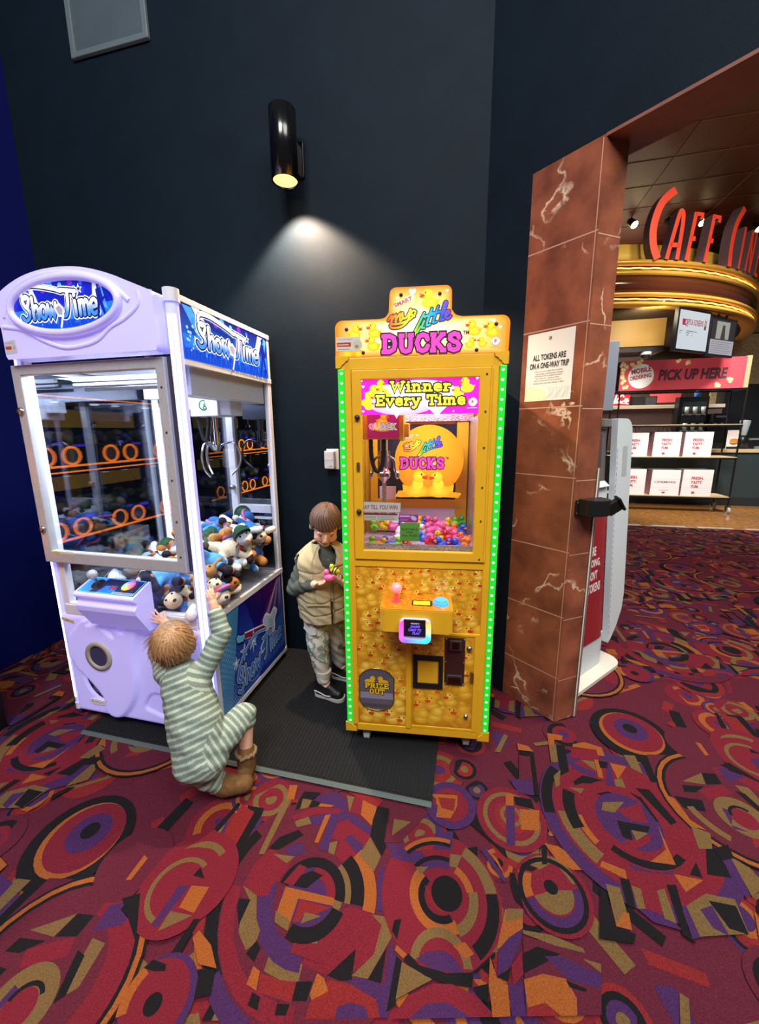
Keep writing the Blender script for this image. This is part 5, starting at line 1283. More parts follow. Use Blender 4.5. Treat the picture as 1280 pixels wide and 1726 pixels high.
for x, z, r, f in ((.176, 1.684, .0145, -1), (.148, 1.664, .016, -1), (.196, 1.655, .010, 1), (.127, 1.632, .015, -1), (.133, 1.609, .011, -1), (.507, 1.684, .0165, 1), (.475, 1.655, .013, 1)): p.duck(x, z, r, f, 'fde838', 'f0b81c')
slab(p, 'Winner', .213, 1.651, .24, .040, 'f6ee38', '2a2818', .28, .215)
slab(p, 'Every Time', .156, 1.598, .355, .040, 'f6ee38', '2a2818', .28, .215)
seal(p, .539, 1.607, .0165); p.rect(.518, 1.583, .556, 1.5855, 'f0a0d8')
g.build('win_banner', prt_glow, bd, colors=True, fix=False)
# stickers inside the window
g = G(); p = Print(g, (0, .0045, 0), (1, 0, 0), (0, 0, 1), .00002); p.n = Vector((0, -1, 0))
p.poly([(.098, 1.156), (.245, 1.156), (.256, 1.16), (.258, 1.2), (.098, 1.203)], 'f0e0cc'); p.line([(.098, 1.203), (.2575, 1.2), (.256, 1.158), (.098, 1.158)], .0012, '6a4a40'); p.text('AY TILL YOU WIN', .099, 1.170, .145, .019, 'a83048', .02, .15)
p.rect(.098, 1.121, .245, 1.153, 'eadcc0'); p.rect(.098, 1.145, .245, 1.153, '8a3a48'); p.rect(.160, 1.121, .1615, 1.153, '6a5040')
for k in range(6): p.rect(.102 + .064 * (k % 2), 1.126 + .006 * (k // 2), .150 + .08 * (k % 2), 1.1275 + .006 * (k // 2), '8a7868')
p.rect(.248, 1.116, .331, 1.149, 'b8389c'); p.disc(.312, 1.134, .014, .009, 'f0d8ec', rot=-30); p.rect(.252, 1.138, .296, 1.145, 'f0d0e8'); p.rect(.254, 1.128, .29, 1.130, 'e0a8d4'); p.rect(.254, 1.122, .286, 1.124, 'e0a8d4')
p.rect(.254, 1.033, .337, 1.113, '6ea83a', '78b446')
for k, s_ in enumerate(('SUITABLE', 'FOR', 'ALL AGES')): wd = (.068, .026, .066)[k]; p.text(s_, .2955 - wd / 2, 1.080 - k * .0135, wd, .0095, '2c4424', .012)
g.build('window_sticker', prt, bd, colors=True, fix=False)
# --- interior: back wall, orange disc sign, shelf, sparkle trims, lit white tray
g = G(); g.box(.03, .633, BD - .03, BD - .022, .94, 1.74); g.build('back_panel', yel2, B)
holo = mat('sparkle_foil', 'cfc4d4', rough=.22, metal=.7, noise=.45, nscale=130, bump=1.0, bscale=220)
g = G(); g.box(.585, .605, .02, BD - .03, .95, 1.56); g.box(.03, .6, BD - .06, BD - .03, 1.545, 1.60); g.box(.585, .60, .02, .03, .95, 1.6); g.box(.098, .585, .02, .028, .945, 1.012); g.box(.145, .165, .3, .31, 1.06, 1.5); g.build('foil_trim', holo, B)
g = G(); g.box(.10, .53, BD - .036, BD - .03, 1.125, 1.53); g.build('back_window', mat('dark_window', '2c2c3c', rough=.15), B)
g = G(); g.box(.52, .58, BD - .05, BD - .036, .95, 1.545); g.box(.06, .58, BD - .052, BD - .036, 1.085, 1.13); g.box(.06, .10, BD - .05, BD - .036, .95, 1.545); g.build('inner_frame', yel, B, .002)
g = G(); g.box(.06, .56, BD - .045, BD - .038, .95, 1.085); g.box(.11, .2, BD - .05, BD - .037, 1.11, 1.2); g.build('tray_back', mat('tray_pink', 'e6d4ec', rough=.5), B)
g = G(); g.box(.03, .60, .03, BD - .03, .925, .938); g.build('tray', mat('tray_lilac', 'e0c4e6', rough=.4, noise=.2, nscale=40), B)
g = G(); cx_, cz_, r_ = .375, 1.348, .175; yb = .40
g.prism(oval(cx_, cz_, r_, r_ * 1.02, 48), yb, yb + .006, 0, rgb('d07810'))
p = Print(g, (0, yb - .0002, 0), (1, 0, 0), (0, 0, 1), .00002)
p.disc(cx_, cz_, r_, r_ * 1.02, 'f8b030', 'ee8a14', n=48); p.poly([(.20, 1.158), (.23, 1.155), (.39, 1.16), (.53, 1.155), (.545, 1.18), (.38, 1.2), (.22, 1.19)], 'e8a020')
p.duck(.327, 1.265, .031, -1, 'ffe640', 'f0b81c', body=False); p.duck(.418, 1.262, .029, 1, 'ffe640', 'f0b81c', body=False)
for f, x in ((-1, .315), (1, .43)): p.disc(x, 1.19, .062, .034, 'ffe23c', 'ecb01c'); p.poly([(x + f * .035, 1.21), (x + f * .075, 1.225), (x + f * .07, 1.18)], 'f0bc20'); p.disc(x - f * .005, 1.225, .028, .03, 'fde23a')
p.duck(.327, 1.265, .031, -1, 'ffe640', 'f6c828', body=False); p.duck(.418, 1.262, .029, 1, 'ffe640', 'f6c828', body=False)
p.text('SMART', .228, 1.452, .072, .014, 'f8c8d8', .02, 0, 12, .04, 'e85a8a'); script_little(p, .245, 1.372, .195, .092, '303040'); ducks_logo(p, .228, 1.306, .225, .056)
for x, z in ((.315, 1.475), (.26, 1.42), (.40, 1.33)): p.star(x, z, .008, 'fff4dc', inner=.3)
g.build('disc_sign', prt_lit, B, colors=True, fix=False)
# --- claw carriage with the lettered label
g = G(); g.box(.082, .262, .10, .24, 1.462, 1.60); g.box(.262, .285, .12, .22, 1.47, 1.53); g.box(.245, .264, .085, .25, 1.455, 1.6); dc = g.build('claw_carriage', yel2, B, .004)
g = G(); p = Print(g, (0, .0985, 0), (1, 0, 0), (0, 0, 1), .00002); p.n = Vector((0, -1, 0)); p.rect(.104, 1.468, .240, 1.57, '9c1c54')
p.duck(.178, 1.56, .016, -1, 'f0d030', 'c89018'); p.disc(.172, 1.515, .05, .02, 'e8b820', 'c08818')
for k, (ch, c) in enumerate(zip('QUACK', ('d86aa8', 'e8c040', '58a8e0', '4880d8', '70b850'))): p.text(ch, .112 + k * .0245, 1.503 + (.003 if k % 2 else 0), .022, .026, c, .03, 0, 0, .05, 'f0e8e0')
g.build('quack_label', prt_lit, dc, colors=True, fix=False)
g = G(); kx, ky = .170, .17
g.cone((kx, ky, 1.46), (kx, ky, 1.395), .016, .016, 16); g.cone((kx, ky, 1.395), (kx, ky, 1.36), .024, .024, 16); g.cone((kx, ky, 1.36), (kx, ky, 1.335), .02, .02, 16); g.cone((kx, ky, 1.335), (kx, ky, 1.31), .012, .03, 16)
g.ell((kx - .012, ky - .02, 1.30), (.018, .014, .02)); g.ell((kx + .012, ky - .02, 1.30), (.018, .014, .02)); g.cone((kx, ky - .02, 1.295), (kx, ky - .02, 1.262), .028, .003, 16)
for a in (-170, -10, 90):
    d = Vector((cos(radians(a)), sin(radians(a)) * .6, 0)); g.tube(smoothpath([Vector((kx, ky, 1.385)) + d * .02, Vector((kx, ky, 1.37)) + d * .045, Vector((kx, ky, 1.33)) + d * .05, Vector((kx, ky, 1.30)) + d * .058], 4), .006, 8); g.ell(Vector((kx, ky, 1.30)) + d * .062, (.012, .012, .02))
for a in range(0, 360, 60): d = Vector((cos(radians(a)), sin(radians(a)), 0)) * .024; g.cone(Vector((kx, ky, 1.41)) + d, Vector((kx, ky, 1.33)) + d, .0035, .0035, 6)
g.build('claw', chrome, dc)
g = G(); m_ = 70; g.tube([(.112 + .03 * (1 - cos(pi * k / m_)), .15, 1.462 - .145 * sin(pi * k / m_) ** .7) for k in range(m_ + 1)], [.009 + .0015 * (k % 2) for k in range(m_ + 1)], 8); g.build('coiled_cable', mat('cable_black', '121214', rough=.5), dc)
lt = lamp('machine_lamp', 'AREA', (0, 0, 0), (0, 0, -1), 5.5, (1, .93, .97), .4, .2); lt.parent = B; lt.location = (.33, .2, 1.735); lt.rotation_euler = (0, 0, 0)
# --- lower front: duck photo panel, frames, doors
def duck_field(p, x0, z0, x1, z1, seed, mg=.3, r0=.0175, r1=.034):
    p.rect(x0, z0, x1, z1, 'c07c12', 'd89a1c'); rr = random.Random(seed); n = int((x1 - x0) * (z1 - z0) / (.00078))
    pts = []
    for k in range(n * 3):
        t = rr.random(); z = z1 - t * (z1 - z0); x = x0 + rr.random() * (x1 - x0); f_ = (z1 - z) / .8
        r = r0 + (r1 - r0) * max(0, min(1, f_)) * rr.uniform(.8, 1.15)
        if x - r * mg < x0 or x + r * mg > x1 or z - r * (mg + .8) < z0 or z + r * mg > z1: continue
        if any(sqrt((x - a) ** 2 + (z - b) ** 2) < (r + c) * 1.0 for a, b, c in pts): continue
        pts.append((x, z, r))
        if len(pts) > n: break
    pts.sort(key=lambda q: -q[1])
    for k in range(int(n * 1.2)):
        r = r0 * rr.uniform(1, 1.8); x = rr.uniform(x0 + r, x1 - r); z = rr.uniform(z0 + r, z1 - r); p.disc(x, z, r, r * .9, rr.choice(['eebc30', 'e8a828', 'f2c440']), 'c4881a', off=(-.2 * r, .3 * r), n=12); p.k -= .8
    for x, z, r in pts:
        hi = rr.choice(['ffdc50', 'fccc40', 'f8bc38', 'ffe468']); f = rr.choice((-1, 1)); bz = z - r * 1.15
        p.disc(x + f * .3 * r, max(bz, z0 + r * .95), r * 1.25, r * .85, hi, 'd8981e', off=(0, .25 * r), n=16)
        p.disc(x, z, r, r * .97, hi, 'dca024', off=(-f * .2 * r, .3 * r), n=16)
        q = rr.random()
        if q < .75:
            p.poly([(x - f * .05 * r, z - .02 * r), (x - f * .6 * r, z + .14 * r), (x - f * 1.15 * r, z - .1 * r), (x - f * .8 * r, z - .58 * r), (x - f * .12 * r, z - .48 * r)], rr.choice(['d8501c', 'c8401a', 'e0641c']))
            p.disc(x - f * .62 * r, z + .36 * r, .12 * r, .15 * r, '2a1a0c', n=7); p.disc(x + f * .12 * r, z + .4 * r, .12 * r, .15 * r, '2a1a0c', n=7)
        p.k -= 2.5
g = G(); p = Print(g, (0, .0005, 0), (1, 0, 0), (0, 0, 1), .000004)
g.box(.05, .612, .004, .02, .12, .916, 0, rgb('c89018'))
duck_field(p, .057, .60, .607, .914, 3); duck_field(p, .057, .123, .283, .60, 5, r0=.021); 
g.build('duck_panel', prt, B, colors=True, fix=False)
g = G(); g.box(.283, .308, -.008, .02, .118, .612); g.build('centre_post', yel, B, .002)
g = G(); g.frame([(.309, .124), (.608, .124), (.608, .616), (.309, .616)], [(.312, .136), (.586, .136), (.586, .604), (.312, .604)], -.006, .012); ld = g.build('lower_door', yel, B, .002)
g = G(); p = Print(g, (0, -.0028, 0), (1, 0, 0), (0, 0, 1), .000004); g.box(.31, .59, -.0025, .01, .13, .61, 0, rgb('c89018')); duck_field(p, .312, .136, .586, .604, 11, mg=1.2, r0=.019, r1=.036); g.build('door_print', prt, ld, colors=True, fix=False)
g = G(); g.frame([(.315, .340), (.450, .340), (.450, .502), (.315, .502)], [(.336, .364), (.430, .364), (.430, .480), (.336, .480)], -.012, -.002); bf = g.build('bill_frame', mat('flat_black', '100e0c', rough=.6), ld)
g = G(); g.box(.335, .431, -.006, -.002, .362, .482); g.build('blank_plate', yel, bf)
g = G(); g.box(.457, .545, -.010, -.002, .366, .597); co = g.build('coin_plate', mat('brown_metal', '3a1e1a', rough=.4), ld, .002)
g = G(); g.box(.475, .53, -.022, -.01, .54, .59); g.box(.465, .535, -.02, -.01, .376, .42); build_each(g, 'coin_slot', mat('slot_metal', '5a5654', rough=.3, metal=.7), co, bevel=.004)
g = G(); g.box(.487, .518, -.0235, -.021, .55, .583); g.box(.472, .528, -.0215, -.0195, .382, .41); g.build('slot_opening', mat('slot_dark', '240404', rough=.3), co)
g = G()
for x, z in ((.462, .592), (.54, .592), (.462, .372), (.54, .372), (.462, .48), (.54, .48)): g.lathe([(0, -.013), (.003, -.012), (.003, -.01)], (x, 0, z), 8, axis='y')
build_each(g, 'screw', steel, co)
g = G(); g.lathe([(0, -.016), (.009, -.015), (.012, -.009), (.012, -.003)], (.563, 0, .548), 16, axis='y'); g.lathe([(0, -.014), (.008, -.013), (.011, -.003)], (.559, 0, .204), 16, axis='y'); build_each(g, 'lock', steel, ld)
g = G(); g.prism(rrect(.571, .586, .385, .435, .007), -.016, -.005); g.build('handle', mat('handle_bronze', '8a6a38', rough=.35, metal=.7), ld, .003)
# prize door
PO = oval(.146, .355, .081, .064, 24, 20, 160); PO = [(.2275, .375)] + PO + [(.0645, .375)] + [(.146 + .081 * cos(radians(a)), .262 + .062 * sin(radians(a))) for a in range(180, 361, 10)]
g = G(); g.prism(PO, -.004, .002); pf = g.build('prize_door', mat('prize_smoke', '5c5a66', rough=.12, spec=.6), B, .001)
g = G(); g.tube([(x, -.004, z) for x, z in PO], .0028, 8, closed=True); g.build('prize_rim', mat('rim_brass', 'a08a50', rough=.25, metal=.9), pf)
g = G(); p = Print(g, (0, -.0045, 0), (1, 0, 0), (0, 0, 1), .00002); p.poly([(.068, .262), (.224, .262), (.222, .295), (.07, .295)], '8a88a0'); p.poly([(.07, .235), (.222, .235), (.21, .215), (.082, .215)], '4a4850')
for f, x in ((-1, .128), (1, .164)): p.disc(x + f * .014, .352, .024, .011, 'e8b820'); p.disc(x, .368, .012, c='e8b820'); p.disc(x - f * .004, .371, .0022, c='20180c', n=6); p.poly([(x - f * .008, .367), (x - f * .02, .368), (x - f * .012, .361)], 'd84018')
slab(p, 'PRIZE', .092, .318, .112, .026, 'f4c820', '20180c', .2, .24); slab(p, 'OUT', .112, .288, .072, .026, 'f4c820', '20180c', .2, .24)
g.build('prize_print', prt, pf, colors=True, fix=False)
# --- control box with joystick, button, display and card reader
g = G(); g.prism(rrect(.180, .478, -.15, .0, (.028, .004, .004, .028)), .690, .786, plane='xy'); cb_ = g.build('control_box', yel, B, .004)
g = G(); p = Print(g, (.18, -.15, .7905), (1, 0, 0), (0, 1, 0), .000006); g.prism(rrect(.182, .476, -.148, -.001, (.028, .004, .004, .028)), .786, .7902, 0, rgb('d88a18'), plane='xy')
rr = random.Random(4)
for k in range(70): r = rr.uniform(.008, .017); x = rr.uniform(.03, .265); y = rr.uniform(.02, .128); p.disc(x, y, r, c=rr.choice(['f0a830', 'f4b83a', 'e89020']), c2='d87818', n=10); p.disc(x + r * .3, y + r * .3, r * .14, c='301a0a', n=5); p.poly([(x - r * .1, y - r * .1), (x - r * .9, y), (x - r * .5, y - r * .5)], 'd85018')
g.build('control_print', prt, cb_, colors=True, fix=False)
jx, jy = .245, -.075
g = G(); g.cone((jx, jy, .79), (jx, jy, .797), .022, .018, 20); g.cone((jx, jy, .797), (jx, jy, .835), .009, .009, 14); g.build('joystick', mat('joystick_red', 'e04848', rough=.2, emit=.6, ecol='ff4040'), cb_)
g = G(); g.ell((jx, jy, .85), .0235); g.build('joystick_ball', mat('red_crystal', 'f4a0a0', rough=.12, emit=.45, ecol='ff8080', noise=.25, nscale=120), cb_)
g = G(); g.cone((.43, -.08, .79), (.43, -.08, .802), .034, .032, 28); g.cone((.43, -.08, .802), (.43, -.08, .81), .027, .024, 28); g.build('push_button', mat('button_blue', '4aa8e8', rough=.2, emit=.7, ecol='3a98f0'), cb_)
g = G(); p = Print(g, (.315, -.105, .7925), (1, 0, 0), (0, 1, 0), .0004); g.box(.31, .394, -.11, -.06, .789, .792, 0, rgb('181008')); p.rect(.002, .002, .07, .036, 'd8e428')
for k in range(2): p.rect(.012, .021 - .012 * k, .058, .024 - .012 * k, 'a4b020')
g.build('play_display', prt_glow, cb_, colors=True, fix=False)
g = G(); g.prism(rrect(.262, .390, .657, .757, .022), -.172, -.148); cr_ = g.build('card_reader', mat('reader_shell', 'c8d0f0', rough=.2, emit=.15, ecol='a0b0ff'), B, .006)
g = G(); RO = rrect(.262, .390, .657, .757, .024, 6); n = len(RO); cc = []
for x, z in RO:
    a = (math.degrees(atan2(z - .707, x - .326)) + 360) % 360 / 60; S6 = ['f0e060', 'f05848', 'f04098', 'e050d0', '5060f8', '30b0f0', '40e0a0']; c0, c1 = rgb(S6[int(a) % 7]), rgb(S6[(int(a) + 1) % 7]); cc.append(tuple(c0[i] + (c1[i] - c0[i]) * (a % 1) for i in range(3)))
RI = [(.326 + (x - .326) * .70, .709 + (z - .707) * .72) for x, z in RO]
vs = [(x, -.1725, z) for x, z in RO] + [(x, -.1745, z) for x, z in RI]
g.add(vs, [(k, (k + 1) % n, n + (k + 1) % n, n + k) for k in range(n)], 0, False, cc + cc); g.build('reader_glow', prt_glow, cr_, colors=True)
g = G(); g.box(.281, .368, -.177, -.17, .690, .760, 0, rgb('0c0a10')); p = Print(g, (.281, -.1772, .690), (1, 0, 0), (0, 0, 1), .0003)
p.text('WELCOME TO', .028, .053, .034, .006, 'b0a8d0'); p.text('SWIPE', .026, .037, .04, .011, '6a48f0', .03, .3); p.text('CARD TO', .018, .023, .052, .011, '6a48f0', .03, .3); p.text('PLAY', .034, .009, .034, .011, '6a48f0', .03, .3)
g.build('reader_screen', prt_glow, cr_, colors=True, fix=False)
for x, y in ((.09, .05), (.57, .06), (.09, BD - .06), (.57, BD - .06)):
    g = G(); g.box(x - .02, x + .02, y - .02, y + .02, .06, .088); g.cone((x - .014, y, .028), (x + .014, y, .028), .027, .027, 18, 1); g.prism([(y - .022, .03), (y + .022, .03), (y + .015, .066), (y - .015, .066)], x - .019, x - .014, 0, plane='yz'); g.prism([(y - .022, .03), (y + .022, .03), (y + .015, .066), (y - .015, .066)], x + .014, x + .019, 0, plane='yz')
    g.build('caster', [mat('caster_steel', 'a8a8a8', rough=.4, metal=.6), mat('caster_wheel', 'b8b8b4', rough=.5)], B)
# ---------------------------------------------------------------- little rubber ducks heaped in the tray
def duck_me(c):
    g = G(); g.ell((0, 0, 0), (.026, .02, .017), None, 12, 8, 0, rgb(c)); g.ell((.014, 0, .022), (.0145, .014, .014), None, 12, 8, 0, rgb(c)); g.cone((-.018, 0, .004), (-.034, 0, .016), .012, .002, 8, 0, rgb(c))
    me_o = g.build('d', mat('duck_vinyl', attr=True, rough=.25), colors=True); me = me_o.data; bpy.data.objects.remove(me_o); return me
DC = {'red': 'd02030', 'yellow': 'f0c020', 'blue': '3058d0', 'purple': '7038b0', 'pink': 'f060a0', 'green': '389848', 'orange': 'f07828', 'white': 'e8dce8', 'dark grey': '302c34', 'lime green': '80c838'}
DM = {k: duck_me(c) for k, c in DC.items()}
def beak_me():
    g = G(); g.ell((.03, 0, .02), (.008, .008, .003), None, 8, 6); o = g.build('beak', mat('duck_beak', 'e87818', rough=.4)); m = o.data; bpy.data.objects.remove(o); return m
BK = beak_me()
def eye_me():
    g = G(); g.ell((.024, .008, .028), .0025, None, 6, 4); o = g.build('eye', mat('duck_eye', '101010', rough=.2)); m = o.data; bpy.data.objects.remove(o); return m
EY = eye_me(); EY2 = EY.copy(); EY2.transform(Matrix.Translation((0, -.016, 0)))
RD = random.Random(31); keys = list(DM)
MB_ = Matrix.Translation(B0) @ Matrix.Rotation(YB, 4, 'Z')
nd = 0
for j in range(5):
    for i in range(12):
        x = .115 + .0395 * i + RD.uniform(-.008, .008); y = .06 + .092 * j + RD.uniform(-.012, .012)
        lay = 1
        hgt = .955 + .012 * j + (.045 if i < 3 and j > 1 else 0)
        if 3 <= i <= 6 and j < 2 and RD.random() < .4: continue
        k = keys[RD.randrange(len(keys))]
        if j >= 2 and 7 <= i <= 9: k = RD.choice(['red', 'pink', 'pink', 'orange', 'yellow'])
        if i < 2: k = RD.choice(['orange', 'lime green', 'yellow', 'red', 'purple'])
        o = bpy.data.objects.new('rubber_duck', DM[k]); col.objects.link(o)
        o.matrix_world = MB_ @ Matrix.Translation((x, y, hgt + RD.uniform(0, .012))) @ Matrix.Rotation(RD.uniform(0, 6.28), 4, 'Z') @ Matrix.Rotation(RD.uniform(-.4, .4), 4, 'X') @ Matrix.Scale(1.12, 4)
        for nm, dm in (('beak', BK), ('eye', EY), ('eye', EY2)):
            c = bpy.data.objects.new(nm, dm); col.objects.link(c); c.parent = o
        tag(o, 'small %s rubber duck, %s row behind the duck window, %s from the latch side' % (k, ordw[j], ordw[i]), 'rubber duck', 'small rubber ducks in the duck machine'); nd += 1

# ================================================================ the two children
V = Vector
def hand(w, d, n, s, side=1, curl=(.25, .3, .35, .45), spread=.12, thumb=(.75, .75, .2)):
    """palm, four unequal fingers and a thumb; d = along the fingers, n = where the palm faces"""
    w = V(w); d = V(d).normalized(); n = V(n); n = (n - d * n.dot(d)).normalized(); t = d.cross(n) * side; P = []
    K = [(.030, .074, .072), (.0105, .079, .081), (-.009, .076, .075), (-.027, .068, .058)]
    for k, (off, ml, fl) in enumerate(K):
        a = w + t * (off * .6 * s); b = w + d * (ml * s) + t * (off * s); P.append(('c', a, b, .0125 * s, .0115 * s))
        dd = (d + t * (spread * (1.2 - k * .8))).normalized(); p = b; ang = 0
        for seg, fr in enumerate((.45, .31, .24)):
            ang += curl[k] * (1.0 if seg else .8); q = dd * cos(ang) + n * sin(ang); e = p + q * (fl * fr * s)
            P.append(('c', p, e, (.0095 - .001 * seg) * s, (.0088 - .001 * seg) * s)); p = e
    P.append(('c', w, w + d * (.05 * s), .017 * s, .021 * s))
    b = w + d * (.018 * s) + t * (.024 * s); td = (d * thumb[0] + t * thumb[1] + n * thumb[2]).normalized(); m = b + td * (.04 * s)
    P.append(('c', b, m, .0125 * s, .0105 * s)); td2 = (td + d * .45 + n * .15).normalized(); P.append(('c', m, m + td2 * (.03 * s), .0102 * s, .0082 * s))
    return P
skin = mat('skin', attr=True, rough=.5, sss=.08, spec=.35)
cloth = mat('cloth', attr=True, rough=.92, spec=.1, bump=.45, bscale=700)
def seg_param(c, segs):
    best = None
    for i, (a, b) in enumerate(segs):
        ab = b - a; t = max(0, min(1, (c - a).dot(ab) / ab.length_squared)); d = (c - a - ab * t).length
        if best is None or d < best[0]: best = (d, i, (c - a).dot(ab) / ab.length)
    return best
# ---------------------------------------------------------------- toddler reaching up at the claw machine, seen from behind
tod = thing('person', V((-.68, 1.39, 0)), 0, 'toddler in a striped green romper and brown boots reaching up at the claw machine', 'person')
O_ = V((-.68, 1.39, 0))
J = {k: V(p) - O_ for k, p in dict(pelvis=(-.735, 1.36, .21), belly=(-.775, 1.40, .32), chest=(-.83, 1.46, .45), neck=(-.868, 1.50, .535), head=(-.885, 1.512, .625),
     shR=(-.765, 1.49, .49), elR=(-.70, 1.555, .63), wrR=(-.745, 1.598, .752), shL=(-.925, 1.49, .485), elL=(-1.0, 1.575, .55), wrL=(-.985, 1.635, .640),
     hipR=(-.69, 1.38, .23), knR=(-.605, 1.50, .27), anR=(-.598, 1.458, .10), hipL=(-.755, 1.345, .2), knL=(-.715, 1.345, .11), anL=(-.668, 1.36, .055)).items()}
fw = V((-.30, .86, .42)).normalized()
upv = (V((-.12, -.35, .93)) - fw * V((-.12, -.35, .93)).dot(fw)).normalized(); rtv = fw.cross(upv)
HR = Matrix((rtv, fw, upv)).transposed()
H = lambda x, y, z: J['head'] + HR @ V((x, y, z))
bp = [('e', H(0, -.008, .012), (.074, .086, .076), HR), ('e', H(0, .04, -.02), (.058, .05, .06), HR), ('e', H(.03, .06, -.03), (.028, .025, .028)), ('e', H(-.03, .06, -.03), (.028, .025, .028)), ('e', H(0, .09, -.015), (.011, .011, .01)), ('e', H(0, .07, -.055), (.02, .018, .018)),
      ('e', H(.075, -.005, -.015), (.011, .016, .021), HR), ('e', H(-.075, -.005, -.015), (.011, .016, .021), HR), ('c', J['neck'], J['head'] + HR @ V((0, 0, -.04)), .042, .045),
      ('c', J['pelvis'], J['belly'], .085, .085), ('c', J['belly'], J['chest'], .085, .08), ('c', J['chest'], J['neck'], .075, .045), ('c', J['chest'], J['shR'], .06, .04), ('c', J['chest'], J['shL'], .06, .04),
      ('c', J['shR'], J['elR'], .034, .029), ('c', J['elR'], J['wrR'], .028, .0205), ('c', J['shL'], J['elL'], .034, .029), ('c', J['elL'], J['wrL'], .028, .0205),
      ('c', J['hipR'], J['knR'], .055, .04), ('c', J['knR'], J['anR'], .038, .027), ('c', J['hipL'], J['knL'], .055, .04), ('c', J['knL'], J['anL'], .038, .028), ('c', J['anR'], J['anR'] + V((0, -.03, -.06)), .026, .022), ('c', J['anL'], J['anL'] + V((.07, .01, -.02)), .026, .022)]
bp += hand(J['wrR'], V((-.25, .1, .95)), V((-.5, .85, .1)), .50, -1, (.35, .4, .45, .5), .1)
bp += hand(J['wrL'], V((-.90, .12, .42)), V((-.1, .95, -.2)), .56, -1, (.08, .1, .12, .15), .30)
me = blob(bp, .0032, 2); paint(me, lambda c, n: 'dfae92'); body = obj('body', me, skin, tod)
me = blob([('e', H(0, -.016, .018), (.083, .09, .08), HR), ('e', H(0, -.05, -.02), (.068, .05, .058), HR), ('e', H(.055, -.03, -.005), (.028, .05, .055), HR), ('e', H(-.055, -.03, -.005), (.028, .05, .055), HR), ('e', H(0, -.06, -.055), (.05, .028, .03), HR)], .005, 2)
def _h(c, n):
    q = HR.transposed() @ (c - J['head']); a = atan2(q.x, -q.y); return c + n * (.0022 * sin(a * 34 + 3 * sin(q.z * 40)) + .0016 * sin(a * 71 + q.z * 60))
displace(me, _h)
def tc(c, n):
    q = HR.transposed() @ (c - J['head']); k = .5 + .5 * sin(atan2(q.x, -q.y) * 34 + 5 * sin(q.z * 45))
    A_, B_ = rgb('bd9468'), rgb('8a6440'); return tuple(A_[i] + (B_[i] - A_[i]) * k for i in range(3))
paint(me, tc); hair_m = mat('hair', attr=True, rough=.45, spec=.4); hr = obj('hair', me, hair_m, tod)
g = G(); rr = random.Random(2)
for k in range(170):
    a = rr.uniform(-2.0, 2.0); ph = rr.uniform(.2, 1.3); rx = .085
    p0 = H(rx * sin(a) * sin(ph), -.092 * cos(a) * sin(ph) - .012, .082 * cos(ph) + .012); o = (p0 - J['head']).normalized()
    tang = (-upv - o * (-upv).dot(o)).normalized(); L_ = rr.uniform(.03, .075)
    g.tube([p0 - o * .004, p0 + tang * L_ * .5 + o * .004, p0 + tang * L_ + o * rr.uniform(.0, .012)], [.0011, .0009, .0004], 4, 0, rgb(rr.choice(['a87c50', 'b88a5c', '8a6240'])))
g.build('hair_wisps', hair_m, hr, colors=True)
rp = [('c', J['pelvis'], J['belly'], .108, .108), ('c', J['belly'], J['chest'], .108, .096), ('c', J['chest'], J['neck'] + V((0, 0, -.01)), .09, .05), ('c', J['chest'], J['shR'], .075, .05), ('c', J['chest'], J['shL'], .075, .05), ('c', J['shR'], J['elR'], .047, .042), ('c', J['elR'], J['elR'].lerp(J['wrR'], .66), .041, .034),
      ('c', J['shL'], J['elL'], .045, .04), ('c', J['elL'], J['elL'].lerp(J['wrL'], .7), .039, .032), ('c', J['hipR'], J['knR'], .075, .052), ('c', J['knR'], J['knR'].lerp(J['anR'], .12), .052, .048), ('c', J['hipL'], J['knL'], .078, .052), ('c', J['knL'], J['anL'], .05, .042), ('e', J['pelvis'] + V((0, -.02, -.01)), (.11, .095, .085))]
me = blob(rp, .0042, 4)
sg = [(J['pelvis'], J['belly']), (J['belly'], J['chest']), (J['chest'], J['neck']), (J['shR'], J['elR']), (J['elR'], J['wrR']), (J['shL'], J['elL']), (J['elL'], J['wrL']), (J['hipR'], J['knR']), (J['knR'], J['anR']), (J['hipL'], J['knL']), (J['knL'], J['anL'])]
off = [0, .121, .264, 0, .17, 0, .13, 0, .15, 0, .1]
ax = (J['neck'] - J['pelvis']).normalized()
def stripe(c, n):
    d, i, t = seg_param(c, sg)
    s_ = (c - J['pelvis']).dot(ax) if i < 3 else off[i] + t
    if i < 3: s_ += .06 * abs((c - J['pelvis']).cross(ax).length) * .3
    return 'aebfb0' if sin(s_ * 2 * pi / .0245) > .3 else '78887e'
displace(me, lambda c, n: c + n * (.0018 * sin((c - J['pelvis']).dot(ax) * 120 + c.x * 60) + .002 * sin(c.x * 55 + c.z * 40)))
paint(me, stripe); obj('romper', me, cloth, tod)
bt = mat('boot_suede', attr=True, rough=.85, noise=.25, nscale=60, bump=.5, bscale=300)
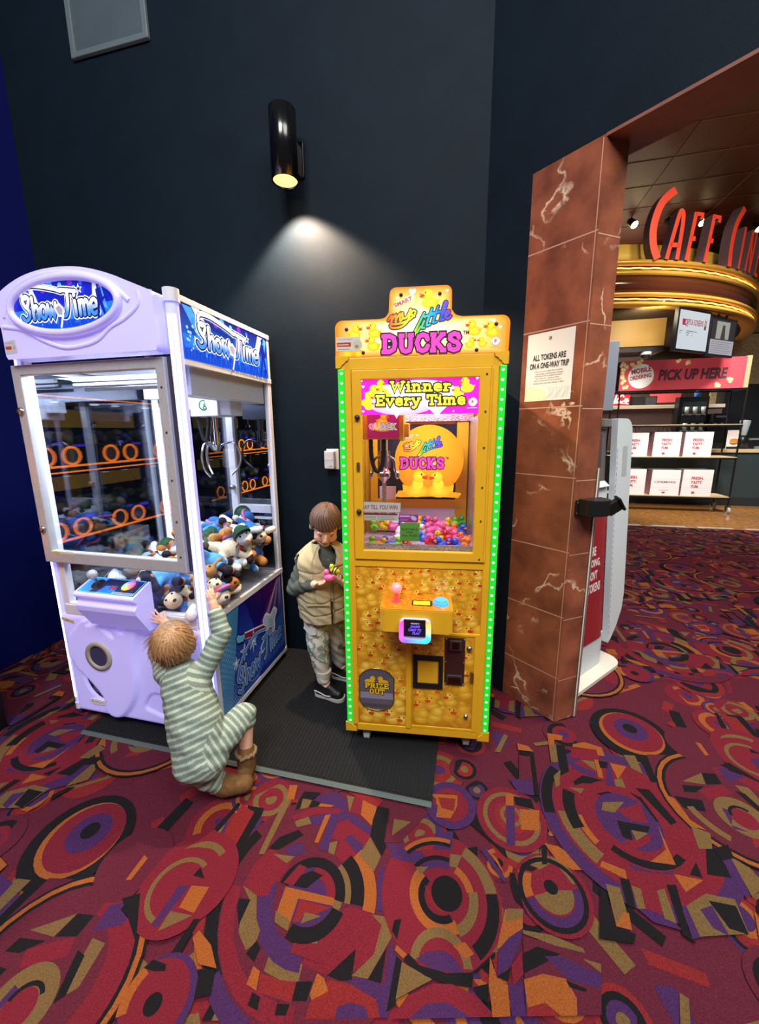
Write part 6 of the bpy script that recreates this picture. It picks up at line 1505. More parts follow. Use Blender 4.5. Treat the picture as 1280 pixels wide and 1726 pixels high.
for nm, ctr, tip, sole in (('boot', J['anR'], J['anR'] + V((-.004, -.055, -.072)), .0), ('boot', J['anL'], J['anL'] + V((.088, .012, -.012)), .0)):
    if nm and ctr is J['anR']: L_ = [('c', ctr + V((0, 0, .01)), ctr + V((0, .0, -.055)), .041, .041), ('c', ctr + V((0, 0, -.06)), tip, .038, .034)]
    else: L_ = [('c', ctr + V((-.012, -.002, .012)), ctr + V((.02, .0, -.006)), .044, .044), ('c', ctr + V((.01, 0, -.01)), tip, .042, .036)]
    me = blob(L_, .006, 2); zmin = min(v.co.z for v in me.vertices)
    displace(me, lambda c, n: V((c.x, c.y, max(c.z, .004))))
    paint(me, lambda c, n: '6b4a24' if c.z > .012 else '3a2a1c'); bo = obj('boot', me, bt, tod)
    g = G(); a = J['anR'] + V((0, 0, .018)) if ctr is J['anR'] else ctr + V((-.02, -.002, .018)); nr = (0, 0, 1) if ctr is J['anR'] else (-.8, -.05, .4)
    rr = random.Random(5); q = V(nr).to_track_quat('Z', 'Y').to_matrix()
    for k in range(26): t = 2 * pi * k / 26; g.ell(a + q @ V((.04 * cos(t), .04 * sin(t), rr.uniform(-.004, .006))), (.009, .009, .009), None, 8, 6)
    g.build('fleece_cuff', mat('fleece', '8a7250', rough=1, bump=.8, bscale=400), bo)
# ---------------------------------------------------------------- boy between the machines
boy = thing('person', V((-.31, 2.0, 0)), 0, 'young boy in a quilted beige vest standing between the machines holding small toys', 'person')
OB = V((-.31, 2.0, 0))
Jb = {k: V(p) - OB for k, p in dict(pelvis=(-.315, 2.05, .53), chest=(-.315, 2.045, .77), neck=(-.305, 2.045, .885), shR=(-.425, 2.035, .815), elR=(-.47, 1.985, .655), wrR=(-.345, 1.905, .712), shL=(-.215, 2.07, .80), elL=(-.178, 2.0, .665), wrL=(-.19, 1.915, .715),
      hipR=(-.36, 2.03, .50), knR=(-.355, 1.99, .31), anR=(-.328, 1.972, .095), hipL=(-.275, 2.075, .50), knL=(-.262, 2.085, .31), anL=(-.25, 2.135, .095)).items()}
hc = V((-.292, 2.022, 1.008)) - OB
HM = (Matrix.Rotation(radians(8), 3, 'Z') @ Matrix.Rotation(radians(30), 3, 'X') @ Matrix.Rotation(radians(4), 3, 'Y'))
Hb = lambda x, y, z: hc + HM @ V((x, y, z))
hp = [('e', Hb(0, .008, .012), (.074, .088, .082), HM), ('e', Hb(0, -.034, -.03), (.061, .052, .07), HM), ('e', Hb(.032, -.055, -.042), (.029, .027, .03)), ('e', Hb(-.032, -.055, -.042), (.029, .027, .03)), ('e', Hb(0, -.066, -.084), (.024, .02, .019)),
      ('c', Hb(0, -.086, -.012), Hb(0, -.096, -.034), .0065, .0095), ('e', Hb(.008, -.09, -.037), (.006, .006, .005)), ('e', Hb(-.008, -.09, -.037), (.006, .006, .005)), ('e', Hb(0, -.083, -.057), (.02, .008, .008), HM), ('e', Hb(0, -.08, -.066), (.016, .009, .006), HM), ('e', Hb(.026, -.072, .006), (.02, .009, .006), HM), ('e', Hb(-.026, -.072, .006), (.02, .009, .006), HM),
      ('e', Hb(.077, .006, -.022), (.009, .015, .022), HM), ('e', Hb(-.077, .006, -.022), (.009, .015, .022), HM), ('e', Hb(.026, -.074, -.008), (.013, .01, .008), HM), ('e', Hb(-.026, -.074, -.008), (.013, .01, .008), HM),
      ('c', Jb['neck'] + V((0, .01, -.03)), Hb(0, .02, -.05), .04, .042), ('c', Jb['pelvis'], Jb['chest'], .085, .09), ('c', Jb['chest'], Jb['neck'], .08, .04), ('c', Jb['chest'], Jb['shR'] + V((.03, 0, -.02)), .06, .03), ('c', Jb['chest'], Jb['shL'], .06, .035),
      ('c', Jb['shR'] + V((.02, 0, -.02)), Jb['elR'], .03, .03), ('c', Jb['elR'], Jb['wrR'], .029, .0215), ('c', Jb['shL'], Jb['elL'], .036, .03), ('c', Jb['elL'], Jb['wrL'], .029, .0215),
      ('c', Jb['hipR'], Jb['knR'], .056, .042), ('c', Jb['knR'], Jb['anR'], .042, .028), ('c', Jb['hipL'], Jb['knL'], .056, .042), ('c', Jb['knL'], Jb['anL'], .042, .028), ('c', Jb['anR'], Jb['anR'] + V((.05, -.025, -.06)), .028, .024), ('c', Jb['anL'], Jb['anL'] + V((.05, -.02, -.06)), .028, .024)]
hp += hand(Jb['wrR'], V((.93, -.22, .28)), V((-.2, -.1, 1)), .62, 1, (.3, .3, .35, .4), .08, (.7, .6, .5))
hp += hand(Jb['wrL'], V((-.35, -.55, .35)), V((0, .1, 1)), .62, -1, (.45, .5, .5, .5), .08, (.7, .6, .5))
me = blob(hp, .003, 2)
lipc = Hb(0, -.088, -.062)
def bskin(c, n):
    q = HM.transposed() @ (c - hc)
    if q.z > -.1 and q.y < -.04:
        if abs(q.x) < .021 and -.07 < q.z < -.0575 and q.y < -.078: return 'b8685c'
        if (abs(abs(q.x) - .036) < .018) and -.06 < q.z < -.028: return 'e0a48c'
        if abs(abs(q.x) - .027) < .02 and .0115 < q.z < .0165 and q.y < -.06: return '7a5640'
    return 'e3b49a'
paint(me, bskin); obj('body', me, skin, boy)
g = G()
for s_ in (-1, 1):
    g.ell(Hb(.0265 * s_, -.0775, -.0065), (.0085, .006, .005), HM, 12, 8, 0, rgb('efe6e0')); g.ell(Hb(.0265 * s_, -.0825, -.0085), (.0042, .0026, .0042), HM, 10, 6, 0, rgb('3a2416'))
    g.tube([Hb(.0265 * s_ + .0115 * cos(t), -.0835 + .006 * abs(cos(t)), -.0075 + .0045 * sin(t)) for t in [pi * k / 10 for k in range(11)]], .0017, 6, 0, rgb('2a1a12'))
g.build('eye', mat('eye_paint', attr=True, rough=.2), boy, colors=True)
NT, NP = 120, 26; vs = []; fs = []; cc = []; rr = random.Random(8)
hc2 = (.086, .097, .094)
nz = [rr.uniform(-1, 1) for _ in range(NT)]
for j in range(NP + 1):
    for i in range(NT):
        th = 2 * pi * i / NT; fr = cos(th)                       # fr = 1 at the face side (-y)
        front = sm((fr - .30) / .35); side_ = 1 - abs(fr)
        zend = .020 * front + (1 - front) * (-.035 if fr > -.2 else -.085) + .004 * nz[i] * .8 + .008 * front * sin(th * 1.5 + .4)
        phe = math.acos(max(-.95, min(.95, (zend - .022) / hc2[2]))); ph = phe * j / NP
        wv = 1 + .014 * sin(th * 22 + 4 * sin(ph * 2)) + .01 * sin(th * 47 + ph * 3) + .018 * max(0, j / NP - .6) * nz[i]
        x = hc2[0] * sin(ph) * sin(th) * wv; y = .012 - hc2[1] * sin(ph) * cos(th) * wv; z = .022 + hc2[2] * cos(ph) * (1 + .01 * sin(th * 9))
        vs.append(Hb(x, y, z)); k = .5 + .5 * sin(th * 31 + 5 * sin(ph * 3)); A_, B_ = rgb('74594b'), rgb('453329'); cc.append(tuple(A_[q] + (B_[q] - A_[q]) * k for q in range(3)))
for j in range(NP):
    for i in range(NT): fs.append((j * NT + i, j * NT + (i + 1) % NT, (j + 1) * NT + (i + 1) % NT, (j + 1) * NT + i))
g = G(); g.add(vs, fs, 0, True, cc); ho = g.build('hair', hair_m, boy, colors=True); md = ho.modifiers.new('thick', 'SOLIDIFY'); md.thickness = .009; md.offset = -1
g = G(); rr = random.Random(12)
for k in range(70):
    a = rr.uniform(-.6, .9); p0 = Hb(.02 * a, .02, .117); pts = [Hb(.01 + .06 * sin(a * 2.4) * t + .02 * a * (1 - t), .03 - .115 * t * cos(a * .9) * (1 - .25 * t), .122 - .085 * t * t - .004 * t) for t in (0, .3, .6, .85, 1.0)]
    g.tube(pts, [.0016, .0022, .002, .0016, .0006], 4, 0, rgb(rr.choice(['846a5c', '6a5244', '8c7262'])))
g.build('fringe', hair_m, ho, colors=True)
# shirt (sleeves and collar)
sp = [('c', Jb['chest'] + V((0, 0, -.12)), Jb['chest'], .09, .093), ('c', Jb['chest'], Jb['neck'] + V((0, 0, -.02)), .085, .05), ('c', Jb['chest'], Jb['shR'] + V((.02, 0, -.01)), .065, .042), ('c', Jb['chest'], Jb['shL'], .065, .042), ('c', Jb['shR'] + V((.012, 0, -.01)), Jb['elR'], .043, .044), ('c', Jb['elR'], Jb['elR'].lerp(Jb['wrR'], .82), .044, .033), ('c', Jb['shL'], Jb['elL'], .046, .04), ('c', Jb['elL'], Jb['elL'].lerp(Jb['wrL'], .8), .04, .032)]
me = blob(sp, .005, 2)
displace(me, lambda c, n: c + n * (.003 * sin(c.z * 140 + c.x * 90) * sin(c.x * 45)))
paint(me, lambda c, n: '4b514c' if sin(c.z * 60 + c.x * 40) < .7 else '545b56'); obj('shirt', me, cloth, boy)
# quilted vest: open armholes, V neck and a front zip
F_ = V((sin(radians(24)), -cos(radians(24)), 0)); S_ = V((cos(radians(24)), sin(radians(24)), 0)); C0 = V((-.315, 2.045, 0)) - OB
NT, NP = 224, 110; vs = []; keep = {}; cc = []
for j in range(NP + 1):
    z = .475 + (.905 - .475) * j / NP; u_ = j / NP
    a_ = .150 - .01 * cos(pi * u_) * 1.6 + .012 * sin(pi * min(1, u_ * 1.3)); b_ = .118 + .018 * (1 - u_)
    a_ += .006
    if z > .80: k = (z - .80) / .105; a_ *= 1 - .62 * k ** 1.5; b_ *= 1 - .48 * k ** 1.6
    for i in range(NT):
        th = 2 * pi * i / NT; p = C0 + S_ * (a_ * sin(th)) + F_ * (b_ * cos(th)) + V((0, 0, z))
        sq = lambda q, w_: math.exp(-(q / w_) ** 2)
        gr = 0
        for zl in (.535, .605, .69, .775): gr += sq(z - zl - .012 * sin(th * 3), .005)
        for tl in (-2.3, -1.45, -.55, .02, .6, 1.45, 2.3): gr += sq(((th - tl + pi) % (2 * pi)) - pi, .03) * (1.0 if z > .6 or abs(tl) < .1 else .5)
        n_ = (S_ * sin(th) * b_ + F_ * cos(th) * a_).normalized(); p = p + n_ * (-.007 * min(1.2, gr) + .004 * sin(th * 11 + z * 70) * sin(z * 55))
        vs.append(p); m_ = 1 - .12 * min(1, gr); cc.append(tuple(q * m_ for q in rgb('b3a684')))
fs = []
for j in range(NP):
    for i in range(NT):
        th = 2 * pi * (i + .5) / NT; z = .475 + (.905 - .475) * (j + .5) / NP; tw = th if th < pi else th - 2 * pi
        if abs(tw) < .10 * (1 - 0) * ((z - .735) / .13) * 4.2 and z > .735: continue                   # V neck
        if abs(tw - .03) < .045 and z < .60: continue                                                        # zip open at the hem
        if abs(abs(tw) - 1.62) < .52 and .63 < z < .86 and ((abs(tw) - 1.62) / .52) ** 2 + ((z - .745) / .105) ** 2 < 1: continue     # armholes
        fs.append((j * NT + i, j * NT + (i + 1) % NT, (j + 1) * NT + (i + 1) % NT, (j + 1) * NT + i))
g = G(); g.add(vs, fs, 0, True, cc); vo = g.build('vest', cloth, boy, colors=True); md = vo.modifiers.new('t', 'SOLIDIFY'); md.thickness = .012; md.offset = -1; 
g = G(); pc = [C0 + S_ * (-.05 + .0 * k) + F_ * .134 + V((0, 0, .6)) for k in (0, 1)]
q = lambda s_, z, d=0: C0 + S_ * s_ + F_ * (sqrt(max(.0001, 1 - (s_ / .165) ** 2)) * .137 + d) + V((0, 0, z))
g.tube([q(-.125, .585), q(-.09, .592), q(-.05, .59), q(-.015, .585)], .004, 6, 0, rgb('9a8c6a')); g.tube([q(.012, .74 - .26 * k / 8, -.004) for k in range(9)], .003, 6, 0, rgb('8a7e60')); g.build('pocket_seam', cloth, vo, colors=True)
# trousers with a faint printed pattern
pp = [('c', Jb['pelvis'] + V((0, 0, -.03)), Jb['pelvis'] + V((0, 0, .06)), .098, .095), ('c', Jb['hipR'], Jb['knR'], .078, .062), ('c', Jb['knR'], Jb['anR'] + V((0, 0, .02)), .061, .039), ('c', Jb['hipL'], Jb['knL'], .076, .06), ('c', Jb['knL'], Jb['anL'] + V((0, 0, .02)), .06, .039)]
me = blob(pp, .005, 3)
displace(me, lambda c, n: c + n * (.0035 * sin(c.z * 75 + c.x * 50) * sin(c.x * 60 + c.z * 20)))
from mathutils import noise as MN
def trous(c, n):
    if c.z < .135: return 'd6d2c6'
    a = MN.noise(c * 13 + V((3, 1, 7))); b = MN.noise(c * 38 + V((9, 4, 2)))
    if a > .28 and b > -.1: return '7f958a'
    if abs(a - .12) < .045 or (a > .0 and abs(b) < .07): return '77766e'
    return 'c9c4b6'
paint(me, trous); tr = obj('trousers', me, cloth, boy)
g = G()
for s_, jn in ((1, 'R'), (1, 'L')): a = Jb['an' + jn] + V((0, 0, .035)); g.cone(a, a + V((0, .002, .035)), .041, .046, 24); g.ell(a, (.041, .041, .008)); g.ell(a + V((0, .002, .035)), (.046, .046, .007))
g.build('ankle_cuff', mat('cuff_knit', 'c9c4b6', rough=.95, bump=.6, bscale=500), tr)
a = Jb['hipR'].lerp(Jb['knR'], .42); g = G(); g.prism([(-.05, .0), (.03, -.008), (.038, -.04), (.0, -.052), (-.06, -.03)], -.006, .004); g.x = Matrix.Identity(4); po = g.build('pocket_flap', mat('flap_cloth', 'c6c2ba', rough=.95), tr, .003); po.location = a + V((-.02, -.062, .03)); po.rotation_euler = (radians(-8), 0, radians(-38))
for jn, dr in (('R', V((.92, -.39, 0))), ('L', V((.93, -.36, 0)))):
    dr.normalize(); h0 = Jb['an' + jn] * 1; h0 = V((h0.x, h0.y, 0)) - dr * .022; lt_ = V((-dr.y, dr.x, 0))
    so = [(-.025, -.026), (.0, -.034), (.05, -.032), (.10, -.036), (.132, -.033), (.150, -.018), (.154, .0), (.150, .018), (.132, .033), (.10, .036), (.05, .032), (.0, .034), (-.025, .026), (-.034, 0)]
    P3 = lambda x, y, z: h0 + dr * x + lt_ * y + V((0, 0, z))
    me = blob([('c', P3(.0, 0, .045), P3(.005, 0, .10), .036, .036), ('c', P3(.0, 0, .04), P3(.07, 0, .04), .036, .034), ('c', P3(.06, 0, .035), P3(.115, 0, .034), .034, .032), ('c', P3(.03, 0, .075), P3(.085, 0, .05), .03, .026)], .005, 2)
    displace(me, lambda c, n: V((c.x, c.y, max(c.z, .016))))
    sho = obj('shoe', me, mat('shoe_black', '0e0e10', rough=.5), boy)
    g = G(); g.prism([((P3(x, y, 0)).x, (P3(x, y, 0)).y) for x, y in smoothpath(so, 3, True)], .0085, .027, plane='xy'); g.build('sole', mat('sole_white', 'c6c2ba', rough=.6), sho, .003)
    g = G(); g.tube(smoothpath([P3(-.02, -.037, .05), P3(.02, -.0385, .045), P3(.055, -.038, .036), P3(.085, -.037, .04)], 4), .004, 6)
    for k in range(3): g.tube([P3(.03 + .016 * k, -.026, .078 - .011 * k), P3(.036 + .016 * k, 0, .095 - .012 * k), P3(.03 + .016 * k, .026, .078 - .011 * k)], .0035, 6)
    g.build('shoe_trim', mat('trim_white', 'bdb9b2', rough=.6), sho)
# toys in his hands
o = bpy.data.objects.new('rubber_duck', DM['pink']); col.objects.link(o); o.location = V((-.262, 1.868, .763)); o.rotation_euler = (0, 0, 2.6); o.scale = (1.15,) * 3
tag(o, "pink rubber duck held in the boy's hand", 'rubber duck')
for nm, dm in (('beak', BK), ('eye', EY), ('eye', EY2)): c = bpy.data.objects.new(nm, dm); col.objects.link(c); c.parent = o
g = G(); g.ell((0, 0, 0), (.028, .019, .017), None, 14, 10, 0, rgb('c8d040')); g.ell((.022, 0, .014), (.014, .014, .013), None, 12, 8, 0, rgb('c8d040'))
for k in (-.01, .004): g.torus((k, 0, 0), .0182 - abs(k) * .15, .0034, 20, 6, 0, rgb('18180c'), nrm=(1, 0, 0))
g.ell((.03, .009, .02), .004, None, 8, 6, 0, rgb('101010')); g.ell((.03, -.009, .02), .004, None, 8, 6, 0, rgb('101010'))
o = g.build('toy_bee', mat('duck_vinyl', attr=True), colors=True); o.location = V((-.232, 1.872, .80)); o.rotation_euler = (0, -.3, 2.8); tag(o, "yellow and black striped toy held above the pink duck in the boy's hand", 'toy')

# ================================================================ kiosk behind the pier
KO = V((1.13, 1.988, 0)); YK = atan2(.57, .822)
K = thing('ticket_kiosk', KO, YK, 'white self-service kiosk with a red lower panel standing behind the marble pier', 'kiosk')
kw = mat('kiosk_white', 'c9d4d8', rough=.45)
g = G(); g.prism(rrect(-.30, .52, -.03, .42, (.09, .09, .05, .05)), 0, .022, plane='xy'); g.build('base_plate', mat('kiosk_base', 'd6d0c2', rough=.5), K, .004)
TL = Matrix.Rotation(radians(-3.3), 4, 'X')
g = G(); g.box(-.25, .365, .045, .34, .022, .25); g.x = TL; g.box(-.25, .365, .04, .30, .20, 1.16); g.build('body', kw, K, .006)
g = G(); g.x = TL; g.box(-.25, .33, .026, .041, .225, 1.00, 0, rgb('8e1c24'))
p = Print(g, V((-.25, .0255, .225)), (1, 0, 0), V((0, 0, 1)), .00003)
p.rect(0, 0, .578, .775, '8e1c24')
for k, (s_, x1) in enumerate((('FROM WHERE', .135), ("YOU'RE GOING,", .185), ("THERE WE DON'T", .16), ('NEED TOKENS', .195))):
    wd = (.255, .275, .27, .245)[k]; p.text(s_, .25 + x1 + .095 - wd, .535 - k * .074, wd, .056, 'e4dcdc', .03, .12, 2)
g.build('red_panel', mat('kiosk_print', attr=True, rough=.5, noise=.06, nscale=90), K, colors=True, fix=False)
g = G(); g.x = TL; g.prism([(.04, 1.16), (.02, 1.17), (.06, 1.21), (.3, 1.21), (.3, 1.16)], -.25, .345, plane='yz'); g.build('counter_shelf', kw, K, .003)
g = G(); g.x = TL; g.box(-.25, .345, .05, .30, 1.2, 1.505); g.build('screen_housing', mat('kiosk_mauve', '5f5658', rough=.55), K, .004)
g = G(); g.x = TL; g.box(-.2, .28, .042, .052, 1.23, 1.48); g.build('screen', mat('screen_off', '4a4446', rough=.25), K, .003)
g = G(); g.x = TL; g.box(-.25, .36, .03, .30, 1.512, 1.56); cap_ = g.build('top_cap', mat('kiosk_grey', '6e6c6a', rough=.5), K, .006)
g = G(); g.x = TL
for i in range(8):
    for j in range(3): g.ell((.12 + .02 * i, .0295, 1.525 + .012 * j), (.004, .001, .004), None, 8, 4)
g.build('vent', mat('vent_black', '101010', rough=.8), cap_)
g = G(); g.x = TL; FN = [(.365, .18), (.40, .20), (.47, .27), (.53, .36), (.552, .46), (.555, .60), (.556, 1.45)] + [(.476 + .08 * cos(radians(a)), 1.48 + .08 * sin(radians(a))) for a in range(0, 91, 15)] + [(.365, 1.56)]
g.prism(FN, .0, .035); fn = g.build('side_fin', kw, K, .004)
g = G(); g.x = TL
for k in range(34): g.box(.372, .3745, -.0012, .0005, .24 + k * .034, .262 + k * .034)
g.prism(rrect(.44, .50, 1.22, 1.40, .01), -.0012, .0004, 1); g.build('fin_slots', [mat('slot_grey', '6a7478'), mat('decal_grey', 'a8b0b2', rough=.6)], fn)
s = thing('sign_stand', grid(1.12, 4.0), YA, 'pale blue-grey sign panel on a post behind the white kiosk', 'sign')
g = G(); g.box(-.35, .125, -.02, .02, 1.66, 2.255); g.build('panel', mat('pale_panel', '98a4b8', rough=.5), s, .004)
g = G(); g.cone((-.18, 0, .012), (-.18, 0, 1.68), .025, .025, 14); g.build('post', mat('post_black', '1a1a1a'), s)
g = G(); g.cone((-.18, 0, 0), (-.18, 0, .015), .2, .19, 28); g.build('foot', mat('post_black', '1a1a1a'), s)

# ================================================================ the cafe across the hall
tile = mat('granite_tile', '9a6a38', rough=.12, noise=.35, nscale=14)
g = G(); g.add([grid(-.5, 6.62, .0015), grid(8, 6.62, .0015), grid(8, 9.6, .0015), grid(-.5, 9.6, .0015)], [(0, 1, 2, 3)])
g.build('floor_tile', tile)['kind'] = 'structure'
g = G()
for k in range(9): u0 = 2.2 + .62 * k; a = [grid(u0, 6.66, .0022), grid(u0 + .46, 6.66, .0022), grid(u0 + .46, 6.74, .0022), grid(u0, 6.74, .0022)]; g.add(a, [(0, 1, 2, 3)])
g.build('floor_border', mat('border_tile', 'b8b0a4', rough=.25))['kind'] = 'structure'
def gbox(g, u0, u1, d0, d1, z0, z1, mi=0, c=None):
    o = len(g.v); X = g.x; g.x = Matrix(((UA.x, DA.x, 0, 0), (UA.y, DA.y, 0, 0), (0, 0, 1, 0), (0, 0, 0, 1))) @ Matrix.Identity(4); g.box(u0, u1, d0, d1, z0, z1, mi, c); g.x = X
    return g
cei = mat('cafe_ceiling', '4a1d10', rough=.5, noise=.1)
g = G(); gbox(g, .9, 9.5, 3.2, 11.2, 4.9, 5.0); struct(g.build('ceiling', cei))
g = G()
for k in range(14): gbox(g, .9, 9.5, 3.4 + .6 * k, 3.41 + .6 * k, 4.893, 4.9); gbox(g, 1.2 + .6 * k, 1.21 + .6 * k, 3.2, 11.2, 4.893, 4.9)
struct(g.build('trim_ceiling_grid', mat('ceiling_joint', '6a3a26', rough=.6)))
g = G(); gbox(g, -.5, 9.5, 10.9, 11, 0, 4.9); struct(g.build('wall_cafe', mat('cafe_wall', '3a3020', rough=.7)))
g = G(); gbox(g, 1.6, 6.6, 9.9, 10.0, 3.4, 4.9); struct(g.build('wall_cafe_upper', mat('olive_wall', '7a6a28', rough=.7)))
# --- counters
s = thing('service_counter', grid(0, 0), YA, 'dark green service counter with a pale top behind the bag cart', 'counter')
g = G(); g.box(2.0, 6.4, 8.78, 9.35, 0.0016, 1.03); g.build('body', mat('counter_green', '2c3a3c', rough=.5), s)
g = G(); g.box(4.5, 6.4, 8.74, 9.4, 1.03, 1.09); g.build('counter_top', mat('counter_top', 'c8b48c', rough=.3), s, .005)
g = G(); g.box(2.0, 6.4, 8.76, 8.79, .0016, .16); g.build('kick_plate', mat('kick_dark', '22282c', rough=.5), s)
s = thing('bar_counter', grid(0, 0), YA, 'raised mauve back counter with a white ledge behind the cart', 'counter')
g = G(); g.box(2.0, 4.95, 9.42, 9.9, 0.0016, 1.90); g.build('body', mat('mauve_front', '62504e', rough=.6), s)
g = G(); g.box(2.0, 4.97, 9.38, 9.92, 1.90, 1.97); g.build('ledge', mat('ledge_white', 'cfc6b4', rough=.4), s, .004)
# --- things on the counters
s = thing('drink_sign', grid(3.06, 9.58, 1.97), YA, 'dark red soft drink sign with white script on the back ledge', 'sign')
g = G(); g.box(-.38, .24, 0, .05, 0, .30, 0, rgb('8a1a26')); p = Print(g, (-.38, -.0005, 0), (1, 0, 0), (0, 0, 1), .0004); p.rect(0, 0, .62, .30, '8a1a26')
for q in ([(.09, .12), (.05, .08), (.03, .13), (.06, .22), (.12, .24), (.13, .19)], [(.16, .1), (.19, .16), (.15, .16), (.14, .1), (.19, .1)], [(.22, .16), (.22, .08), (.26, .16)], [(.30, .15), (.27, .1), (.33, .09)], [(.36, .24), (.33, .09), (.37, .12), (.40, .18), (.36, .1), (.42, .09)], [(.50, .2), (.46, .24), (.42, .16), (.45, .09), (.52, .12)], [(.54, .16), (.52, .1), (.58, .16), (.55, .08), (.60, .12)]): p.line(smoothpath(q, 3), .026, 'e8dcd8')
p.line(smoothpath([(.04, .06), (.2, .05), (.4, .07), (.6, .05)], 4), .014, 'e8dcd8')
g.build('panel', prt, s, colors=True, fix=False)
s = thing('display_case', grid(3.62, 9.62, 1.97), YA, 'low black display case on the back ledge beside the red drink sign', 'cabinet')
g = G(); g.box(-.25, .22, 0, .28, 0, .20); g.build('body', mat('case_black', '16181a', rough=.3), s, .004)
g = G(); g.box(.0, .2, -.006, 0, .02, .18); g.build('door', mat('case_glass', '2c3438', rough=.1), s)
s = thing('glass_cabinet', grid(4.33, 9.17, 1.09), YA, 'tall black glass-fronted cabinet behind the bag cart', 'cabinet')
g = G(); g.box(-.27, .25, 0, .18, .0, 1.02); g.build('body', mat('case_black', '16181a', rough=.3), s, .006)
g = G(); g.box(-.2, .21, -.006, .001, .08, .92); g.build('door', mat('case_glass', '2c3438', rough=.1), s)
g = G(); g.box(-.2, .21, -.012, -.006, .66, .68); g.box(-.2, .21, -.012, -.006, .34, .36); g.build('shelf', mat('shelf_grey', '8a9496'), s)
for k in range(6):
    g = G(); g.lathe([(0, 0), (.035, 0), (.04, .14), (0, .14)], (-.14 + .14 * (k % 3), -.05, .68 if k < 3 else .36), 14); g.build('jar', mat('jar_glass', '98a4a6', rough=.1), s)
tag(gbox(G(), 3.83, 4.42, 9.95, 9.99, 2.05, 2.24).build('red_banner', mat('banner_red', 'a03840', rough=.6)), 'red banner strip on the wall above the black display case', 'banner')
g = G(); c_ = grid(4.47, 9.4, 2.11); g.lathe([(0, 0), (.05, 0), (.068, .18), (.06, .18), (.045, .01), (0, .01)], c_, 24); tag(g.build('blue_cup', mat('cup_blue', '2a6ab8', rough=.4)), 'blue cup standing on top of the tall glass cabinet', 'cup')
s = thing('coffee_machine', grid(4.75, 9.0, 1.09), YA, 'black and chrome coffee machine on the counter behind the cart post', 'coffee machine')
g = G(); g.box(-.16, .12, .0, .3, 0, .12); g.box(-.16, .12, .14, .3, .12, .68); g.box(-.16, .12, -.02, .3, .5, .68); g.build('body', mat('case_black', '16181a', rough=.3), s, .008)
g = G(); g.cone((-.08, .06, .44), (-.08, .06, .5), .03, .03, 14); g.cone((.04, .06, .44), (.04, .06, .5), .03, .03, 14); g.box(-.12, .08, -.026, -.02, .6, .64); build_each(g, 'spout', chrome, s)
s = thing('menu_stand', grid(4.91, 8.86, 1.09), YA, 'white counter card showing a burger beside the coffee machine', 'sign')
g = G(); g.box(-.10, .11, 0, .012, 0, .36, 0, rgb('e8e0d6')); p = Print(g, (-.10, -.0005, 0), (1, 0, 0), (0, 0, 1), .0004); p.rect(0, 0, .21, .36, 'e8e0d6'); p.disc(.12, .13, .075, .05, 'a8642c'); p.disc(.12, .17, .07, .03, 'c8843c'); p.rect(.05, .125, .19, .14, 'e0b850'); p.rect(.0, .0, .21, .05, '2a2624'); g.build('card', prt, s, colors=True, fix=False)
s = thing('blender', grid(5.14, 9.0, 1.09), YA, 'black counter blender with a clear jug beyond the burger card', 'blender')
g = G(); g.lathe([(0, 0), (.10, 0), (.09, .2), (.06, .26), (0, .26)], (0, 0, 0), 18); g.build('motor_base', mat('case_black', '16181a', rough=.3), s)
g = G(); g.lathe([(.05, .26), (.085, .52), (.08, .54), (0, .55)], (0, 0, 0), 18); g.build('jug', mat('jar_glass', '98a4a6', rough=.1), s)
s = thing('till_drawer', grid(5.45, 9.0, 1.09), YA, 'black till on the pale counter top beside the blender', 'till')
g = G(); g.box(-.2, .25, 0, .3, 0, .16); g.build('drawer', mat('case_black', '16181a', rough=.3), s, .006)
g = G(); g.box(-.2, .25, -.02, .28, .165, .20); g.box(-.1, .15, -.04, .02, .0, .05); g.build('tray', mat('tray_steel', '9aa0a0', rough=.35, metal=.6), s, .004)
# --- wheeled wire cart with bags and the pick-up sign
CU0, CU1, CD0, CD1 = 2.56, 4.47, 7.91, 8.33
s = thing('wire_cart', grid(CU0, CD0), YA, 'black wire shelving cart on casters holding paper bags', 'cart')
cw = mat('cart_black', '0f0f10', rough=.35)
CWD, CDP = CU1 - CU0, CD1 - CD0
for x in (0, CWD):
    for y in (0, CDP):
        g = G(); n_ = 60; g.tube([(x, y, .115 + (2.15 - .115) * k / n_) for k in range(n_ + 1)], [.0125 + .0035 * (k % 2) for k in range(n_ + 1)], 8); g.build('post', cw, s)
        g = G(); g.cone((x - .018, y, .06), (x + .018, y, .06), .06, .06, 22); wl = g.build('wheel', mat('wheel_grey', 'a8b0aa', rough=.5), s)
        g = G(); g.box(x - .028, x - .022, y - .03, y + .03, .05, .13); g.box(x + .022, x + .028, y - .03, y + .03, .05, .13); g.box(x - .028, x + .028, y - .03, y + .03, .115, .13); g.build('wheel_fork', mat('steel', 'b0b0b0', rough=.3, metal=1), wl)
for z, tp in ((.285, 1), (.985, 1), (1.545, 1), (2.15, 0)):
    g = G(); g.box(-.015, CWD + .015, -.015, .0, z - .03, z); g.box(-.015, CWD + .015, CDP, CDP + .015, z - .03, z); g.box(-.015, 0, 0, CDP, z - .03, z); g.box(CWD, CWD + .015, 0, CDP, z - .03, z)
    for k in range(24): x = CWD * (k + .5) / 24; g.box(x - .003, x + .003, 0, CDP, z - .008, z - .002)
    sh = g.build('shelf', cw, s)
    if tp: g = G(); g.box(-.01, CWD + .01, -.012, CDP + .01, z, z + .014); g.build('shelf_liner', mat('liner_wood', 'b8a078', rough=.5), sh)
s = thing('pickup_sign', grid(CU0 - .03, CD0, 2.152), YA, 'red mobile ordering pick up here sign on top of the wire cart', 'sign')
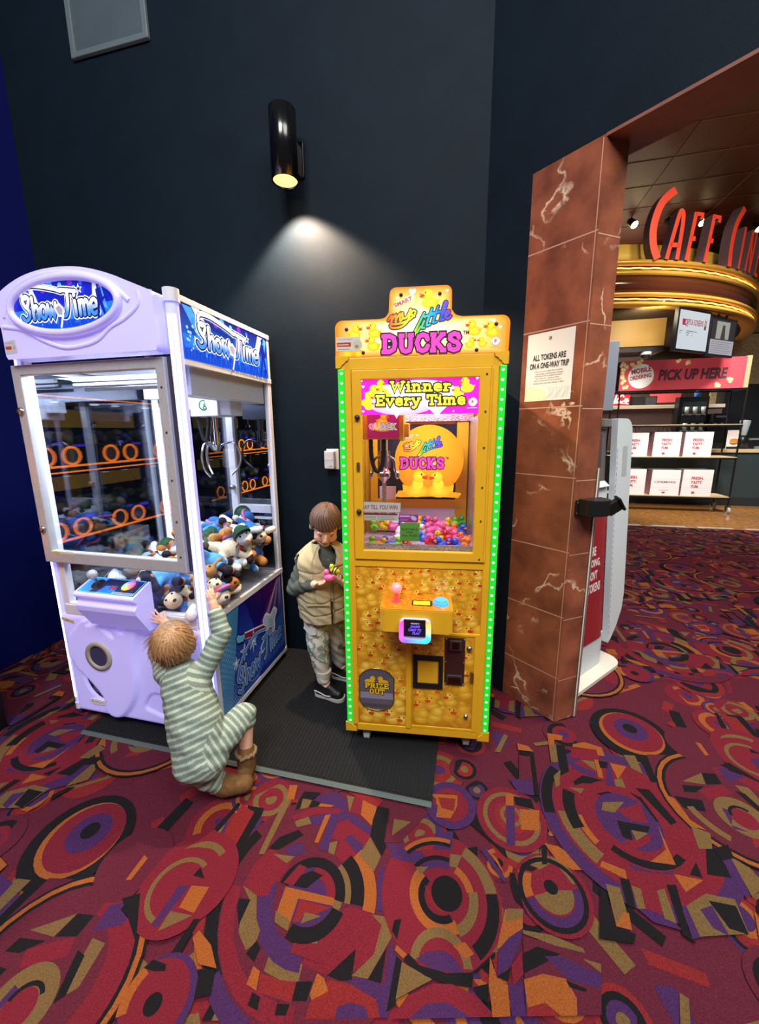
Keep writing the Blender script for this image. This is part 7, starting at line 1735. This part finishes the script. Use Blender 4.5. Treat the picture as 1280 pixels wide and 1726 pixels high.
g = G(); W_, H_ = 1.87, .50; g.box(0, W_, 0, .14, 0, H_, 0, rgb('c05058')); p = Print(g, (0, -.0006, 0), (1, 0, 0), (0, 0, 1), .0001)
p.rect(0, 0, W_, H_, 'c64852'); p.disc(.33, .24, .20, .205, 'e8e4da', n=36)
p.text('MOBILE', .18, .27, .31, .085, 'a83440', .04, 0, 10); p.text('ORDERING', .16, .165, .34, .07, 'a83440', .04, 0, 10)
p.text('PICK UP HERE', .60, .155, 1.02, .185, '52323a', .05, .12)
rr = random.Random(3)
def pop(x, z, r):
    for k in range(5): p.disc(x + rr.uniform(-.6, .6) * r, z + rr.uniform(-.6, .6) * r, r * .55, c=rr.choice(['f0e4b0', 'e8d088', 'f4eccc']), c2='d8b868', n=9)
for x, z, r in ((.03, .45, .05), (.05, .34, .05), (.03, .24, .05), (.06, .14, .05), (.1, .05, .05), (.19, .44, .05), (.29, .47, .05), (.08, .4, .04), (.88, .46, .04), (1.03, .44, .045), (1.50, .06, .05), (1.66, .13, .05)): pop(x, z, r)
g.build('front_panel', prt_lit if False else mat('sign_print', attr=True, rough=.35, aemit=.25), s, colors=True, fix=False)
g = G(); g.box(W_, W_ + .07, .0, .14, 0, H_ + .01); g.build('end_panel', mat('liner_wood', 'b8a078', rough=.5), s, .003); g = G(); g.box(-.005, .0, 0, .14, 0, H_); g.build('side_panel', mat('sign_side', '6a3a28', rough=.6), s)
# paper bags
bagm = mat('bag_paper', attr=True, rough=.8)
def paper_bag(x0, z0, w_, h_, front, handles, label):
    s = thing('paper_bag', grid(CU0 + x0, CD0 + .02, z0 + .0145), YA, label, 'paper bag', 'printed paper bags on the cart') if handles else None
    d_ = .27; g = G(); e = .008
    pts = [(0, 0), (w_, 0), (w_, d_), (0, d_)]
    vs = [(x, y, 0) for x, y in pts] + [(x + (e if x == 0 else -e * 0), y, h_) for x, y in pts]
    g.add(vs, [(0, 1, 5, 4), (1, 2, 6, 5), (2, 3, 7, 6), (3, 0, 4, 7), (0, 3, 2, 1)], 0, False, rgb('d8d8d6'))
    p = Print(g, (0, -.0004, 0), (1, 0, 0), (0, 0, 1), .00008)
    for k in (.3, .62): p.rect(.004, h_ * k, w_ - .004, h_ * k + .004, 'c0c2c4')
    if front == 'F':
        for k, t_ in enumerate(('FRESH.', 'TASTY.', 'YUM.')): wd = w_ * (.40, .38, .27)[k]; p.text(t_, w_ * .30, h_ * (.62 - .16 * k), wd, h_ * .115, 'b02c40', .045, .06)
        p.rect(w_ * .36, h_ * .08, w_ * .46, h_ * .17, 'a84858')
    else:
        p.text('CINEMARK', w_ * .12, h_ * .48, w_ * .76, h_ * .085, '8a3a50', .02); p.rect(w_ * .32, h_ * .19, w_ * .64, h_ * .205, 'a84858'); p.rect(w_ * .42, h_ * .07, w_ * .53, h_ * .14, 'a84858')
    p2 = Print(g, (-.0006, d_, 0), (0, -1, 0), (0, 0, 1), .00008); p2.rect(0, 0, d_, h_, 'c89aa0'); rr = random.Random(2)
    for i in range(7):
        for j in range(11): p2.poly([(d_ * (i + .2) / 7, h_ * (j + .2) / 11), (d_ * (i + .8) / 7, h_ * (j + .1) / 11), (d_ * (i + .7) / 7, h_ * (j + .85) / 11), (d_ * (i + .3) / 7, h_ * (j + .7) / 11)], rr.choice(['a04050', '8c3040', 'b86070'])); p2.k -= 1
    bo_ = g.build('body' if handles else 'paper_bag', bagm, s, colors=True, fix=False)
    if not handles: bo_.location = grid(CU0 + x0, CD0 + .02, z0 + .0145); bo_.rotation_euler = (0, 0, YA); tag(bo_, label, 'paper bag', 'printed paper bags on the cart')
    if handles:
        for y in (.06, d_ - .05):
            g = G(); g.tube([(w_ / 2 + .075 * cos(t), y, h_ - .01 + .13 * sin(t)) for t in [pi * k / 14 for k in range(15)]], .005, 6); g.build('handle', mat('handle_kraft', '9a7a58', rough=.8), s)
paper_bag(.13, .985, .42, .42, 'F', True, 'white paper bag on the upper shelf, partly hidden by the kiosk')
paper_bag(.63, .985, .43, .43, 'F', True, 'white printed paper bag with handles in the middle of the upper shelf')
paper_bag(1.11, .985, .43, .43, 'F', True, 'white printed paper bag with handles nearest the bare end of the upper shelf')
paper_bag(.13, .285, .45, .47, 'F', False, 'open white paper bag on the lower shelf beside the kiosk')
paper_bag(.67, .285, .46, .46, 'C', False, 'open white paper bag with the cinema name on the lower shelf')
paper_bag(1.16, .285, .47, .47, 'F', False, 'open printed paper bag beside the cinema-name bag, above the caster')
# --- curved canopy over the cafe with its neon bands
cc_ = V((3.6, 10.04, 0)); CR = 4.14
s = thing('cafe_canopy', cc_, 0, 'curved gold and brown canopy band with neon tubes over the cafe', 'canopy')
def arcband(g, r0, r1, z0, z1, a0=232, a1=334, n=60, mi=0):
    vs = []; fs = []
    for k in range(n + 1):
        a = radians(a0 + (a1 - a0) * k / n)
        for r, z in ((r0, z0), (r1, z0), (r1, z1), (r0, z1)): vs.append((r * cos(a), r * sin(a), z))
    for k in range(n):
        for j in range(4): fs.append((4 * k + j, 4 * k + (j + 1) % 4, 4 * k + 4 + (j + 1) % 4, 4 * k + 4 + j))
    g.add(vs, fs, mi, True); g.add(vs[:4], [(0, 1, 2, 3)], mi); g.add(vs[-4:], [(3, 2, 1, 0)], mi)
gold = mat('gold_paint', 'd8a040', rough=.3, metal=.25)
for nm, r1, z0, z1, m_ in (('gold_lip', CR, 3.745, 3.80, gold), ('neon_recess', CR - .07, 3.665, 3.745, mat('recess_purple', '4a3040', rough=.6)), ('gold_rim', CR, 3.615, 3.665, gold), ('brown_band', CR - .03, 3.385, 3.615, mat('brown_lacquer', '4a2414', rough=.16)), ('gold_rim', CR, 3.345, 3.385, gold), ('neon_recess', CR - .07, 3.262, 3.345, mat('recess_purple', '4a3040', rough=.6)), ('gold_rim', CR, 3.222, 3.262, gold)):
    g = G(); arcband(g, CR - .3, r1, z0, z1); g.build(nm, m_, s)
neon = mat('neon_gold', 'ffd070', emit=2.6, ecol='ffc050')
for z in (3.703, 3.303):
    g = G(); g.tube([((CR - .035) * cos(radians(a)), (CR - .035) * sin(radians(a)), z + .004 * sin(a * 1.7)) for a in range(236, 331)], .009, 8); g.build('neon_tube', neon, s)
g = G(); arcband(g, CR - .34, CR - .24, 3.80, 4.09); g.build('fascia', mat('fascia_yellow', 'd8b048', rough=.5), s)
g = G(); arcband(g, CR - 2.2, CR - .2, 3.215, 3.225); arcband(g, CR - 2.2, CR - .22, 3.79, 3.80); g.build('soffit', mat('soffit_dark', '3a2c1c', rough=.6), s)
# --- letters standing on the canopy lip
let = mat('letter_face', 'd8442e', rough=.5, emit=.22, ecol='ff4020'); lets = mat('letter_side', '5a4450', rough=.5)
def letter(ch, ang, strokes, wd, sx, sz, label):
    a = radians(ang); pos = cc_ + V((cos(a), sin(a), 0)) * (CR - .05) + V((0, 0, 3.8)); yaw = a + pi / 2
    g = G()
    for st in strokes:
        P_ = [V((x * sx, z * sz)) for x, z in st]; L_, R_ = [], []
        for i, q in enumerate(P_):
            d1 = (P_[i] - P_[i - 1]) if i else (P_[1] - P_[0]); d2 = (P_[i + 1] - P_[i]) if i < len(P_) - 1 else d1
            t = (d1.normalized() + d2.normalized()).normalized(); n_ = V((-t.y, t.x)) * (wd / 2); L_.append(q + n_); R_.append(q - n_)
        for i in range(len(P_) - 1):
            q4 = [L_[i], R_[i], R_[i + 1], L_[i + 1]]
            vs = [(q.x, -.075, q.y) for q in q4] + [(q.x, .05, q.y) for q in q4]
            g.add(vs, [(0, 1, 2, 3)], 0); g.add(vs, [(4, 7, 6, 5), (0, 4, 5, 1), (2, 6, 7, 3), (1, 5, 6, 2), (3, 7, 4, 0)], 1)
    s = g.build('channel_letter', [let, lets]); s.location = pos; s.rotation_euler = (0, 0, yaw); tag(s, label, 'sign letter', 'cafe sign letters')
Cst = [smoothpath([(.62, 1.0), (.2, .82), (.0, .5), (.06, .2), (.26, .0)], 5)]
letter('C', -87.6, Cst, .10, .40, .84, 'tall crescent orange letter C, first on the canopy')
Ast = [smoothpath([(.0, .0), (.25, .6), (.4, .92), (.5, 1.0), (.62, .9), (.62, .5), (.56, .0)], 4), [(.12, .3), (.56, .3)]]
letter('A', -84.3, Ast, .058, .28, .60, 'orange letter A with a rounded top on the canopy')
Fst = [[(.1, .0), (.35, 1.0)], [(.33, .96), (.75, .97), (.72, .86)], [(.22, .46), (.5, .46)]]
letter('F', -80.4, Fst, .058, .26, .60, 'orange letter F, third on the canopy')
Est = Fst + [[(.1, .03), (.45, .03)]]
letter('E', -76.0, Fst, .058, .26, .60, 'orange fourth letter on the canopy, before the second crescent')
letter('C', -68.8, [smoothpath([(.5, 1.0), (.12, .7), (.0, .35), (.06, .0)], 5)], .085, .36, .78, 'second tall crescent orange letter C on the canopy')
letter('I', -65.3, [[(.0, .0), (.12, 1.0)]], .055, .3, .56, 'single thin orange letter I on the canopy')
letter('N', -62.6, [[(.0, .0), (.2, 1.0)], [(.2, 1.0), (.45, .0)], [(.45, .0), (.65, 1.0)]], .05, .30, .56, 'orange zigzag letter N after the thin letter I on the canopy')
letter('E', -57.5, [[(.0, .0), (.15, 1.0)], [(.14, .96), (.5, .96)], [(.07, .5), (.4, .5)], [(.0, .04), (.4, .04)]], .05, .30, .56, 'orange letter E after the N, cut off by the picture edge')
# --- menu screens, bulkhead, dome camera, ceiling spots
def screen(name, u, d, z0, wd, h_, yaw, label, art):
    s = thing(name, grid(u, d, z0), yaw, label, 'screen')
    g = G(); g.box(-.03, wd + .03, .0, .06, -.03, h_ + .03); g.build('housing', mat('screen_black', '0c0c0e', rough=.35), s, .004)
    g = G(); g.box(wd * .3, wd * .36, .03, .05, h_ + .03, 3.21 - z0); g.box(wd * .64, wd * .7, .03, .05, h_ + .03, 3.21 - z0); g.build('bracket', mat('screen_black', '0c0c0e'), s)
    g = G(); p = Print(g, (0, -.001, 0), (1, 0, 0), (0, 0, 1), .0002); art(p, wd, h_); g.build('display', mat('screen_glow', attr=True, rough=.3, aemit=.8, screen=True), s, colors=True, fix=False)
def art1(p, W, H):
    p.rect(0, 0, W, H, 'dfe8ee'); p.text('SIPS & SCREENS', W * .24, H * .64, W * .56, H * .15, 'b02a38', .02, .1)
    p.poly([(W * .11, H * .62), (W * .21, H * .62), (W * .2, H * .78), (W * .1, H * .78)], 'b82438'); p.ring(W * .215, H * .70, .025, .04, 'b82438'); p.poly([(W * .84, H * .56), (W * .9, H * .56), (W * .92, H * .84), (W * .84, H * .84)], '5a3828'); p.disc(W * .88, H * .85, W * .04, H * .06, 'e8dcd0'); p.rect(W * .845, H * .66, W * .915, H * .78, 'c8a888')
    for x, z, w_ in ((.04, .46, .1), (.04, .41, .05), (.27, .47, .22), (.5, .47, .12), (.25, .42, .13), (.27, .36, .07), (.45, .42, .03), (.45, .36, .03), (.2, .6, .1)): p.rect(W * x, H * z, W * (x + w_), H * (z + .018), '6a7076')
def art2(p, W, H):
    p.rect(0, 0, W, H, '1a1210'); p.rect(W * .2, H * .45, W * .75, H * .95, 'a8aa9a'); p.poly([(W * .4, H * .45), (W * .6, H * .45), (W * .55, H * .85), (W * .45, H * .85)], '3a2c30'); p.rect(0, 0, W, H * .42, 'b4b0b8')
    for k in range(6): p.rect(W * .05, H * (.05 + .06 * k), W * (.9 if k % 2 else .8), H * (.062 + .06 * k), '6a6870')
YS = YA + radians(36)
screen('menu_screen', 2.86, 6.78, 2.64, .72, .53, YS, 'lit menu screen headed sips and screens under the canopy', art1)
screen('menu_screen', 3.50, 7.24, 2.62, .62, .50, YS, 'darker menu screen with a drink picture, beside the lit one', art2)
g = G(); gbox(g, 1.8, 2.95, 7.4, 7.9, 2.80, 3.21); tag(g.build('bulkhead_panel', mat('bulkhead_tan', 'b8924c', rough=.5)), 'tan hanging bulkhead under the canopy beside the lit menu screen', 'bulkhead')
g = G(); gbox(g, 1.6, 2.97, 7.42, 9.3, 2.72, 2.79); tag(g.build('black_soffit', mat('soffit_black', '0c0a0a', rough=.5)), 'black soffit panel under the tan bulkhead, carrying the dome camera', 'soffit')
s = thing('dome_camera', grid(2.74, 7.5, 2.715), YA, 'small white dome camera under the black soffit', 'camera')
g = G(); g.lathe([(0, .004), (.09, .004), (.085, -.04), (.07, -.045)], (0, 0, 0), 20); g.build('collar', mat('white_plastic', 'd2d0d0', rough=.4), s)
g = G(); g.ell((0, 0, -.045), (.062, .062, .055), None, 18, 12); g.build('dome', mat('dome_smoke', '30302e', rough=.1), s)
g = G(); gbox(g, 4.9, 6.4, 9.80, 9.86, 1.9, 3.35); tag(g.build('lattice_panel', mat('lattice_tan', '8a7a58', rough=.7, noise=.3, nscale=30)), 'beige lattice panel on the far wall beyond the menu screens', 'panel')
g = G(); gbox(g, 5.0, 6.4, 9.5, 9.78, .0, 2.35); tag(g.build('tall_unit', mat('case_black', '16181a', rough=.3)), 'tall black unit behind the counter past the blender', 'cabinet')
spot = [(4.165, 7.08, 'nearest the marble pier'), (4.02, 7.5, 'low beside the pier, behind the first'), (4.768, 7.07, 'between the first two sign letters'), (5.226, 7.03, 'above the orange letter F'), (6.35, 7.25, 'above the last canopy letters')]
for x, y, tx in spot:
    s = thing('ceiling_spotlight', (x, y, 4.893), .3, 'small bright ceiling spotlight ' + tx, 'spotlight', 'cafe ceiling spotlights')
    g = G(); g.cone((0, 0, 0), (0, 0, -.06), .012, .012, 8); g.cone((0, .03, -.05), (0, -.07, -.15), .05, .062, 18); g.build('can', mat('can_black', '1a1412', rough=.4), s)
    g = G(); g.cone((0, -.0695, -.1495), (0, -.073, -.153), .056, .054, 18); g.build('bulb', mat('bulb_glow', 'fff0c0', emit=22, ecol='ffe6a8'), s)
lamp('cafe_fill_light', 'SPOT', (4.4, 3.9, 4.6), (4.3, 6.0, 3.7), 120, (1.0, .84, .56), .2, spot=radians(70), blend=.7)  # added warm spot that brightens the canopy
lamp('ceiling_fill_light', 'AREA', (4.3, 7.6, 4.05), (4.3, 7.0, 5.0), 20, (1.0, .72, .45), 1.6)  # added uplight that brightens the cafe ceiling
lamp('cafe_fill_light', 'AREA', tuple(grid(2.5, 6.75, 3.2)), tuple(grid(2.5, 7.5, 2.9)), 12, (1.0, .85, .6), .3)  # small added light that brightens the tan bulkhead
lamp('cafe_fill_light', 'AREA', (5.3, 8.3, 3.12), (5.2, 8.6, 1.0), 130, (1.0, .9, .75), .8)  # added light under the canopy, brightens the counters

# ================================================================ the arcade bank along the left wall, behind the camera: it shows as reflections in the claw machine's glass
blkc = mat('arcade_black', '101014', rough=.35); ora = mat('neon_orange', 'ff9030', emit=7, ecol='ff8420')
ZB = .87
s = thing('bank_base', grid(-2.3, 0.0), YA, 'black base cabinet under the small claw machines, seen reflected in the glass', 'cabinet')
g = G(); g.box(-.55, -.01, .02, 1.27, 0, ZB - .005); g.build('base', blkc, s, .004)
def mini(u, d, z, label):
    s = thing('mini_claw_machine', grid(u, d, z), YA, label, 'claw machine', 'small claw machines reflected in the glass')
    g = G(); g.box(-.5, 0, .0, .405, 0, .13); g.box(-.5, -.46, .0, .405, .13, .42); g.box(-.5, 0, .0, .405, .385, .42); g.build('cabinet', blkc, s, .004)
    g = G(); g.box(.0, .008, .005, .40, .004, .016); g.build('light_line', ora, s); g = G(); g.box(.0, .008, .005, .40, .402, .410); g.build('light_line', ora, s)
    for y in (.12, .27):
        g = G(); g.torus((.006, y, .07), .05, .0065, 32, 8, nrm=(1, 0, 0)); g.build('ring_light', ora, s)
        g = G(); g.cone((0, y, .07), (.006, y, .07), .042, .042, 24); g.build('speaker', mat('speaker_grey', '6a6068', rough=.6), s)
    g = G(); rr = random.Random(int(d * 100 + z * 7))
    for k in range(26): g.ell((rr.uniform(-.42, -.05), rr.uniform(.03, .38), .145 + rr.uniform(0, .05)), rr.uniform(.02, .035), None, 8, 6, 0, rgb(rr.choice(['c8c0b0', 'd8d0c8', '8a9a40', '4a5ac0', 'a0a0b0', '303038', 'c8a850'])))
    po_ = g.build('prize_pile', mat('prize_mix', attr=True, rough=.5), s, colors=True); po_['kind'] = 'stuff'
    g = G(); g.box(-.455, -.45, .02, .39, .24, .36); g.build('back_light', mat('back_gold', 'd8a840', emit=1.0, ecol='c89838'), s)
    g = G(); g.box(-.1, -.06, .1, .12, .375, .384); g.box(-.1, -.06, .25, .28, .375, .384); g.build('lamp', mat('mini_white', 'ffffff', emit=5, ecol='e8f0ff'), s)
    g = G(); g.cone((-.2, .2, .385), (-.2, .2, .28), .008, .008, 8); g.cone((-.2, .2, .28), (-.2, .2, .25), .02, .03, 10); g.build('claw', chrome, s)
    g = G(); g.box(.001, .03, .05, .1, .122, .135); g.ell((.02, .2, .14), (.014, .014, .008)); build_each(g, 'button', mat('button_violet', '6040ff', emit=2.5, ecol='5030ff'), s)
for r_, z in ((0, ZB), (1, ZB + .43)):
    for k in range(3): mini(-2.3, .04 + .41 * k, z, 'small claw machine with orange rings, %s tier, %s from the payment tower' % (('lower', 'upper')[r_], ('first', 'second', 'third')[k]))
s = thing('payment_tower', grid(-2.32, -.55), YA, 'brown payment tower outlined in orange neon with a red display', 'kiosk')
g = G(); g.box(-.5, 0, 0, .5, 0, 1.85); g.build('body', mat('tower_brown', '2a1410', rough=.3), s, .006)
g = G(); g.tube([(.008, .04, .8), (.008, .04, 1.8), (.008, .46, 1.8), (.008, .46, .8)], .009, 8, closed=True); g.build('neon_outline', ora, s)
g = G(); g.box(.0, .006, .2, .26, 1.36, 1.39); g.box(.0, .006, .2, .26, 1.31, 1.34); g.build('display', mat('display_red', 'ff2020', emit=5, ecol='ff2030'), s)
g = G(); g.box(.0, .004, .16, .32, 1.52, 1.68); g.build('notice', mat('tower_notice', '9a9060', rough=.5), s)
